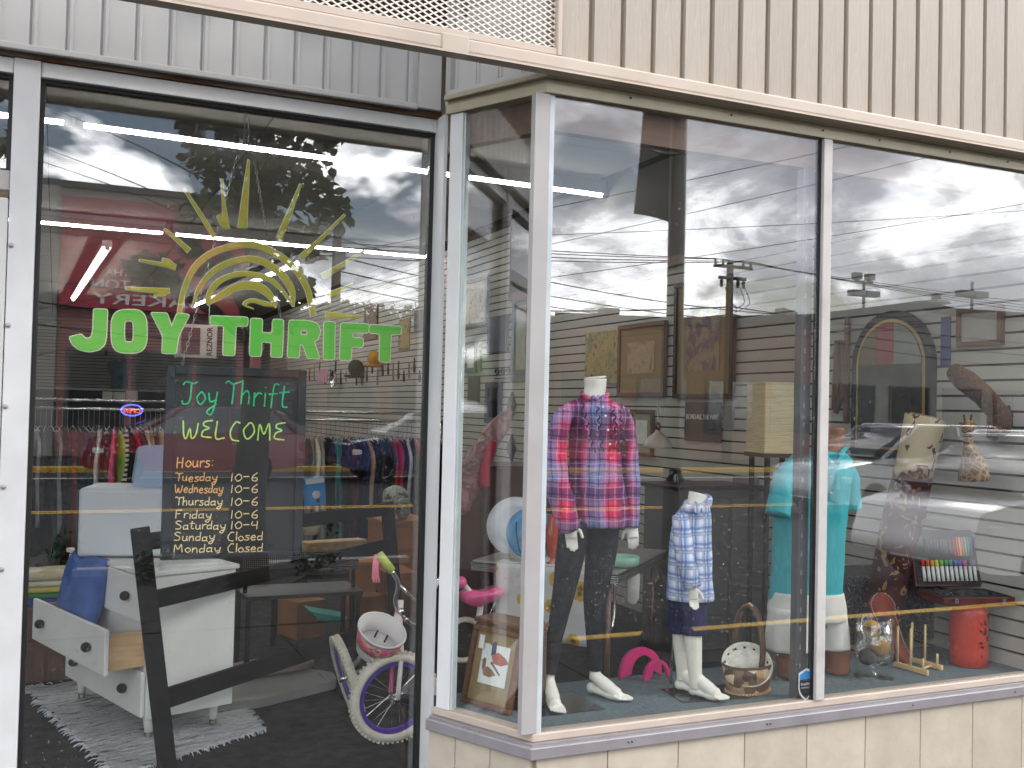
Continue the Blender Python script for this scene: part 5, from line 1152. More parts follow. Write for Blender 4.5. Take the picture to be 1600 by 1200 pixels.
mb = ploft([(786, 1072, 1108, .8), (798, 1060, 1110, .75), (812, 1052, 1111, .75), (850, 1046, 1111, .8), (900, 1043, 1113, .82), (936, 1041, 1116, .82)], BY, 56, 6, .06, 4, fold=.012); mb.build('shirt', PLB, bo, smooth=True)
mb = plimb(MB(), [(1064, 805, BY-.03, 13), (1066, 840, BY-.06, 15), (1072, 880, BY-.09, 15), (1083, 918, BY-.105, 14)], 20, 6, .008, 8); mb.build('sleeve', PLB, bo, smooth=True)
MB().tube([aY(1090+19*math.cos(t), 787+7*math.sin(t)-5*math.cos(t), BY-.05*math.sin(t)) for t in [2*math.pi*i/30 for i in range(30)]], .013, 8, closed=True, flat=1.5).build('collar', PLB, bo, smooth=True)
for s in (-1, 1): MB().extr([aY(1095+x*s*.6, 792+y, BY-.075) for x, y in ((0, 0), (16, -10), (20, 8), (6, 14))], (0, -.006, 0)).build('collar_flap', PLB, bo, bev=.002)
NAVS = mat('navy_cotton', srgb(40, 42, 78), .9, var=.15, bump=.2, bscale=30)
mb = ploft([(905, 1046, 1104, .75), (930, 1044, 1106, .75), (952, 1046, 1105, .75)], BY, 40, 5, .05, 9, cap=True)
plimb(mb, [(1061, 935, BY+.03, 17), (1060, 965, BY+.045, 18), (1060, 986, BY+.05, 18)], 20, 4, .003, 3); plimb(mb, [(1085, 938, BY-.02, 19), (1084, 965, BY-.02, 20), (1084, 990, BY-.02, 20)], 20, 4, .003, 5)
mb.build('shorts', NAVS, bo, smooth=True)
# ---- man's form in turquoise polo shirt
MY = 3.56; m0 = aZ(1270, 1055, ZP); SKB = mat('tan_form_brown', srgb(138, 86, 60), .6, var=.1)
mm = thing('mannequin', 'brown headless male form in turquoise polo shirt and white shorts behind mullion', 'mannequin', (m0.x, MY, ZP))
TUR, t_, p_ = nodes('turquoise_polo'); MATS['turquoise_polo'] = TUR
nz_ = noi(t_, coord(t_, (1, 1, .4)), 9, 3); t_.links.new(ramp(t_, nz_, [(.3, srgb(36, 152, 162)), (.7, srgb(54, 176, 184))]), p_.inputs['Base Color']); p_.inputs['Roughness'].default_value = .8
t_.links.new(N(t_, 'ShaderNodeBump', {'Height': nz_, 'Strength': .7, 'Distance': .04}).outputs[0], p_.inputs['Normal'])
WSH = mat('white_denim', srgb(214, 212, 204), .9, var=.08, scale=7, bump=.4, bscale=14)
mb = MB()
plimb(mb, [(1303, 668, MY, 17), (1301, 690, MY, 16), (1295, 712, MY, 19)], 20)
plimb(mb, [(1292, 712, MY, 19), (1275, 800, MY, 23), (1265, 900, MY, 24), (1264, 980, MY, 28)], 22)
plimb(mb, [(1238, 980, MY, 24), (1236, 1020, MY, 23), (1236, 1056, MY, 22)], 24); plimb(mb, [(1306, 980, MY, 22), (1309, 1020, MY, 19), (1309, 1051, MY, 18)], 24)
remesh(mb.build('body', SKB, mm, smooth=True), .007, 2)
mb = ploft([(704, 1276, 1316, .8), (716, 1240, 1330, .55), (735, 1226, 1332, .52), (800, 1210, 1324, .5), (860, 1206, 1319, .5), (920, 1203, 1317, .5), (941, 1202, 1316, .5)], MY, 60, 6, .035, 12, fold=.006); mb.build('shirt', TUR, mm, smooth=True)
mb = plimb(MB(), [(1252, 722, MY, 18), (1232, 745, MY-.02, 20), (1220, 780, MY-.04, 19), (1215, 805, MY-.05, 19)], 22, 6, .008, 3); mb.build('sleeve', TUR, mm, smooth=True)
mb = plimb(MB(), [(1314, 722, MY, 17), (1323, 745, MY-.01, 18), (1328, 775, MY-.02, 17), (1330, 795, MY-.02, 17)], 22, 6, .006, 6); mb.build('sleeve', TUR, mm, smooth=True)
for s, x in ((-1, 1290), (1, 1312)): MB().tube(catmull([aY(1300+s*22, 700, MY+.02), aY(1300+s*16, 706, MY-.10), aY(1304+s*4, 724, MY-.14)], 5), .013, 8, flat=.5).build('collar', TUR, mm, smooth=True)
MB().sheet(lambda u, v: aY(1306+18*u, 742+24*v, MY-.132), 4, 4, .004, (0, -1, 0)).build('chest_pocket', TUR, mm)
for y in (722, 745, 770): MB().ball(aY(1299, y, MY-.145), .005, 8, 6).build('button', WHITEP, mm, smooth=True)
mb = ploft([(925, 1204, 1318, .6), (950, 1199, 1322, .6), (968, 1202, 1321, .6)], MY, 56, 5, .03, 15, fold=.008)
for rows in ([(950, 1202, 1264, 1.0), (985, 1197, 1266, 1.0), (1014, 1195, 1267, .95)], [(950, 1262, 1321, 1.0), (985, 1264, 1326, 1.0), (1011, 1266, 1328, .95)]):
    q = ploft(rows, MY, 40, 6, .04, rows[0][1], fold=.02); mb.add(q.v, q.f)
mb.build('shorts', WSH, mm, smooth=True)
# ---- leaf basket with white plate tray inside
p = aZ(1168, 1080, ZP); k = mpp(p); TW = mat('dark_twig', srgb(92, 70, 50), .7, var=.4, scale=30)
LFB, t_, p_ = nodes('leaf_basket'); MATS['leaf_basket'] = LFB
t_.links.new(ramp(t_, N(t_, 'ShaderNodeTexVoronoi', {0: coord(t_), 'Scale': 26.0}).outputs['Color'], [(.2, srgb(60, 46, 34)), (.45, srgb(124, 98, 70)), (.6, srgb(176, 142, 96)), (.8, srgb(206, 190, 160))]), p_.inputs['Base Color']); p_.inputs['Roughness'].default_value = .5
lbk = thing('leaf_basket', 'oval basket of varnished leaves with tall arched handle at feet of boy mannequin', 'basket', p)
rot = Matrix.Rotation(rad(20), 3, 'Z')
MB().lathe([(30*k, 0), (40*k, 6*k), (47*k, 26*k), (49*k, 44*k), (46*k, 44*k), (43*k, 26*k), (30*k, 4*k)], p, 40, rot, sq=.72).build('bowl', LFB, lbk, smooth=True)
MB().tube([p + rot @ V(47.5*k*math.cos(t), .72*47.5*k*math.sin(t), 44*k) for t in [2*math.pi*i/40 for i in range(40)]], .006, 6, closed=True).build('rim', TW, lbk, smooth=True)
mb = MB()
for i in range(46):
    t = 2*math.pi*i/46; a = p + rot @ V(38*k*math.cos(t), .72*38*k*math.sin(t), .004); mb.tube([a, a+V(.006, 0, .008), a+V(.012*math.cos(t), .012*math.sin(t), .002)], .0032, 5)
o = mb.build('foot_weave', mat('pale_reed', srgb(206, 160, 120), .7), lbk); o['kind'] = 'stuff'
for off in (-.012, .0, .012):
    MB().tube(catmull([p + rot @ V(off, -.5*47*k, 30*k), p + rot @ V(off, -.55*47*k, 75*k), p + rot @ V(off, -.35*47*k, 118*k), p + rot @ V(off, .0, 134*k), p + rot @ V(off, .35*47*k, 118*k), p + rot @ V(off, .55*47*k, 75*k), p + rot @ V(off, .5*47*k, 30*k)], 6), .0065, 6).build('handle', TW, lbk, smooth=True)
MB().tube([p + rot @ V(0, -.12*47*k, 131*k), p + rot @ V(0, 0, 135*k), p + rot @ V(0, .12*47*k, 131*k)], .014, 8, flat=.6).build('handle_wrap', mat('pale_reed', (0, 0, 0)), lbk, smooth=True)
wt = thing('white_tray', 'pierced white woven tray tilted inside the leaf basket', 'tray', p+V(0, 0, 20*k))
Rt = Matrix.Rotation(rad(-28), 3, 'Y') @ Matrix.Rotation(rad(38), 3, 'X')
MB().lathe([(0, 0), (26*k, .0), (36*k, 5*k), (39*k, 14*k), (38*k, 14*k), (34.5*k, 6.5*k), (26*k, .004), (0, .004)], p+V(-.012, -.005, 36*k), 36, Rt).build('dish', mat('tray_white', srgb(216, 212, 200), .7, var=.18, scale=30, bump=.5, bscale=50), wt, smooth=True)
for i in range(14):
    t = 2*math.pi*i/14; MB().box(p+V(-.012, -.005, 36*k)+Rt @ V(33.5*k*math.cos(t), 33.5*k*math.sin(t), 5.2*k), (.006, .010, .010), Rt @ Matrix.Rotation(t, 3, 'Z')).build('hole', KNOB, wt)
# ---- pink heart shaped cut-outs
FUS = mat('fuchsia_felt', srgb(206, 40, 116), .7, var=.06)
for i, (cx_, cy_, rx, ry, Y) in enumerate(((1002, 1056, 38, 46, 3.79), (1028, 1056, 24, 32, 3.72))):
    q0 = aY(cx_, cy_, Y); q0.z = ZP; k = mpp(q0); out = [V(q0.x+rx*k*math.cos(t), Y, ZP+ry*k*math.sin(t)**.8) for t in [math.pi*j/20 for j in range(21)]]; inn = [V(q0.x+(rx*.55)*k*math.cos(t)+4*k, Y, ZP+6*k+(ry*.6)*k*math.sin(t)) for t in [math.pi*j/20 for j in range(20, -1, -1)]]
    mb = MB(); mb.extr(out+inn, (0, .02, 0)); tag(mb.build('felt_arch', FUS, loc=q0, bev=.002), ('larger' if i == 0 else 'smaller')+' fuchsia arched cut-out standing at back of the display platform', 'cut-out')
# ---- glass goblet vase with painted balls
p = aZ(1365, 1058, ZP); k = mpp(p)
vz = thing('glass_vase', 'large clear footed glass vase holding painted balls, right of the mullion', 'vase', p)
MB().lathe([(30*k, 0), (30*k, .003), (12*k, .006), (4.5*k, .010), (4*k, 15*k), (8*k, 20*k), (24*k, 26*k), (29*k, 34*k), (29.5*k, 92*k), (28.6*k, 92*k), (28*k, 35*k), (23*k, 28*k), (0.5*k, 24*k)], p, 40).build('bowl', CLEAR, vz, smooth=True)
def ball(name, label, x, y, Y, r, m, stripes=None, stars=None):
    c = aY(x, y, Y); k2 = mpp(c); t = thing(name, label, 'ball', c-V(0, 0, r*k2), group='painted balls in the glass vase')
    MB().ball(c, r*k2, 28, 18).build('sphere', m, t, smooth=True)
    for z in (stripes or []):
        rr_ = math.sqrt(1-z*z)*r*k2*1.004; Rz = Matrix.Rotation(rad(8), 3, 'Y'); MB().tube([c+Rz @ V(rr_*math.cos(a), rr_*math.sin(a), z*r*k2) for a in [2*math.pi*i/36 for i in range(36)]], .0017, 5, closed=True).build('stripe', mat('brown_stripe', (.08, .03, .03), .5), t)
    for sx_, sy_ in (stars or []):
        d = (RT*sx_+UP*sy_-FW*math.sqrt(max(.05, 1-sx_*sx_-sy_*sy_))).normalized(); e = d.orthogonal().normalized(); f = d.cross(e); q = [c+d*r*k2*.985+(e*math.cos(a)+f*math.sin(a))*((.26 if i % 2 == 0 else .12)*r*k2) for i, a in enumerate([math.pi*i/5 for i in range(10)])]
        MB().extr(q, d*r*k2*.05).build('star', mat('gold_star', srgb(206, 140, 70), .5), t)
vy = p.y
ball('painted_ball', 'mustard ball with dark stripes at top left of the glass vase', 1362, 983, vy-.02, 14, mat('mustard_ball', srgb(206, 152, 60), .4, var=.1), stripes=(-.1, .1, .2))
ball('painted_ball', 'plain mustard ball in middle of the glass vase', 1376, 1009, vy-.03, 14.5, mat('mustard_ball', (0, 0, 0)))
ball('painted_ball', 'navy ball with orange stars at top right of the glass vase', 1383, 976, vy+.03, 12.5, mat('navy_ball', srgb(44, 44, 66), .4, var=.1), stars=((-.1, -.2), (.45, .1), (-.4, .4), (.2, .55)))
ball('painted_ball', 'dark plum ball at bottom left of the glass vase', 1355, 1026, vy+.0, 13.5, mat('plum_ball', srgb(74, 40, 44), .4, var=.12), stripes=(.5,))
ball('painted_ball', 'black ball at bottom right of the glass vase', 1379, 1028, vy+.035, 12, mat('black_ball', (.02, .02, .022), .4))
# ---- wooden plate rack
PN = mat('beech_dowel', srgb(216, 186, 134), .6, var=.1, scale=8)
pr_ = thing('plate_rack', 'small pale wooden plate rack with dowels beside the glass vase', 'rack', aZ(1425, 1045, ZP))
a0, a1 = aZ(1398, 1041, ZP), aZ(1450, 1056, ZP); off = aZ(1470, 1044, ZP)-aZ(1448, 1052, ZP)
for o_ in (V(0, 0, 0), off):
    MB().beam(a0+o_+V(0, 0, .012), a1+o_+V(0, 0, .012), .016, .022).build('rail', PN, pr_, bev=.002)
    for u, h_ in ((.08, .165), (.48, .17), (.85, .05)):
        b = a0.lerp(a1, u)+o_+V(0, 0, .02); MB().tube([b, b+V(0, 0, h_)], .0055, 8).build('dowel', PN, pr_, smooth=True)
MB().tube([a0.lerp(a1, .7)+V(0, 0, .012), a0.lerp(a1, .7)+off+V(0, 0, .012)], .005, 8).build('cross_dowel', PN, pr_)
# ---- leather piece
LEA = mat('oxblood_leather', srgb(132, 58, 46), .5, var=.15, scale=8, bump=.2)
def leaf_f(u, v):
    wd = (50-26*min(1, u*1.5)+8*max(0, u-.6))*min(1, (u+.004)/.16)**.5*min(1, (1.004-u)/.09)**.5; x = 1376+18*u+34*max(0, u-.3)**1.0+(v-.5)*wd; y = 926+114*u; return aY(x, y, 3.66-.05*u+.10*(v-.5)**2+.02*math.sin(u*5))
lt = thing('leather_piece', 'oxblood leather piece with pale stitched edge leaning behind the glass vase', 'leather', aZ(1415, 1040, ZP))
MB().sheet(leaf_f, 24, 12, .006, (0, 1, 0)).build('hide', LEA, lt, smooth=True)
mb = MB()
for i in range(34):
    for v in (.07, .93):
        a, b = leaf_f((i+.15)/34, v), leaf_f((i+.7)/34, v); mb.tube([a-V(0, .003, 0), b-V(0, .003, 0)], .0022, 4)
o = mb.build('stitching', mat('cream_thread', srgb(222, 206, 180), .8), lt); o['kind'] = 'stuff'
# ---- red lantern, art set on it
RL_ = mat('red_ceramic', srgb(196, 58, 40), .3, var=.06, coat=.3); p = aZ(1513, 1038, ZP); k = mpp(p)
ur = thing('red_lantern', 'tall red ceramic lantern with leaf cut-outs under the art set', 'lantern', p)
MB().lathe([(26*k, 0), (28*k, .004), (28.5*k, 20*k), (28*k, 80*k), (27*k, 90*k), (21*k, 96*k), (20*k, 99*k), (18*k, 99*k), (18*k, 94*k), (25*k, 88*k), (26*k, 10*k), (0, 6*k)], p, 40).build('body', RL_, ur, smooth=True)
rgx = random.Random(11)
for i in range(16):
    th = rad(-84+rgx.uniform(-20, 20)); z = (18+rgx.uniform(0, 62))*k; c = p+V(28.4*k*math.cos(th), 28.4*k*math.sin(th), z); nrm = V(math.cos(th), math.sin(th), 0); tg = V(-nrm.y, nrm.x, 0); an = rgx.uniform(0, 3.1); d1 = tg*math.cos(an)+ZZ*math.sin(an); d2 = nrm.cross(d1); L_ = rgx.uniform(3, 6.5)*k
    MB().extr([c-d1*L_, c+d2*L_*.4, c+d1*L_, c-d2*L_*.4], nrm*.0012).build('cut_out', mat('cutout_dark', srgb(34, 10, 8), .9), ur)
WIN = mat('mahogany_case', srgb(86, 30, 28), .4, var=.2, scale=5); BLT = mat('black_tray', (.016, .016, .017), .6)
zt = p.z+99*k+.001; ac = V(p.x-.02, p.y+.02, zt)
at_ = thing('art_set', 'open wooden art set case with coloured pens standing on red lantern', 'art set', ac)
Ra = Matrix.Rotation(rad(-14), 3, 'Z')
def ap(x, y, z): return ac + Ra @ V(x, y, z)
MB().box(ap(0, -.02, .018), (.36, .22, .034), Ra).build('case_base', WIN, at_, bev=.003)
MB().box(ap(0, -.02, .0365), (.335, .20, .003), Ra).build('base_tray', BLT, at_)
for i in range(14): MB().box(ap(-.15+.02*i, -.03+.01*(i % 2), .041), (.012, .12 if i % 3 else .05, .006), Ra).build('crayon', mat('dark_crayon', (.05, .05, .055), .5, rnd=.5), at_)
Rl = Ra @ Matrix.Rotation(rad(-14), 3, 'X')
def lp_(x, y, z): return ac + Ra @ V(0, .092, .036) + Rl @ V(x, y, z)
MB().box(lp_(0, .010, .145), (.36, .018, .27), Rl).build('lid', WIN, at_, bev=.003)
MB().box(lp_(0, -.001, .145), (.34, .004, .25), Rl).build('lid_tray', BLT, at_)
PEN = [srgb(214, 40, 40), srgb(230, 90, 40), srgb(240, 170, 40), srgb(226, 216, 60), srgb(130, 190, 60), srgb(40, 150, 70), srgb(30, 140, 120), srgb(50, 90, 190), srgb(90, 60, 170), srgb(190, 50, 150), srgb(40, 40, 44), srgb(90, 90, 96)]
for i, c_ in enumerate(PEN):
    x = -.135+.0245*i; b = MB().tube([lp_(x, -.008, .035), lp_(x, -.008, .105)], .0075, 10).build('marker', WHITEP, at_, smooth=True)
    MB().tube([lp_(x, -.008, .1055), lp_(x, -.008, .135)], .008, 10).build('cap', mat('pen_%d' % i, c_, .4), b, smooth=True)
for i, c_ in enumerate(PEN[:3]+[srgb(230, 90, 150)]+PEN[4:11:2]): MB().tube([lp_(.045+.0145*i, -.006, .155), lp_(.045+.0145*i, -.006, .245)], .0045, 7).build('pencil', mat('pencil_%d' % i, c_, .5), at_)
for i in range(9): MB().tube([lp_(-.11+.016*i, -.006, .17), lp_(-.11+.016*i, -.006, .235)], .005, 7).build('paint_tube', mat('dark_crayon', (0, 0, 0)), at_)
for x in (-.12, .12): MB().box(ap(x, -.133, .02), (.02, .006, .022), Ra).build('clasp', CHROME, at_)
# ---- damask box, rolled rug, lampshade box on stand
DAM, t_, p_ = nodes('damask'); MATS['damask'] = DAM
t_.links.new(ramp(t_, noi(t_, coord(t_), 17, 1.5, .5, 3.0), [(.485, (.012, .012, .013)), (.50, srgb(120, 122, 124)), (.53, srgb(110, 112, 114)), (.545, (.012, .012, .013))]), p_.inputs['Base Color']); p_.inputs['Roughness'].default_value = .8
pbox('damask_box', 'black and grey damask patterned fabric box behind red leather piece', 'box', 1322, 898, 1462, 1004, 3.86, .32, DAM, rad(-4), .012)
RGR, t_, p_ = nodes('rolled_rug'); MATS['rolled_rug'] = RGR
s_ = N(t_, 'ShaderNodeSeparateXYZ', {0: coord(t_)}); n1 = noi(t_, coord(t_), 11, 2, .5, 1.6); pat = ramp(t_, n1, [(.585, 0), (.60, 1), (.66, 1), (.68, .3)]); n2 = noi(t_, coord(t_), 8, 1, .5, .8)
cream = cmix(t_, pat, srgb(204, 186, 152), srgb(104, 46, 40)); burg = cmix(t_, pat, srgb(62, 20, 24), srgb(150, 118, 80))
sel = ramp(t_, mmath(t_, 'ADD', s_.outputs[2], mmath(t_, 'MULTIPLY_ADD', n2, .16, -.08)), [(.80, 0), (.815, 1)])
t_.links.new(cmix(t_, sel, burg, cream), p_.inputs['Base Color']); p_.inputs['Roughness'].default_value = .95
p0, p1 = aY(1368, 1000, 3.80), aY(1447, 652, 3.68); k = mpp(p0); p0.z = max(p0.z, ZP)
rr_ = thing('rolled_rug', 'rolled cream and burgundy patterned rug leaning against the slat wall', 'rug', V(p0.x, p0.y, p0.z))
dv = (p1-p0).normalized(); e1 = dv.cross(V(0, 1, 0)).normalized(); e2 = dv.cross(e1); rings = []
for u in range(15):
    c = p0.lerp(p1, u/14); rad_ = 31*k*(1+.04*math.sin(u)); rings.append([c+(e1*math.cos(t)+e2*math.sin(t))*rad_*(1+.05*math.sin(2*t+1)) for t in [2*math.pi*j/28 for j in range(28)]])
MB().loft(rings).build('roll', RGR, rr_, smooth=True)
sp_ = []
for i in range(90): t = i*.22; q = 4*k+22*k*i/90; sp_.append(p1+dv*.004+(e1*math.cos(t)+e2*math.sin(t))*q)
MB().tube(sp_, .004, 5).build('spiral_end', mat('rug_backing', srgb(150, 130, 104), .9), rr_)
SHD = mat('burlap_shade', srgb(206, 190, 152), .9, var=.14, scale=30, stretch=(.3, .3, 4), bump=.6, bscale=50)
p = aY(1222, 708, 4.05); k = mpp(p)
ls = thing('lampshade', 'square burlap lampshade box standing on black metal stand', 'lampshade', p)
Rl2 = Matrix.Rotation(rad(-10), 3, 'Z')
MB().box(p+V(.02, .08, 55*k), (70*k, 62*k, 110*k), Rl2).build('shade', SHD, ls, bev=.004)
for z in (1, 109): MB().box(p+V(.02, .08, z*k), (72*k, 64*k, 3*k), Rl2).build('hem', SHD, ls, bev=.002)
sk = thing('black_stand', 'tall black metal plant stand beneath the square lampshade', 'stand', (p.x+.02, p.y+.08, 0))
MB().box(p+V(.02, .08, -.012), (74*k, 66*k, .02), Rl2).build('top', BLK, sk)
for a in (-.085, .085):
    for b in (-.08, .08): q = p+V(.02, .08, 0)+Rl2 @ V(a, b, 0); MB().span((q.x-.01, q.y-.01, 0), (q.x+.01, q.y+.01, q.z-.022)).build('leg', BLK, sk)
MB().box(V(p.x+.02, p.y+.08, .5), (.19, .18, .015), Rl2).build('shelf', BLK, sk)
# ---- duck picture and cane hamper in the splayed pane
FRM = mat('brown_frame', srgb(104, 68, 44), .45, var=.2, scale=6, stretch=(1, 1, 5)); MATB = mat('tan_mount', srgb(146, 128, 92), .8, var=.04); PAP = mat('print_paper', srgb(222, 226, 222), .7, var=.02)
q0, q1 = aZ(722, 1096, ZP), aZ(797, 1118, ZP)
dk = thing('duck_picture', 'framed print of two ducks with price tag leaning in the splayed window', 'picture', (q0+q1)/2)
d1 = (q1-q0); W0 = d1.length; d1.normalize(); nb = V(-d1.y, d1.x, 0); upv = (ZZ*.97+nb*.22).normalized(); nf = d1.cross(upv); nf = nf if nf.y < 0 else -nf
Hh = .30
def dkp(u, v, o=0): return q0+d1*(W0*u)+upv*(Hh*v)+nf*o
Rk = Matrix((d1, -nf, upv)).transposed()
MB().box(dkp(.5, .5, -.008), (W0*.9, .010, Hh*.9), Rk).build('mount', MATB, dk)
for u0, u1, v0, v1 in ((0, 1, 0, .07), (0, 1, .93, 1), (0, .08, .0705, .9295), (.92, 1, .0705, .9295)):
    MB().box(dkp((u0+u1)/2, (v0+v1)/2, 0), (W0*(u1-u0), .024, Hh*(v1-v0)), Rk).build('frame', FRM, dk, bev=.004)
MB().box(dkp(.52, .54, -.001), (W0*.56, .003, Hh*.50), Rk).build('print', PAP, dk)
def duck(u, v, s, cols, fl=1):
    f = lambda pts, m, o_: MB().extr([dkp(u+x*s*fl, v+y*s, .0006+o_) for x, y in pts], nf*.0006).build('printed_duck', m, dk)
    f([(-.12, .02), (-.02, .07), (.10, .03), (.17, -.02), (.05, -.06), (-.08, -.05)], mat(cols[0], srgb(*cols[1]), .8), 0); f([(-.13, .02), (-.14, .13), (-.11, .17), (-.07, .16), (-.06, .05)], mat(cols[2], srgb(*cols[3]), .8), .0003); f([(-.14, .13), (-.18, .12), (-.14, .15)], mat('duck_bill', srgb(110, 90, 70), .8), .0006)
duck(.42, .44, 1.0, ('duck_brown', (146, 118, 96), 'duck_neck', (120, 96, 80))); duck(.60, .62, 1.25, ('duck_rust', (168, 86, 66), 'duck_blue', (44, 52, 92)))
MB().extr([dkp(x, y, .0007) for x, y in ((.44, .56), (.47, .58), (.68, .44), (.66, .42))], nf*.0005).build('printed_branch', mat('duck_bill', (0, 0, 0)), dk)
MB().box(dkp(.24, .80, .0135), (W0*.1, .002, Hh*.17), Rk).build('price_tag', WHITEP, dk)
CANE, t_, p_ = nodes('woven_cane'); MATS['woven_cane'] = CANE
bk_ = N(t_, 'ShaderNodeTexBrick', {0: coord(t_, (1, 1, 1), 'Object', (rad(90), 0, 0)), 'Color1': (.16, .085, .055, 1), 'Color2': (.12, .065, .045, 1), 'Mortar': (.012, .010, .010, 1), 'Scale': 24.0, 'Mortar Size': .028})
t_.links.new(bk_.outputs[0], p_.inputs['Base Color']); t_.links.new(N(t_, 'ShaderNodeBump', {'Height': bk_.outputs['Fac'], 'Strength': -.8, 'Distance': .006}).outputs[0], p_.inputs['Normal'])
hp = thing('cane_hamper', 'dark brown woven cane hamper behind the duck picture', 'hamper', aZ(770, 1075, ZP))
hq0, hq1 = q0+nb*.075-d1*.01, q1+nb*.075+d1*.012; Rh = Matrix((d1, nb, ZZ)).transposed(); hc = (hq0+hq1)/2
MB().box(hc+V(0, 0, .15)+nb*.06, ((hq1-hq0).length, .12, .298), Rh).build('body', CANE, hp, bev=.006); MB().box(hc+V(0, 0, .309)+nb*.06, ((hq1-hq0).length+.01, .13, .018), Rh).build('lid', FRM, hp, bev=.004)
# ================================================================== deeper in the shop
# ---- garments on two rails
GARM = []
def garment_mesh(seed, Ln, wd):
    rg = random.Random(seed); rings = []
    for i in range(12):
        u = i/11; z = -Ln*u; dep = .22*min(1, .25+u*6)*(1-.12*u); th = wd*(.45+.55*min(1, u*4))*(1+.2*u)
        rings.append([V(th*math.copysign(abs(math.cos(t))**.7, math.cos(t))*(1+.25*math.sin(4*t+seed)*u)+.008*math.sin(u*7+seed), dep*math.copysign(abs(math.sin(t))**.8, math.sin(t)), z-.03*(abs(math.sin(t))*(1-u)*1.4)) for t in [2*math.pi*j/20 for j in range(20)]])
    me = MB().loft(rings).mesh('garment', True); return me
GM = [garment_mesh(i, L, w_) for i, (L, w_) in enumerate(((.62, .022), (.78, .026), (.70, .020), (.88, .024)))]
HM = MB(); HM.tube([V(0, -.2, -.05), V(0, 0, .0), V(0, .2, -.05)], .004, 5); HM.tube(catmull([V(0, 0, 0), V(0, 0, .11), V(0, .02, .14), V(0, .03, .12)], 4), .0025, 5); HM = HM.mesh('hanger'); HM.materials.append(mat('clear_hanger', (.2, .2, .2), .3))
ORD = ['first', 'second', 'third', 'fourth', 'fifth', 'sixth', 'seventh', 'eighth', 'ninth', 'tenth', 'eleventh', 'twelfth', 'thirteenth', 'fourteenth', 'fifteenth', 'sixteenth', 'seventeenth', 'eighteenth', 'nineteenth', 'twentieth', 'twenty-first', 'twenty-second', 'twenty-third', 'twenty-fourth', 'twenty-fifth', 'twenty-sixth', 'twenty-seventh', 'twenty-eighth', 'twenty-ninth', 'thirtieth']
COLN = {'black': (22, 22, 26), 'navy': (30, 36, 72), 'teal': (22, 112, 104), 'crimson': (186, 30, 66), 'pink': (226, 90, 130), 'white': (206, 206, 204), 'grey': (128, 128, 130), 'red': (196, 40, 40), 'charcoal': (52, 52, 56), 'maroon': (92, 30, 40), 'lime': (150, 190, 70), 'cream': (206, 196, 172), 'blue': (60, 90, 160), 'dark green': (30, 66, 46), 'purple': (90, 60, 120), 'tan': (170, 140, 110)}
STRP, t_, p_ = nodes('striped_cloth'); MATS['striped_cloth'] = STRP
w_ = N(t_, 'ShaderNodeTexWave', {0: coord(t_), 'Scale': 9.0}, bands_direction='Z'); t_.links.new(ramp(t_, w_.outputs[1], [(.48, (.02, .02, .02)), (.52, (.7, .7, .68))]), p_.inputs['Base Color'])
def rack(x0, x1, Y, z, cols, name, gname):
    rk = thing('clothes_rail', 'chrome clothes rail carrying hangers %s' % name, 'clothes rail', ((x0+x1)/2, Y, 0))
    for dz, dy in ((0, 0), (.07, .25)): MB().tube([(x0, Y+dy, z+dz), (x1, Y+dy, z+dz)], .014, 8).build('rail', CHROME, rk, smooth=True)
    for x in (x0+.02, x1-.02): MB().tube([(x, Y+.02, 0), (x, Y+.02, z)], .014, 8).build('upright', CHROME, rk, smooth=True)
    n = len(cols); rg = random.Random(n)
    for i, c in enumerate(cols):
        x = x0+.05+(x1-x0-.1)*(i+.5)/n; t = thing('hanging_garment', '%s garment, %s from left on the rail %s' % (c, ORD[i], name), 'garment', (x, Y, z-.15), rad(rg.uniform(-14, 14)), gname)
        g = bpy.data.objects.new('cloth', GM[(i*7+n) % 4]); SC.collection.objects.link(g); g.parent = t
        m = STRP if c == 'striped' else mat('cloth_'+c.replace(' ', '_'), srgb(*COLN[c]), .9, var=.25, scale=10)
        if not g.data.materials: g.data.materials.append(m)
        g.material_slots[0].link = 'OBJECT'; g.material_slots[0].material = m; s = rg.uniform(.9, 1.12); g.scale = (1.3, 1, s*1.2)
        h = bpy.data.objects.new('hanger', HM); SC.collection.objects.link(h); h.parent = t; h.location = (0, 0, .012)
rack(-.25, .92, 9.0, 1.44, ['lime', 'grey', 'black', 'charcoal', 'black', 'grey', 'dark green', 'black', 'maroon', 'black', 'navy', 'charcoal', 'dark green', 'white', 'charcoal', 'black', 'pink', 'lime', 'striped', 'black', 'crimson', 'charcoal', 'cream', 'tan', 'charcoal', 'cream', 'grey'], 'behind the microwave', 'garments on the rail behind the microwave')
rack(1.98, 3.35, 9.0, 1.385, ['charcoal', 'grey', 'cream', 'grey', 'black', 'navy', 'teal', 'teal', 'black', 'maroon', 'black', 'black', 'navy', 'tan', 'black', 'navy', 'charcoal', 'dark green', 'black', 'crimson', 'crimson', 'black', 'white', 'black', 'red', 'charcoal', 'crimson', 'grey', 'black', 'navy'], 'right of the chalkboard', 'garments on the rail right of the chalkboard')
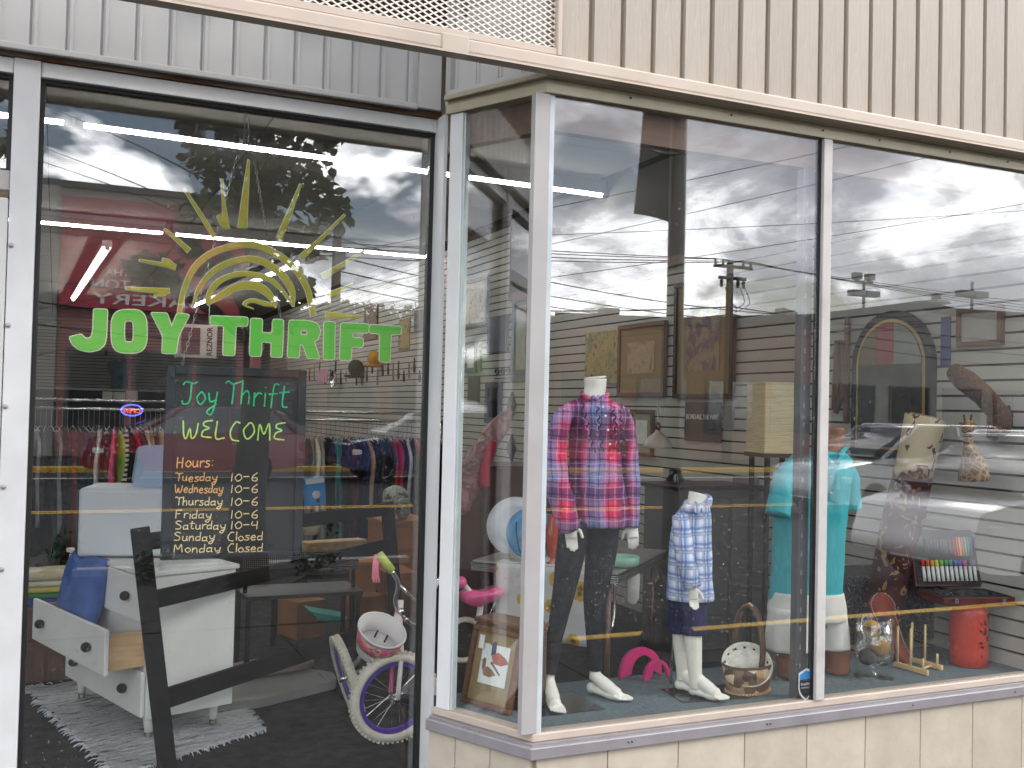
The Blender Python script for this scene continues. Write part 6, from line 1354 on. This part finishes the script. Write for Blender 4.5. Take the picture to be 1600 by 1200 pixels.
# ---- things on the back wall
def bpic(name, label, cat, x0, y0, x1, y1, m, Y=24.96, dep=.05, parts=None):
    a, b = aY(x0, y1, Y), aY(x1, y0, Y); t = thing(name, label, cat, ((a.x+b.x)/2, Y, a.z)); MB().span((a.x, Y-dep, a.z), (b.x, Y, b.z)).build('body', m, t, bev=.01); return t, a, b
t, a, b = bpic('unit_heater', 'pale ceiling unit heater with dark grille and vertical lettering behind the green letters', 'heater', 272, 512, 332, 560, mat('heater_cream', srgb(190, 186, 176), .5), 18.0, .6)
MB().span((a.x+.05, 17.38, a.z+.06), (a.x+(b.x-a.x)*.55, 17.399, b.z-.06)).build('grille', BLT, t)
for i in range(9): MB().box(((a.x+a.x+(b.x-a.x)*.55)/2+.02, 17.375, a.z+.09+i*(b.z-a.z-.18)/8), ((b.x-a.x)*.5, .012, .012)).build('louvre', mat('louvre_red', srgb(110, 40, 50), .5), t)
o = text_mesh('lettering', 'REZNOR', .12, KNOB, t, (0, 0, 0), 0, .003, 'CENTER', .002); o.data.transform(Matrix.Rotation(rad(-90), 4, 'Y')); o.location = V(b.x-.08, 17.397, (a.z+b.z)/2)-WM[t.name].translation
for x in (a.x+.1, b.x-.1): MB().tube([(x, 17.7, b.z), (x, 17.7, 3.4)], .01, 6).build('hanger_rod', GREYMET, t)
def shirt_on_wall(label, px, py, w_, h_, m, Y, X=None):
    c = aY(px, py, Y) if X is None else aX(px, py, X); k = mpp(c); ux = V(1, 0, 0) if X is None else V(0, -1, 0); nn_ = V(0, -1, 0) if X is None else V(-1, 0, 0)
    t = thing('shirt', label, 'shirt', c-V(0, 0, h_/2*k)); prof = [(-.18, .5), (-.5, .36), (-.46, .05), (-.34, .08), (-.36, -.5), (.36, -.5), (.34, .08), (.46, .05), (.5, .36), (.18, .5), (0, .43)]
    MB().extr([c+ux*(x*w_*k)+V(0, 0, z*h_*k) for x, z in prof], nn_*.05).build('cloth', m, t, bev=.015); MB().tube([c+V(0, 0, h_*.48*k)+nn_*.02, c+V(0, 0, h_*.62*k)+nn_*.02], .008, 5).build('hanger', CHROME, t)
TDY, t_, p_ = nodes('teal_print'); MATS['teal_print'] = TDY
t_.links.new(ramp(t_, noi(t_, coord(t_), 4, 3), [(.35, srgb(50, 76, 120)), (.5, srgb(40, 120, 124)), (.6, srgb(60, 90, 110)), (.68, srgb(170, 60, 70))]), p_.inputs['Base Color'])
shirt_on_wall('dark blue and teal printed shirt hung on the back slat wall', 187, 588, 36, 52, TDY, 24.9)
shirt_on_wall('pinkish long shirt hung behind right edge of chalkboard', 399, 556, 26, 46, mat('dusty_pink', srgb(170, 120, 122), .9), 20)
for i, (x0, x1, y0, y1) in enumerate(((159, 175, 612, 625), (176, 195, 613, 625), (196, 214, 611, 626))):
    bpic('white_carton', 'white carton, %s of three on the back counter' % ORD[i], 'carton', x0, y0, x1, y1, mat('carton_white', srgb(196, 192, 180), .7), 22, .3)
bpic('green_picture', 'small dark green framed picture on the back counter', 'picture', 135, 610, 149, 619, mat('green_pic', srgb(52, 96, 76), .5), 22, .04)
bpic('wall_speaker', 'small black speaker on back slat wall', 'speaker', 163, 547, 168, 556, BLT, 24.9, .15)
ct = thing('back_counter', 'dark counter along the back slat wall', 'counter', (1.5, 22.2, 0))
MB().span((-2.5, 21.9, 0), (4.0, 22.6, 1.70)).build('cabinet', BW, ct); MB().span((-2.55, 21.85, 1.701), (4.05, 22.62, 1.74)).build('top', GREYMET, ct)
# ---- pictures and goods on the right slat wall
XW = 4.093
def wpic(name, label, cat, x0, y0, x1, y1, fm, im, fw=.03, dep=.03, mount=None):
    a = aX(x0, (y0+y1)/2, XW); b = aX(x1, (y0+y1)/2, XW); xm = (x0+x1)/2; zt = aX(xm, y0, XW).z; zb = aX(xm, y1, XW).z
    t = thing(name, label, cat, (XW, (a.y+b.y)/2, zb)); ya, yb = min(a.y, b.y), max(a.y, b.y)
    MB().span((XW-dep*.6, ya+fw*.6, zb+fw*.6), (XW, yb-fw*.6, zt-fw*.6)).build('image', im, t)
    if fw:
        for p, q in (((ya, zb), (yb, zb+fw)), ((ya, zt-fw), (yb, zt)), ((ya, zb+fw+.0005), (ya+fw, zt-fw-.0005)), ((yb-fw, zb+fw+.0005), (yb, zt-fw-.0005))):
            MB().span((XW-dep, p[0], p[1]), (XW, q[0], q[1])).build('frame', fm, t, bev=.003)
    if mount:
        m_, iw = mount; MB().span((XW-dep*.6-.004, ya+fw+iw, zb+fw+iw*1.3), (XW-dep*.6-.0005, yb-fw-iw, zt-fw-iw)).build('print', m_, t)
    return t, ya, yb, zb, zt
FD = mat('dark_walnut', srgb(58, 38, 30), .4, var=.2); FBK = mat('black_frame', srgb(34, 34, 40), .4); FBL = mat('slate_blue_frame', srgb(64, 72, 92), .5)
def artmat(name, cols, sc=9):
    m, t, p = nodes(name); MATS[name] = m; n = len(cols); t.links.new(ramp(t, noi(t, coord(t), sc, 3, .6, 1.0), [(.34+.32*i/(n-1), srgb(*c)) for i, c in enumerate(cols)]), p.inputs['Base Color']); p.inputs['Roughness'].default_value = .5; return m
A1 = artmat('flower_canvas', [(120, 120, 84), (150, 146, 100), (190, 160, 70), (86, 70, 96)], 12); A2 = artmat('landscape_print', [(150, 126, 92), (172, 148, 108), (120, 96, 80)], 8)
A3 = artmat('wisteria_print', [(150, 132, 98), (142, 124, 92), (96, 66, 84), (88, 66, 58)], 9); A4 = artmat('calligraphy_print', [(176, 160, 110), (190, 176, 130), (90, 80, 60)], 14); A5 = artmat('dark_poster', [(44, 40, 42), (60, 54, 54), (40, 36, 40)], 6); A6 = artmat('certificate', [(150, 140, 112), (168, 158, 130)], 6)
wpic('flower_canvas', 'unframed canvas of yellow flowers on slat wall above girl mannequin', 'picture', 917, 518, 968, 600, FD, A1, 0, .03)
wpic('framed_print', 'brown framed landscape print with wide tan mount, right of flower canvas', 'picture', 970, 505, 1043, 620, FRM, MATB, .035, .035, (A2, .11))
wpic('framed_print', 'tall dark framed wisteria print with tan mount, left of square lampshade', 'picture', 1058, 436, 1151, 623, FD, MATB, .035, .035, (A3, .12))
t, ya, yb, zb, zt = wpic('slogan_sign', 'dark poster with pale capital lettering under the tall wisteria print', 'sign', 1072, 628, 1128, 690, A5, A5, 0, .02)
text_mesh('lettering', 'ROAD ALL THE WAY', .048, WHITEP, t, (XW-.0135, yb-.02, zt-.12), rad(-90), .001, 'LEFT', .0005, 0, .8)
wpic('framed_certificate', 'small wood framed certificate right of plaid shirt shoulder', 'picture', 988, 640, 1023, 713, FRM, A6, .03, .025, (PAP, .05))
wpic('note_card', 'small pale note card right of the dark poster', 'card', 1130, 634, 1147, 672, FRM, mat('note_grey', srgb(150, 146, 142), .7), 0, .004)
wpic('framed_print', 'calligraphy print in dark frame high in the splayed window', 'picture', 723, 436, 764, 511, FBK, A4, .04, .03)
wpic('dark_panel', 'dark grey panel with two bars in the splayed window', 'panel', 765, 494, 795, 550, FBL, FBL, .0, .05)
wpic('framed_mirror', 'long narrow dark blue frame beside corner post', 'mirror', 803, 462, 831, 596, FBL, A5, .06, .03, (A6, .04))
wpic('framed_print', 'small slate framed print, lower left in the splayed window', 'picture', 729, 535, 747, 582, FBL, PAP, .05, .03)
wpic('book_panel', 'narrow brown wooden plaque beside small slate framed print', 'plaque', 748, 538, 753, 580, FRM, FRM, 0, .03)
wpic('dark_panel', 'plain dark rectangular plaque below small slate framed print', 'plaque', 733, 588, 750, 628, FBK, FBK, 0, .03)
wpic('framed_mirror', 'grey framed mirror left of diamond wall sconces', 'mirror', 761, 597, 785, 662, FBL, mat('mirror_silver', (.55, .56, .58), .08, metal=1), .06, .03)
wpic('framed_print', 'brown portrait canvas behind end of the green lettering', 'picture', 571, 478, 591, 531, A2, artmat('brown_portrait', [(96, 70, 52), (120, 92, 70), (60, 44, 40)], 5), 0, .04)
wpic('bamboo_scroll', 'narrow yellow scroll picture right of green lettering', 'picture', 624, 498, 641, 546, FD, artmat('scroll_yellow', [(150, 126, 60), (166, 144, 84), (70, 56, 40)], 7), 0, .02)
wpic('framed_print', 'grey sketch picture beside the entrance jamb', 'picture', 649, 484, 667, 518, FBK, artmat('grey_sketch', [(130, 126, 120), (90, 88, 86)], 8), 0, .03)
wpic('framed_print', 'pale wide framed picture at upper right of slat wall', 'picture', 1500, 480, 1571, 541, FRM, mat('pale_print', srgb(170, 164, 152), .6), .025, .03)
wpic('blue_poster', 'narrow blue poster right of arched mirror', 'poster', 1471, 495, 1486, 572, WHITEP, mat('poster_blue', srgb(24, 48, 110), .4), .0, .01)
def diamond(label, x, y, w_, h_):
    c = aX(x, y, XW); k = mpp(c); t = thing('wall_sconce', label, 'sconce', c-V(0, 0, h_/2*k)); q = [c+V(0, w_*k*a, h_*k*b) for a, b in ((0, .5), (.8, 0), (0, -.5), (-.8, 0))]
    MB().extr(q, (-.02, 0, 0)).build('plate', BLK, t, bev=.003); MB().extr([c+(v-c)*.45 for v in q], (-.05, 0, 0)).build('centre', GREYMET, t)
diamond('upper black diamond shaped wall sconce in the splayed window', 801, 633, 18, 42); diamond('lower black diamond shaped wall sconce in the splayed window', 801, 700, 18, 44)
c = aX(790, 585, XW); k = mpp(c); t = thing('iron_scroll', 'black wrought iron scroll candle holder in the splayed window', 'candle holder', c-V(0, 0, 14*k))
for s in (-1, 0, 1):
    MB().tube([c+V(-.03, (s*14+(6-4.5*i/24)*math.cos(i*.45))*k*1.6, (4+(6-4.5*i/24)*math.sin(i*.45))*k) for i in range(25)], .006, 5).build('scroll', BLK, t)
MB().tube([c+V(-.02, -22*k*1.6, -6*k), c+V(-.02, 22*k*1.6, -6*k)], .006, 5).build('bar', BLK, t)
# utensils and hats hung on the right wall seen through the entrance glass
rgu = random.Random(9)
for i in range(22):
    x = 484+i*8.2; y = 575+rgu.uniform(-10, 12)-i*.3; c = aX(x, y, XW); k = mpp(c); L_ = rgu.uniform(10, 22)*k
    t = thing('utensil', 'dark kitchen utensil, %s from left in hanging row above right clothes rail' % ORD[i], 'utensil', c-V(0, 0, L_), group='utensils hung above the right clothes rail')
    MB().tube([c, c-V(0, 0, L_)], [.012, .018], 6).build('handle', (BLT, GREYMET, FD)[i % 3], t); MB().ball(c-V(0, 0, L_*1.1), .045, 8, 6, (.3, 1, 1.3)).build('head', (BLT, GREYMET, BLT)[i % 3], t)
def cap(label, x, y, m, s=1.0):
    c = aX(x, y, XW-.1); k = mpp(c); t = thing('cap', label, 'cap', c-V(0, 0, 14*k)); MB().ball(c, 15*k*s, 14, 10, (.8, 1, .9)).build('crown', m, t, smooth=True); MB().ball(c+V(-.02, 0, -13*k*s), 16*k*s, 14, 6, (1.1, .8, .18)).build('brim', m, t, smooth=True)
cap('dark green cap hanging below the green lettering', 556, 575, mat('cap_green', srgb(30, 60, 46), .9)); cap('mustard yellow hat right of the green cap', 585, 560, mat('cap_yellow', srgb(190, 140, 40), .9), .9)
c = aX(524, 592, XW-.08); k = mpp(c); t = thing('frying_pan', 'round steel pan hanging right of chalkboard', 'pan', c-V(0, 0, 13*k))
MB().lathe([(0, 0), (11*k, 0), (13*k, .05), (12.3*k, .05), (10.5*k, .012), (0, .012)], c, 24, Matrix.Rotation(rad(-90), 3, 'Y')).build('bowl', CHROME, t, smooth=True); MB().tube([c+V(0, 0, 12*k), c+V(0, 0, 28*k)], .014, 6).build('handle', BLT, t)
wpic('pink_notice', 'pink printed notice right of the chalkboard', 'notice', 497, 577, 512, 598, WHITEP, mat('notice_pink', srgb(200, 150, 170), .8), 0, .02)
# ---- arched mirror, harp, giraffes
ya, yb = aX(1465, 560, XW).y, aX(1338, 560, XW).y; zb_ = 1.30; zt_ = aX(1400, 486, XW).z; yc, hw = (ya+yb)/2, (yb-ya)/2; zs_ = zt_-hw
am = thing('arched_mirror', 'tall arched black framed mirror with painted coloured reflection across top on the slat wall', 'mirror', (XW, yc, zb_))
def arch(h, zbot, n=20): return [(yc+h*math.cos(t), zs_+h*math.sin(t)) for t in [math.pi*i/n for i in range(n+1)]] + [(yc-h, zbot), (yc+h, zbot)]
MB().extr([(XW, y, z) for y, z in arch(hw, zb_)], (-.035, 0, 0)).build('frame', BW, am, bev=.004)
MB().extr([(XW-.0355, y, z) for y, z in arch(hw-.045, zb_+.05)], (-.004, 0, 0)).build('gilt_edge', mat('gilt', srgb(176, 150, 84), .4, metal=.5), am)
MB().extr([(XW-.040, y, z) for y, z in arch(hw-.062, zb_+.065)], (-.003, 0, 0)).build('glass', mat('dark_mirror', (.16, .17, .18), .08, metal=1), am)
zc_ = aX(1400, 570, XW).z; h2 = hw-.064
for nm, y0_, y1_, m in (('yellow_reflection', yc+h2*.40, yc+h2*.98, mat('reflected_ochre', srgb(110, 96, 52), .35)), ('red_reflection', yc-h2*.15, yc+h2*.39, mat('reflected_red', srgb(150, 44, 50), .35)), ('pale_reflection', yc-h2*.98, yc-h2*.16, mat('reflected_pale', srgb(130, 136, 126), .35))):
    n = 8; top = [(y0_+(y1_-y0_)*i/n) for i in range(n+1)]; poly = [(XW-.0435, y0_, zc_)] + [(XW-.0435, y, zs_+math.sqrt(max(0, h2*h2-(y-yc)**2))) for y in top] + [(XW-.0435, y1_, zc_)]
    MB().extr(poly, (-.003, 0, 0)).build(nm, m, am)  # coloured panels put in for a reflection in the mirror top
hp_ = thing('wooden_oar', 'brown wooden oar shaped ornament left of the arched mirror', 'ornament', aX(1312, 640, XW))
MB().tube([aX(1310, 532, XW-.02), aX(1304, 640, XW-.02)], .022, 8).build('shaft', FRM, hp_); MB().tube(catmull([aX(1303, 560, XW-.02), aX(1316, 535, XW-.02), aX(1318, 600, XW-.02), aX(1306, 645, XW-.02)], 5), .016, 8).build('bow', FRM, hp_)
MB().span((XW-.02, aX(1326, 560, XW).y-.015, aX(1323, 660, XW).z), (XW, aX(1326, 560, XW).y+.015, aX(1323, 496, XW).z)).build('batten', FRM, hp_)
GIR, t_, p_ = nodes('giraffe_plush'); MATS['giraffe_plush'] = GIR
t_.links.new(ramp(t_, N(t_, 'ShaderNodeTexVoronoi', {0: coord(t_), 'Scale': 34.0}, feature='DISTANCE_TO_EDGE').outputs[0], [(.05, srgb(150, 122, 78)), (.14, srgb(96, 58, 28))]), p_.inputs['Base Color']); p_.inputs['Roughness'].default_value = .95
FUR = mat('ginger_plush', srgb(78, 48, 24), .95, var=.5, scale=50, bump=.8, bscale=120)
gY = 3.40
g1 = thing('plush_giraffe', 'large ginger plush animal with long neck hanging at upper right', 'plush toy', aY(1540, 660, gY))
plimb(MB(), [(1490, 580, gY, 13), (1512, 598, gY, 17), (1536, 618, gY, 17), (1556, 640, gY-.01, 16), (1572, 655, gY-.02, 13)], 16, 5, .006).build('neck', FUR, g1, smooth=True)
MB().ball(aY(1562, 658, gY-.02), 20*mpp(g1.location), 16, 10, (1, .9, 1.3)).build('head', FUR, g1, smooth=True); plimb(MB(), [(1556, 668, gY-.03, 12), (1550, 684, gY-.035, 9)], 10).build('muzzle', FUR, g1, smooth=True)
for s in (-1, 1): MB().ball(aY(1562+s*14, 640, gY-.02), 5*mpp(g1.location), 8, 6, (1, .4, 1.6)).build('ear', FUR, g1, smooth=True)
MB().ball(aY(1556, 656, gY-.045), .006, 8, 6).build('eye', KNOB, g1, smooth=True)
g2 = thing('plush_giraffe', 'small spotted plush giraffe below the large ginger plush', 'plush toy', aY(1520, 745, gY))
plimb(MB(), [(1522, 750, gY, 24), (1520, 725, gY, 19), (1514, 700, gY, 9), (1512, 678, gY, 7)], 16, 5).build('body', GIR, g2, smooth=True); MB().ball(aY(1512, 668, gY-.01), 10*mpp(g2.location), 12, 8, (.9, 1, 1.2)).build('head', GIR, g2, smooth=True)
for s in (-1, 1): MB().tube([aY(1512+s*4, 660, gY), aY(1512+s*6, 648, gY)], .004, 6).build('horn', FUR, g2); MB().ball(aY(1512+s*11, 662, gY), .008, 8, 6).build('ear', GIR, g2, smooth=True)
# ---- chrome edged table and what stands on it
TN = V(2.44, 4.18, 0); TU = V(-.5, .56, 0).normalized(); TV = V(.66, .61, 0).normalized(); LU, LV, ZT_ = .76, .92, .76; RTm = Matrix((TU, TV, ZZ)).transposed()
tb_ = thing('kitchen_table', 'grey topped kitchen table with ribbed chrome edge behind girl mannequin', 'table', TN)
def tp_(u, v, z): return TN+TU*u+TV*v+V(0, 0, z)
MB().box(tp_(LU/2, LV/2, ZT_-.006), (LU, LV, .012), RTm).build('top', mat('grey_formica', srgb(150, 144, 134), .35, var=.1, scale=30), tb_, bev=.003)
for i in range(4): MB().box(tp_(LU/2, LV/2, ZT_-.019-.010*i), (LU+.012, LV+.012, .006), RTm).build('chrome_band', CHROME, tb_, bev=.002)
MB().box(tp_(LU/2, LV/2, ZT_-.034), (LU, LV, .036), RTm).build('apron', GREYMET, tb_)
TLEG = mat('brown_steel_leg', srgb(120, 96, 84), .4, metal=.4)
for u, v in ((.06, .06), (LU-.06, .06), (.06, LV-.06), (LU-.06, LV-.06)):
    a = tp_(u, v, 0); MB().tube([a, a+V(0, 0, ZT_-.055)], .014, 10).build('leg', TLEG, tb_, smooth=True)
for u in (.06, LU-.06):
    a = tp_(u, .06, 0); b = a+TV*.10
    MB().tube(catmull([a+V(0, 0, ZT_-.25), a+TV*.02+V(0, 0, ZT_-.29), a+TV*.06+V(0, 0, ZT_-.28), b+V(0, 0, ZT_-.2), b+V(0, 0, ZT_-.06)], 5), .009, 8).build('brace', CHROME, tb_, smooth=True)
SUNF, t_, p_ = nodes('sunflower_cloth'); MATS['sunflower_cloth'] = SUNF
vo = N(t_, 'ShaderNodeTexVoronoi', {0: coord(t_), 'Scale': 9.0}); n1 = noi(t_, coord(t_), 60, 2); d_ = mmath(t_, 'ADD', vo.outputs['Distance'], mmath(t_, 'MULTIPLY_ADD', n1, .2, -.1))
t_.links.new(ramp(t_, d_, [(.10, srgb(120, 84, 36)), (.16, srgb(206, 166, 40)), (.32, srgb(212, 176, 60)), (.36, srgb(222, 222, 216)), (.9, srgb(214, 214, 210))]), p_.inputs['Base Color']); p_.inputs['Roughness'].default_value = .9
tw = thing('sunflower_towel', 'white towel with yellow sunflowers hanging over the table edge', 'towel', tp_(.36, -.02, .45))
def twf(u, v): q = tp_(.10+.52*u, -.012-.01*math.sin(u*16)*v, ZT_+.002-.36*v); return q
MB().sheet(twf, 24, 12, .004, -TV).build('cloth', SUNF, tw, smooth=True); MB().sheet(lambda u, v: tp_(.10+.52*u, -.008+.25*v, ZT_+.003+.001*math.sin(u*20)), 12, 6, .003, ZZ).build('cloth', SUNF, tw, smooth=True)
def plate(label, px, py, r, Y, m, tilt):
    c = aY(px, py, Y); k = mpp(c); t = thing('plate', label, 'plate', c-V(0, 0, r*k)); Rp = Matrix.Rotation(rad(-22), 3, 'Z') @ Matrix.Rotation(rad(90-tilt), 3, 'X')
    MB().lathe([(0, .004), (r*.55*k, .004), (r*.62*k, .012), (r*k, .022), (r*k, .019), (r*.6*k, .006), (r*.5*k, -.002), (0, -.002)], c, 40, Rp).build('dish', m, t, smooth=True); return t
plate('large white plate standing on its edge behind corner post', 806, 823, 46, 4.72, mat('white_china', srgb(216, 218, 222), .2, var=.03), 12)
tt = plate('blue plate with white label standing before the white plate', 830, 834, 40, 4.60, mat('blue_china', srgb(84, 156, 204), .25, var=.05), 12)
c = aY(838, 836, 4.585); MB().box(c+V(0, -.01, 0), (.03, .003, .05), Matrix.Rotation(rad(14), 3, 'Y')).build('label', WHITEP, tt)
c = aY(828, 868, 4.55); t = thing('plate_stand', 'dark wire plate stand holding the blue plate', 'stand', c)
for dx in (-.05, .05):
    MB().tube(catmull([c+V(dx, -.05, .0), c+V(dx, -.06, .05), c+V(dx, 0, .015), c+V(dx, .05, .09), c+V(dx, .06, .16)], 5), .004, 6).build('wire', BLK, t)
MB().tube([c+V(.06*math.cos(a), -.055, .05+.05*math.sin(a)) for a in [math.pi*i/12 for i in range(13)]], .004, 6).build('wire', BLK, t)
c = aY(862, 868, 4.5); k = mpp(c); c.z = ZT_+.002; ov = thing('orange_vase', 'orange glass footed vase half hidden by corner post', 'vase', c)
MB().lathe([(8*k, 0), (8.5*k, 2*k), (3*k, 5*k), (3*k, 9*k), (9*k, 18*k), (11.5*k, 34*k), (11*k, 52*k), (8*k, 66*k), (9*k, 76*k), (8*k, 76*k), (7*k, 66*k), (0, 12*k)], c, 24).build('glass', mat('orange_glass', srgb(190, 70, 34), .1, var=.1, coat=.5), ov, smooth=True)
c = aY(972, 886, 4.35); c.z = ZT_+.002; k = mpp(c); gt = thing('green_glass_dish', 'pale green glass dish on the table beside plaid shirt hem', 'dish', c)
MB().lathe([(20*k, 0), (26*k, 2*k), (27*k, 16*k), (25.5*k, 16*k), (24*k, 4*k), (0, 3*k)], c, 32).build('bowl', mat('green_milk_glass', srgb(150, 196, 172), .2, var=.04), gt, smooth=True)
bbx = thing('brown_box', 'plain brown wooden box at back of the kitchen table', 'box', tp_(.45, .62, ZT_))
MB().box(tp_(.45, .62, ZT_+.085), (.34, .26, .166), RTm).build('case', FRM, bbx, bev=.004); MB().box(tp_(.45, .62, ZT_+.172), (.35, .27, .006), RTm).build('lid', OCH, bbx, bev=.002)
c = aY(988, 920, 4.42); k = mpp(c); wbg = thing('white_pouch', 'white cloth pouch hanging below table edge', 'pouch', c-V(0, 0, 24*k))
MB().loft([[c+V(x*k*s, dy, z*k*s) for x, z in rnd_poly([(-12, 26), (13, 26), (11, -18), (4, -26), (-10, -22)], 6)] for s, dy in ((.9, -.012), (1, 0), (.9, .012))]).build('cloth', WSH, wbg, smooth=True)
# ---- hanging lamp with chain, cabinet, pink rolled quilt, tricycle, grey cabinet
c = aX(1028, 690, 3.6); k = mpp(c); hl_ = thing('hanging_lamp', 'white glass hanging lampshade on a chain behind boy mannequin', 'lamp', c-V(0, 0, 14*k))
MB().lathe([(22*k, -10*k), (23*k, -6*k), (16*k, 6*k), (6*k, 14*k), (3*k, 18*k), (2.4*k, 17*k), (14*k, 5*k), (21.5*k, -7*k)], c, 28).build('shade', mat('opal_shade', srgb(196, 190, 178), .3), hl_, smooth=True)
MB().lathe([(3*k, 18*k), (5*k, 24*k), (2*k, 30*k)], c, 14).build('cap', mat('brass', srgb(140, 96, 50), .3, metal=.8), hl_, smooth=True); chain(c+V(0, 0, 30*k), c+V(0, 0, 58*k), hl_, .016, .003)
wc = thing('tall_cabinet', 'reddish brown wooden cabinet behind the plates', 'cabinet', (3.0, 6.6, 0))
a, b = aY(752, 728, 6.4), aY(838, 728, 6.4)
MB().span((a.x, 6.4, 0), (b.x+.3, 6.9, a.z-.02)).build('carcass', mat('red_mahogany', srgb(84, 50, 42), .45, var=.2, scale=3, stretch=(5, 5, .6)), wc, bev=.004); MB().span((a.x-.02, 6.38, a.z-.019), (b.x+.32, 6.92, a.z)).build('top', mat('red_mahogany', (0, 0, 0)), wc, bev=.003)
for i in range(3): d_ = MB().span((a.x+.03, 6.385, .1+.28*i), (b.x+.27, 6.399, .36+.28*i)).build('drawer', mat('red_mahogany', (0, 0, 0)), wc, bev=.004); MB().box(((a.x+b.x)/2+.1, 6.378, .25+.28*i), (.1, .014, .02)).build('pull', CHROME, d_)
QLT = artmat('pink_quilt', [(150, 110, 112), (172, 120, 120), (110, 46, 56), (190, 160, 150)], 9)
qs = thing('rolled_quilt', 'dusty pink patterned bolt of cloth leaning in the splayed window', 'cloth', aY(722, 800, 5.2))
plimb(MB(), [(712, 800, 5.2, 20), (735, 745, 5.2, 24), (765, 690, 5.2, 18), (785, 660, 5.2, 14), (801, 640, 5.2, 7)], 20, 5, .012, 2).build('roll', QLT, qs, smooth=True)
plimb(MB(), [(757, 760, 5.1, 9), (758, 730, 5.1, 8), (770, 690, 5.12, 6)], 12).build('tie', mat('cloth_crimson', (0, 0, 0)), qs, smooth=True); qs2 = aY(722, 800, 5.2)
tc_ = thing('pink_tricycle', 'pink child tricycle behind the duck picture', 'tricycle', aZ(750, 1010, 0))
q = aY(750, 935, 4.6); k = mpp(q)
MB().loft([[q+V(x*k, dy, z*k) for x, z in rnd_poly([(-30, 6), (-20, 14), (10, 10), (30, 18), (36, 8), (20, -2), (-8, -10), (-26, -6)], 6)] for dy in (-.05, .0, .06)]).build('seat', PNK, tc_, smooth=True)
MB().tube([aY(752, 940, 4.6), aY(742, 1010, 4.6)], .016, 8).build('frame_tube', WPT, tc_); MB().tube([aY(735, 925, 4.6), aY(718, 905, 4.6)], .012, 8).build('stem', WPT, tc_); MB().ball(aY(720, 910, 4.6), .03, 12, 8).build('bell', PNK, tc_, smooth=True)
for x in (725, 775): cw = aY(x, 1000, 4.65); MB().tube([cw+V(.1*math.cos(a), .04*math.sin(a)*0, .1*math.sin(a)) for a in [2*math.pi*i/24 for i in range(24)]], .014, 8, closed=True).build('wheel', WT, tc_, smooth=True)
dc = thing('grey_cabinet', 'dull grey cabinet behind boy mannequin', 'cabinet', (3.3, 5.4, 0))
a, b = aY(1062, 760, 5.2), aY(1196, 760, 5.2)
MB().span((a.x, 5.2, 0), (min(b.x, 4.05), 5.6, a.z-.02)).build('carcass', mat('grey_cabinet_paint', srgb(96, 92, 92), .6, var=.1), dc, bev=.004); MB().span((a.x-.02, 5.18, a.z-.019), (min(b.x, 4.07), 5.62, a.z)).build('top', FD, dc, bev=.003)
for i in range(2): xa = a.x+.02+i*.36; d_ = MB().span((xa, 5.184, .08), (xa+.33, 5.199, a.z-.08)).build('door', mat('grey_cabinet_door', srgb(110, 106, 104), .6), dc, bev=.004); MB().ball((xa+(.29 if i == 0 else .04), 5.174, .6), .012, 8, 6).build('knob', CHROME, d_, smooth=True)
wpic('pink_picture', 'pale pink picture frame leaning low on slat wall behind boy mannequin', 'picture', 1150, 745, 1185, 830, mat('dusty_frame', srgb(140, 116, 118), .5), A5, .05, .03)
c = aX(1055, 765, 3.7); blv = thing('black_vase', 'glossy black vase left of boy mannequin', 'vase', c-V(0, 0, .1)); MB().lathe([(.05, -.10), (.075, -.02), (.08, .04), (.04, .1), (.045, .13), (.038, .13)], c, 20).build('body', mat('gloss_black', (.01, .01, .011), .1, coat=.5), blv, smooth=True)
# round ceiling fixture
c = aZ(1055, 229, 3.398); rf = thing('round_ceiling_plate', 'flat round ceiling fixture behind the hanging banner reflection', 'ceiling fixture', c); MB().lathe([(.16, 0), (.17, -.012), (.10, -.02), (0, -.02)], c, 28).build('disc', CEIL, rf, smooth=True); MB().lathe([(.175, .0), (.185, -.008), (.172, -.016)], c, 28, cap=False).build('ring', GREYMET, rf)
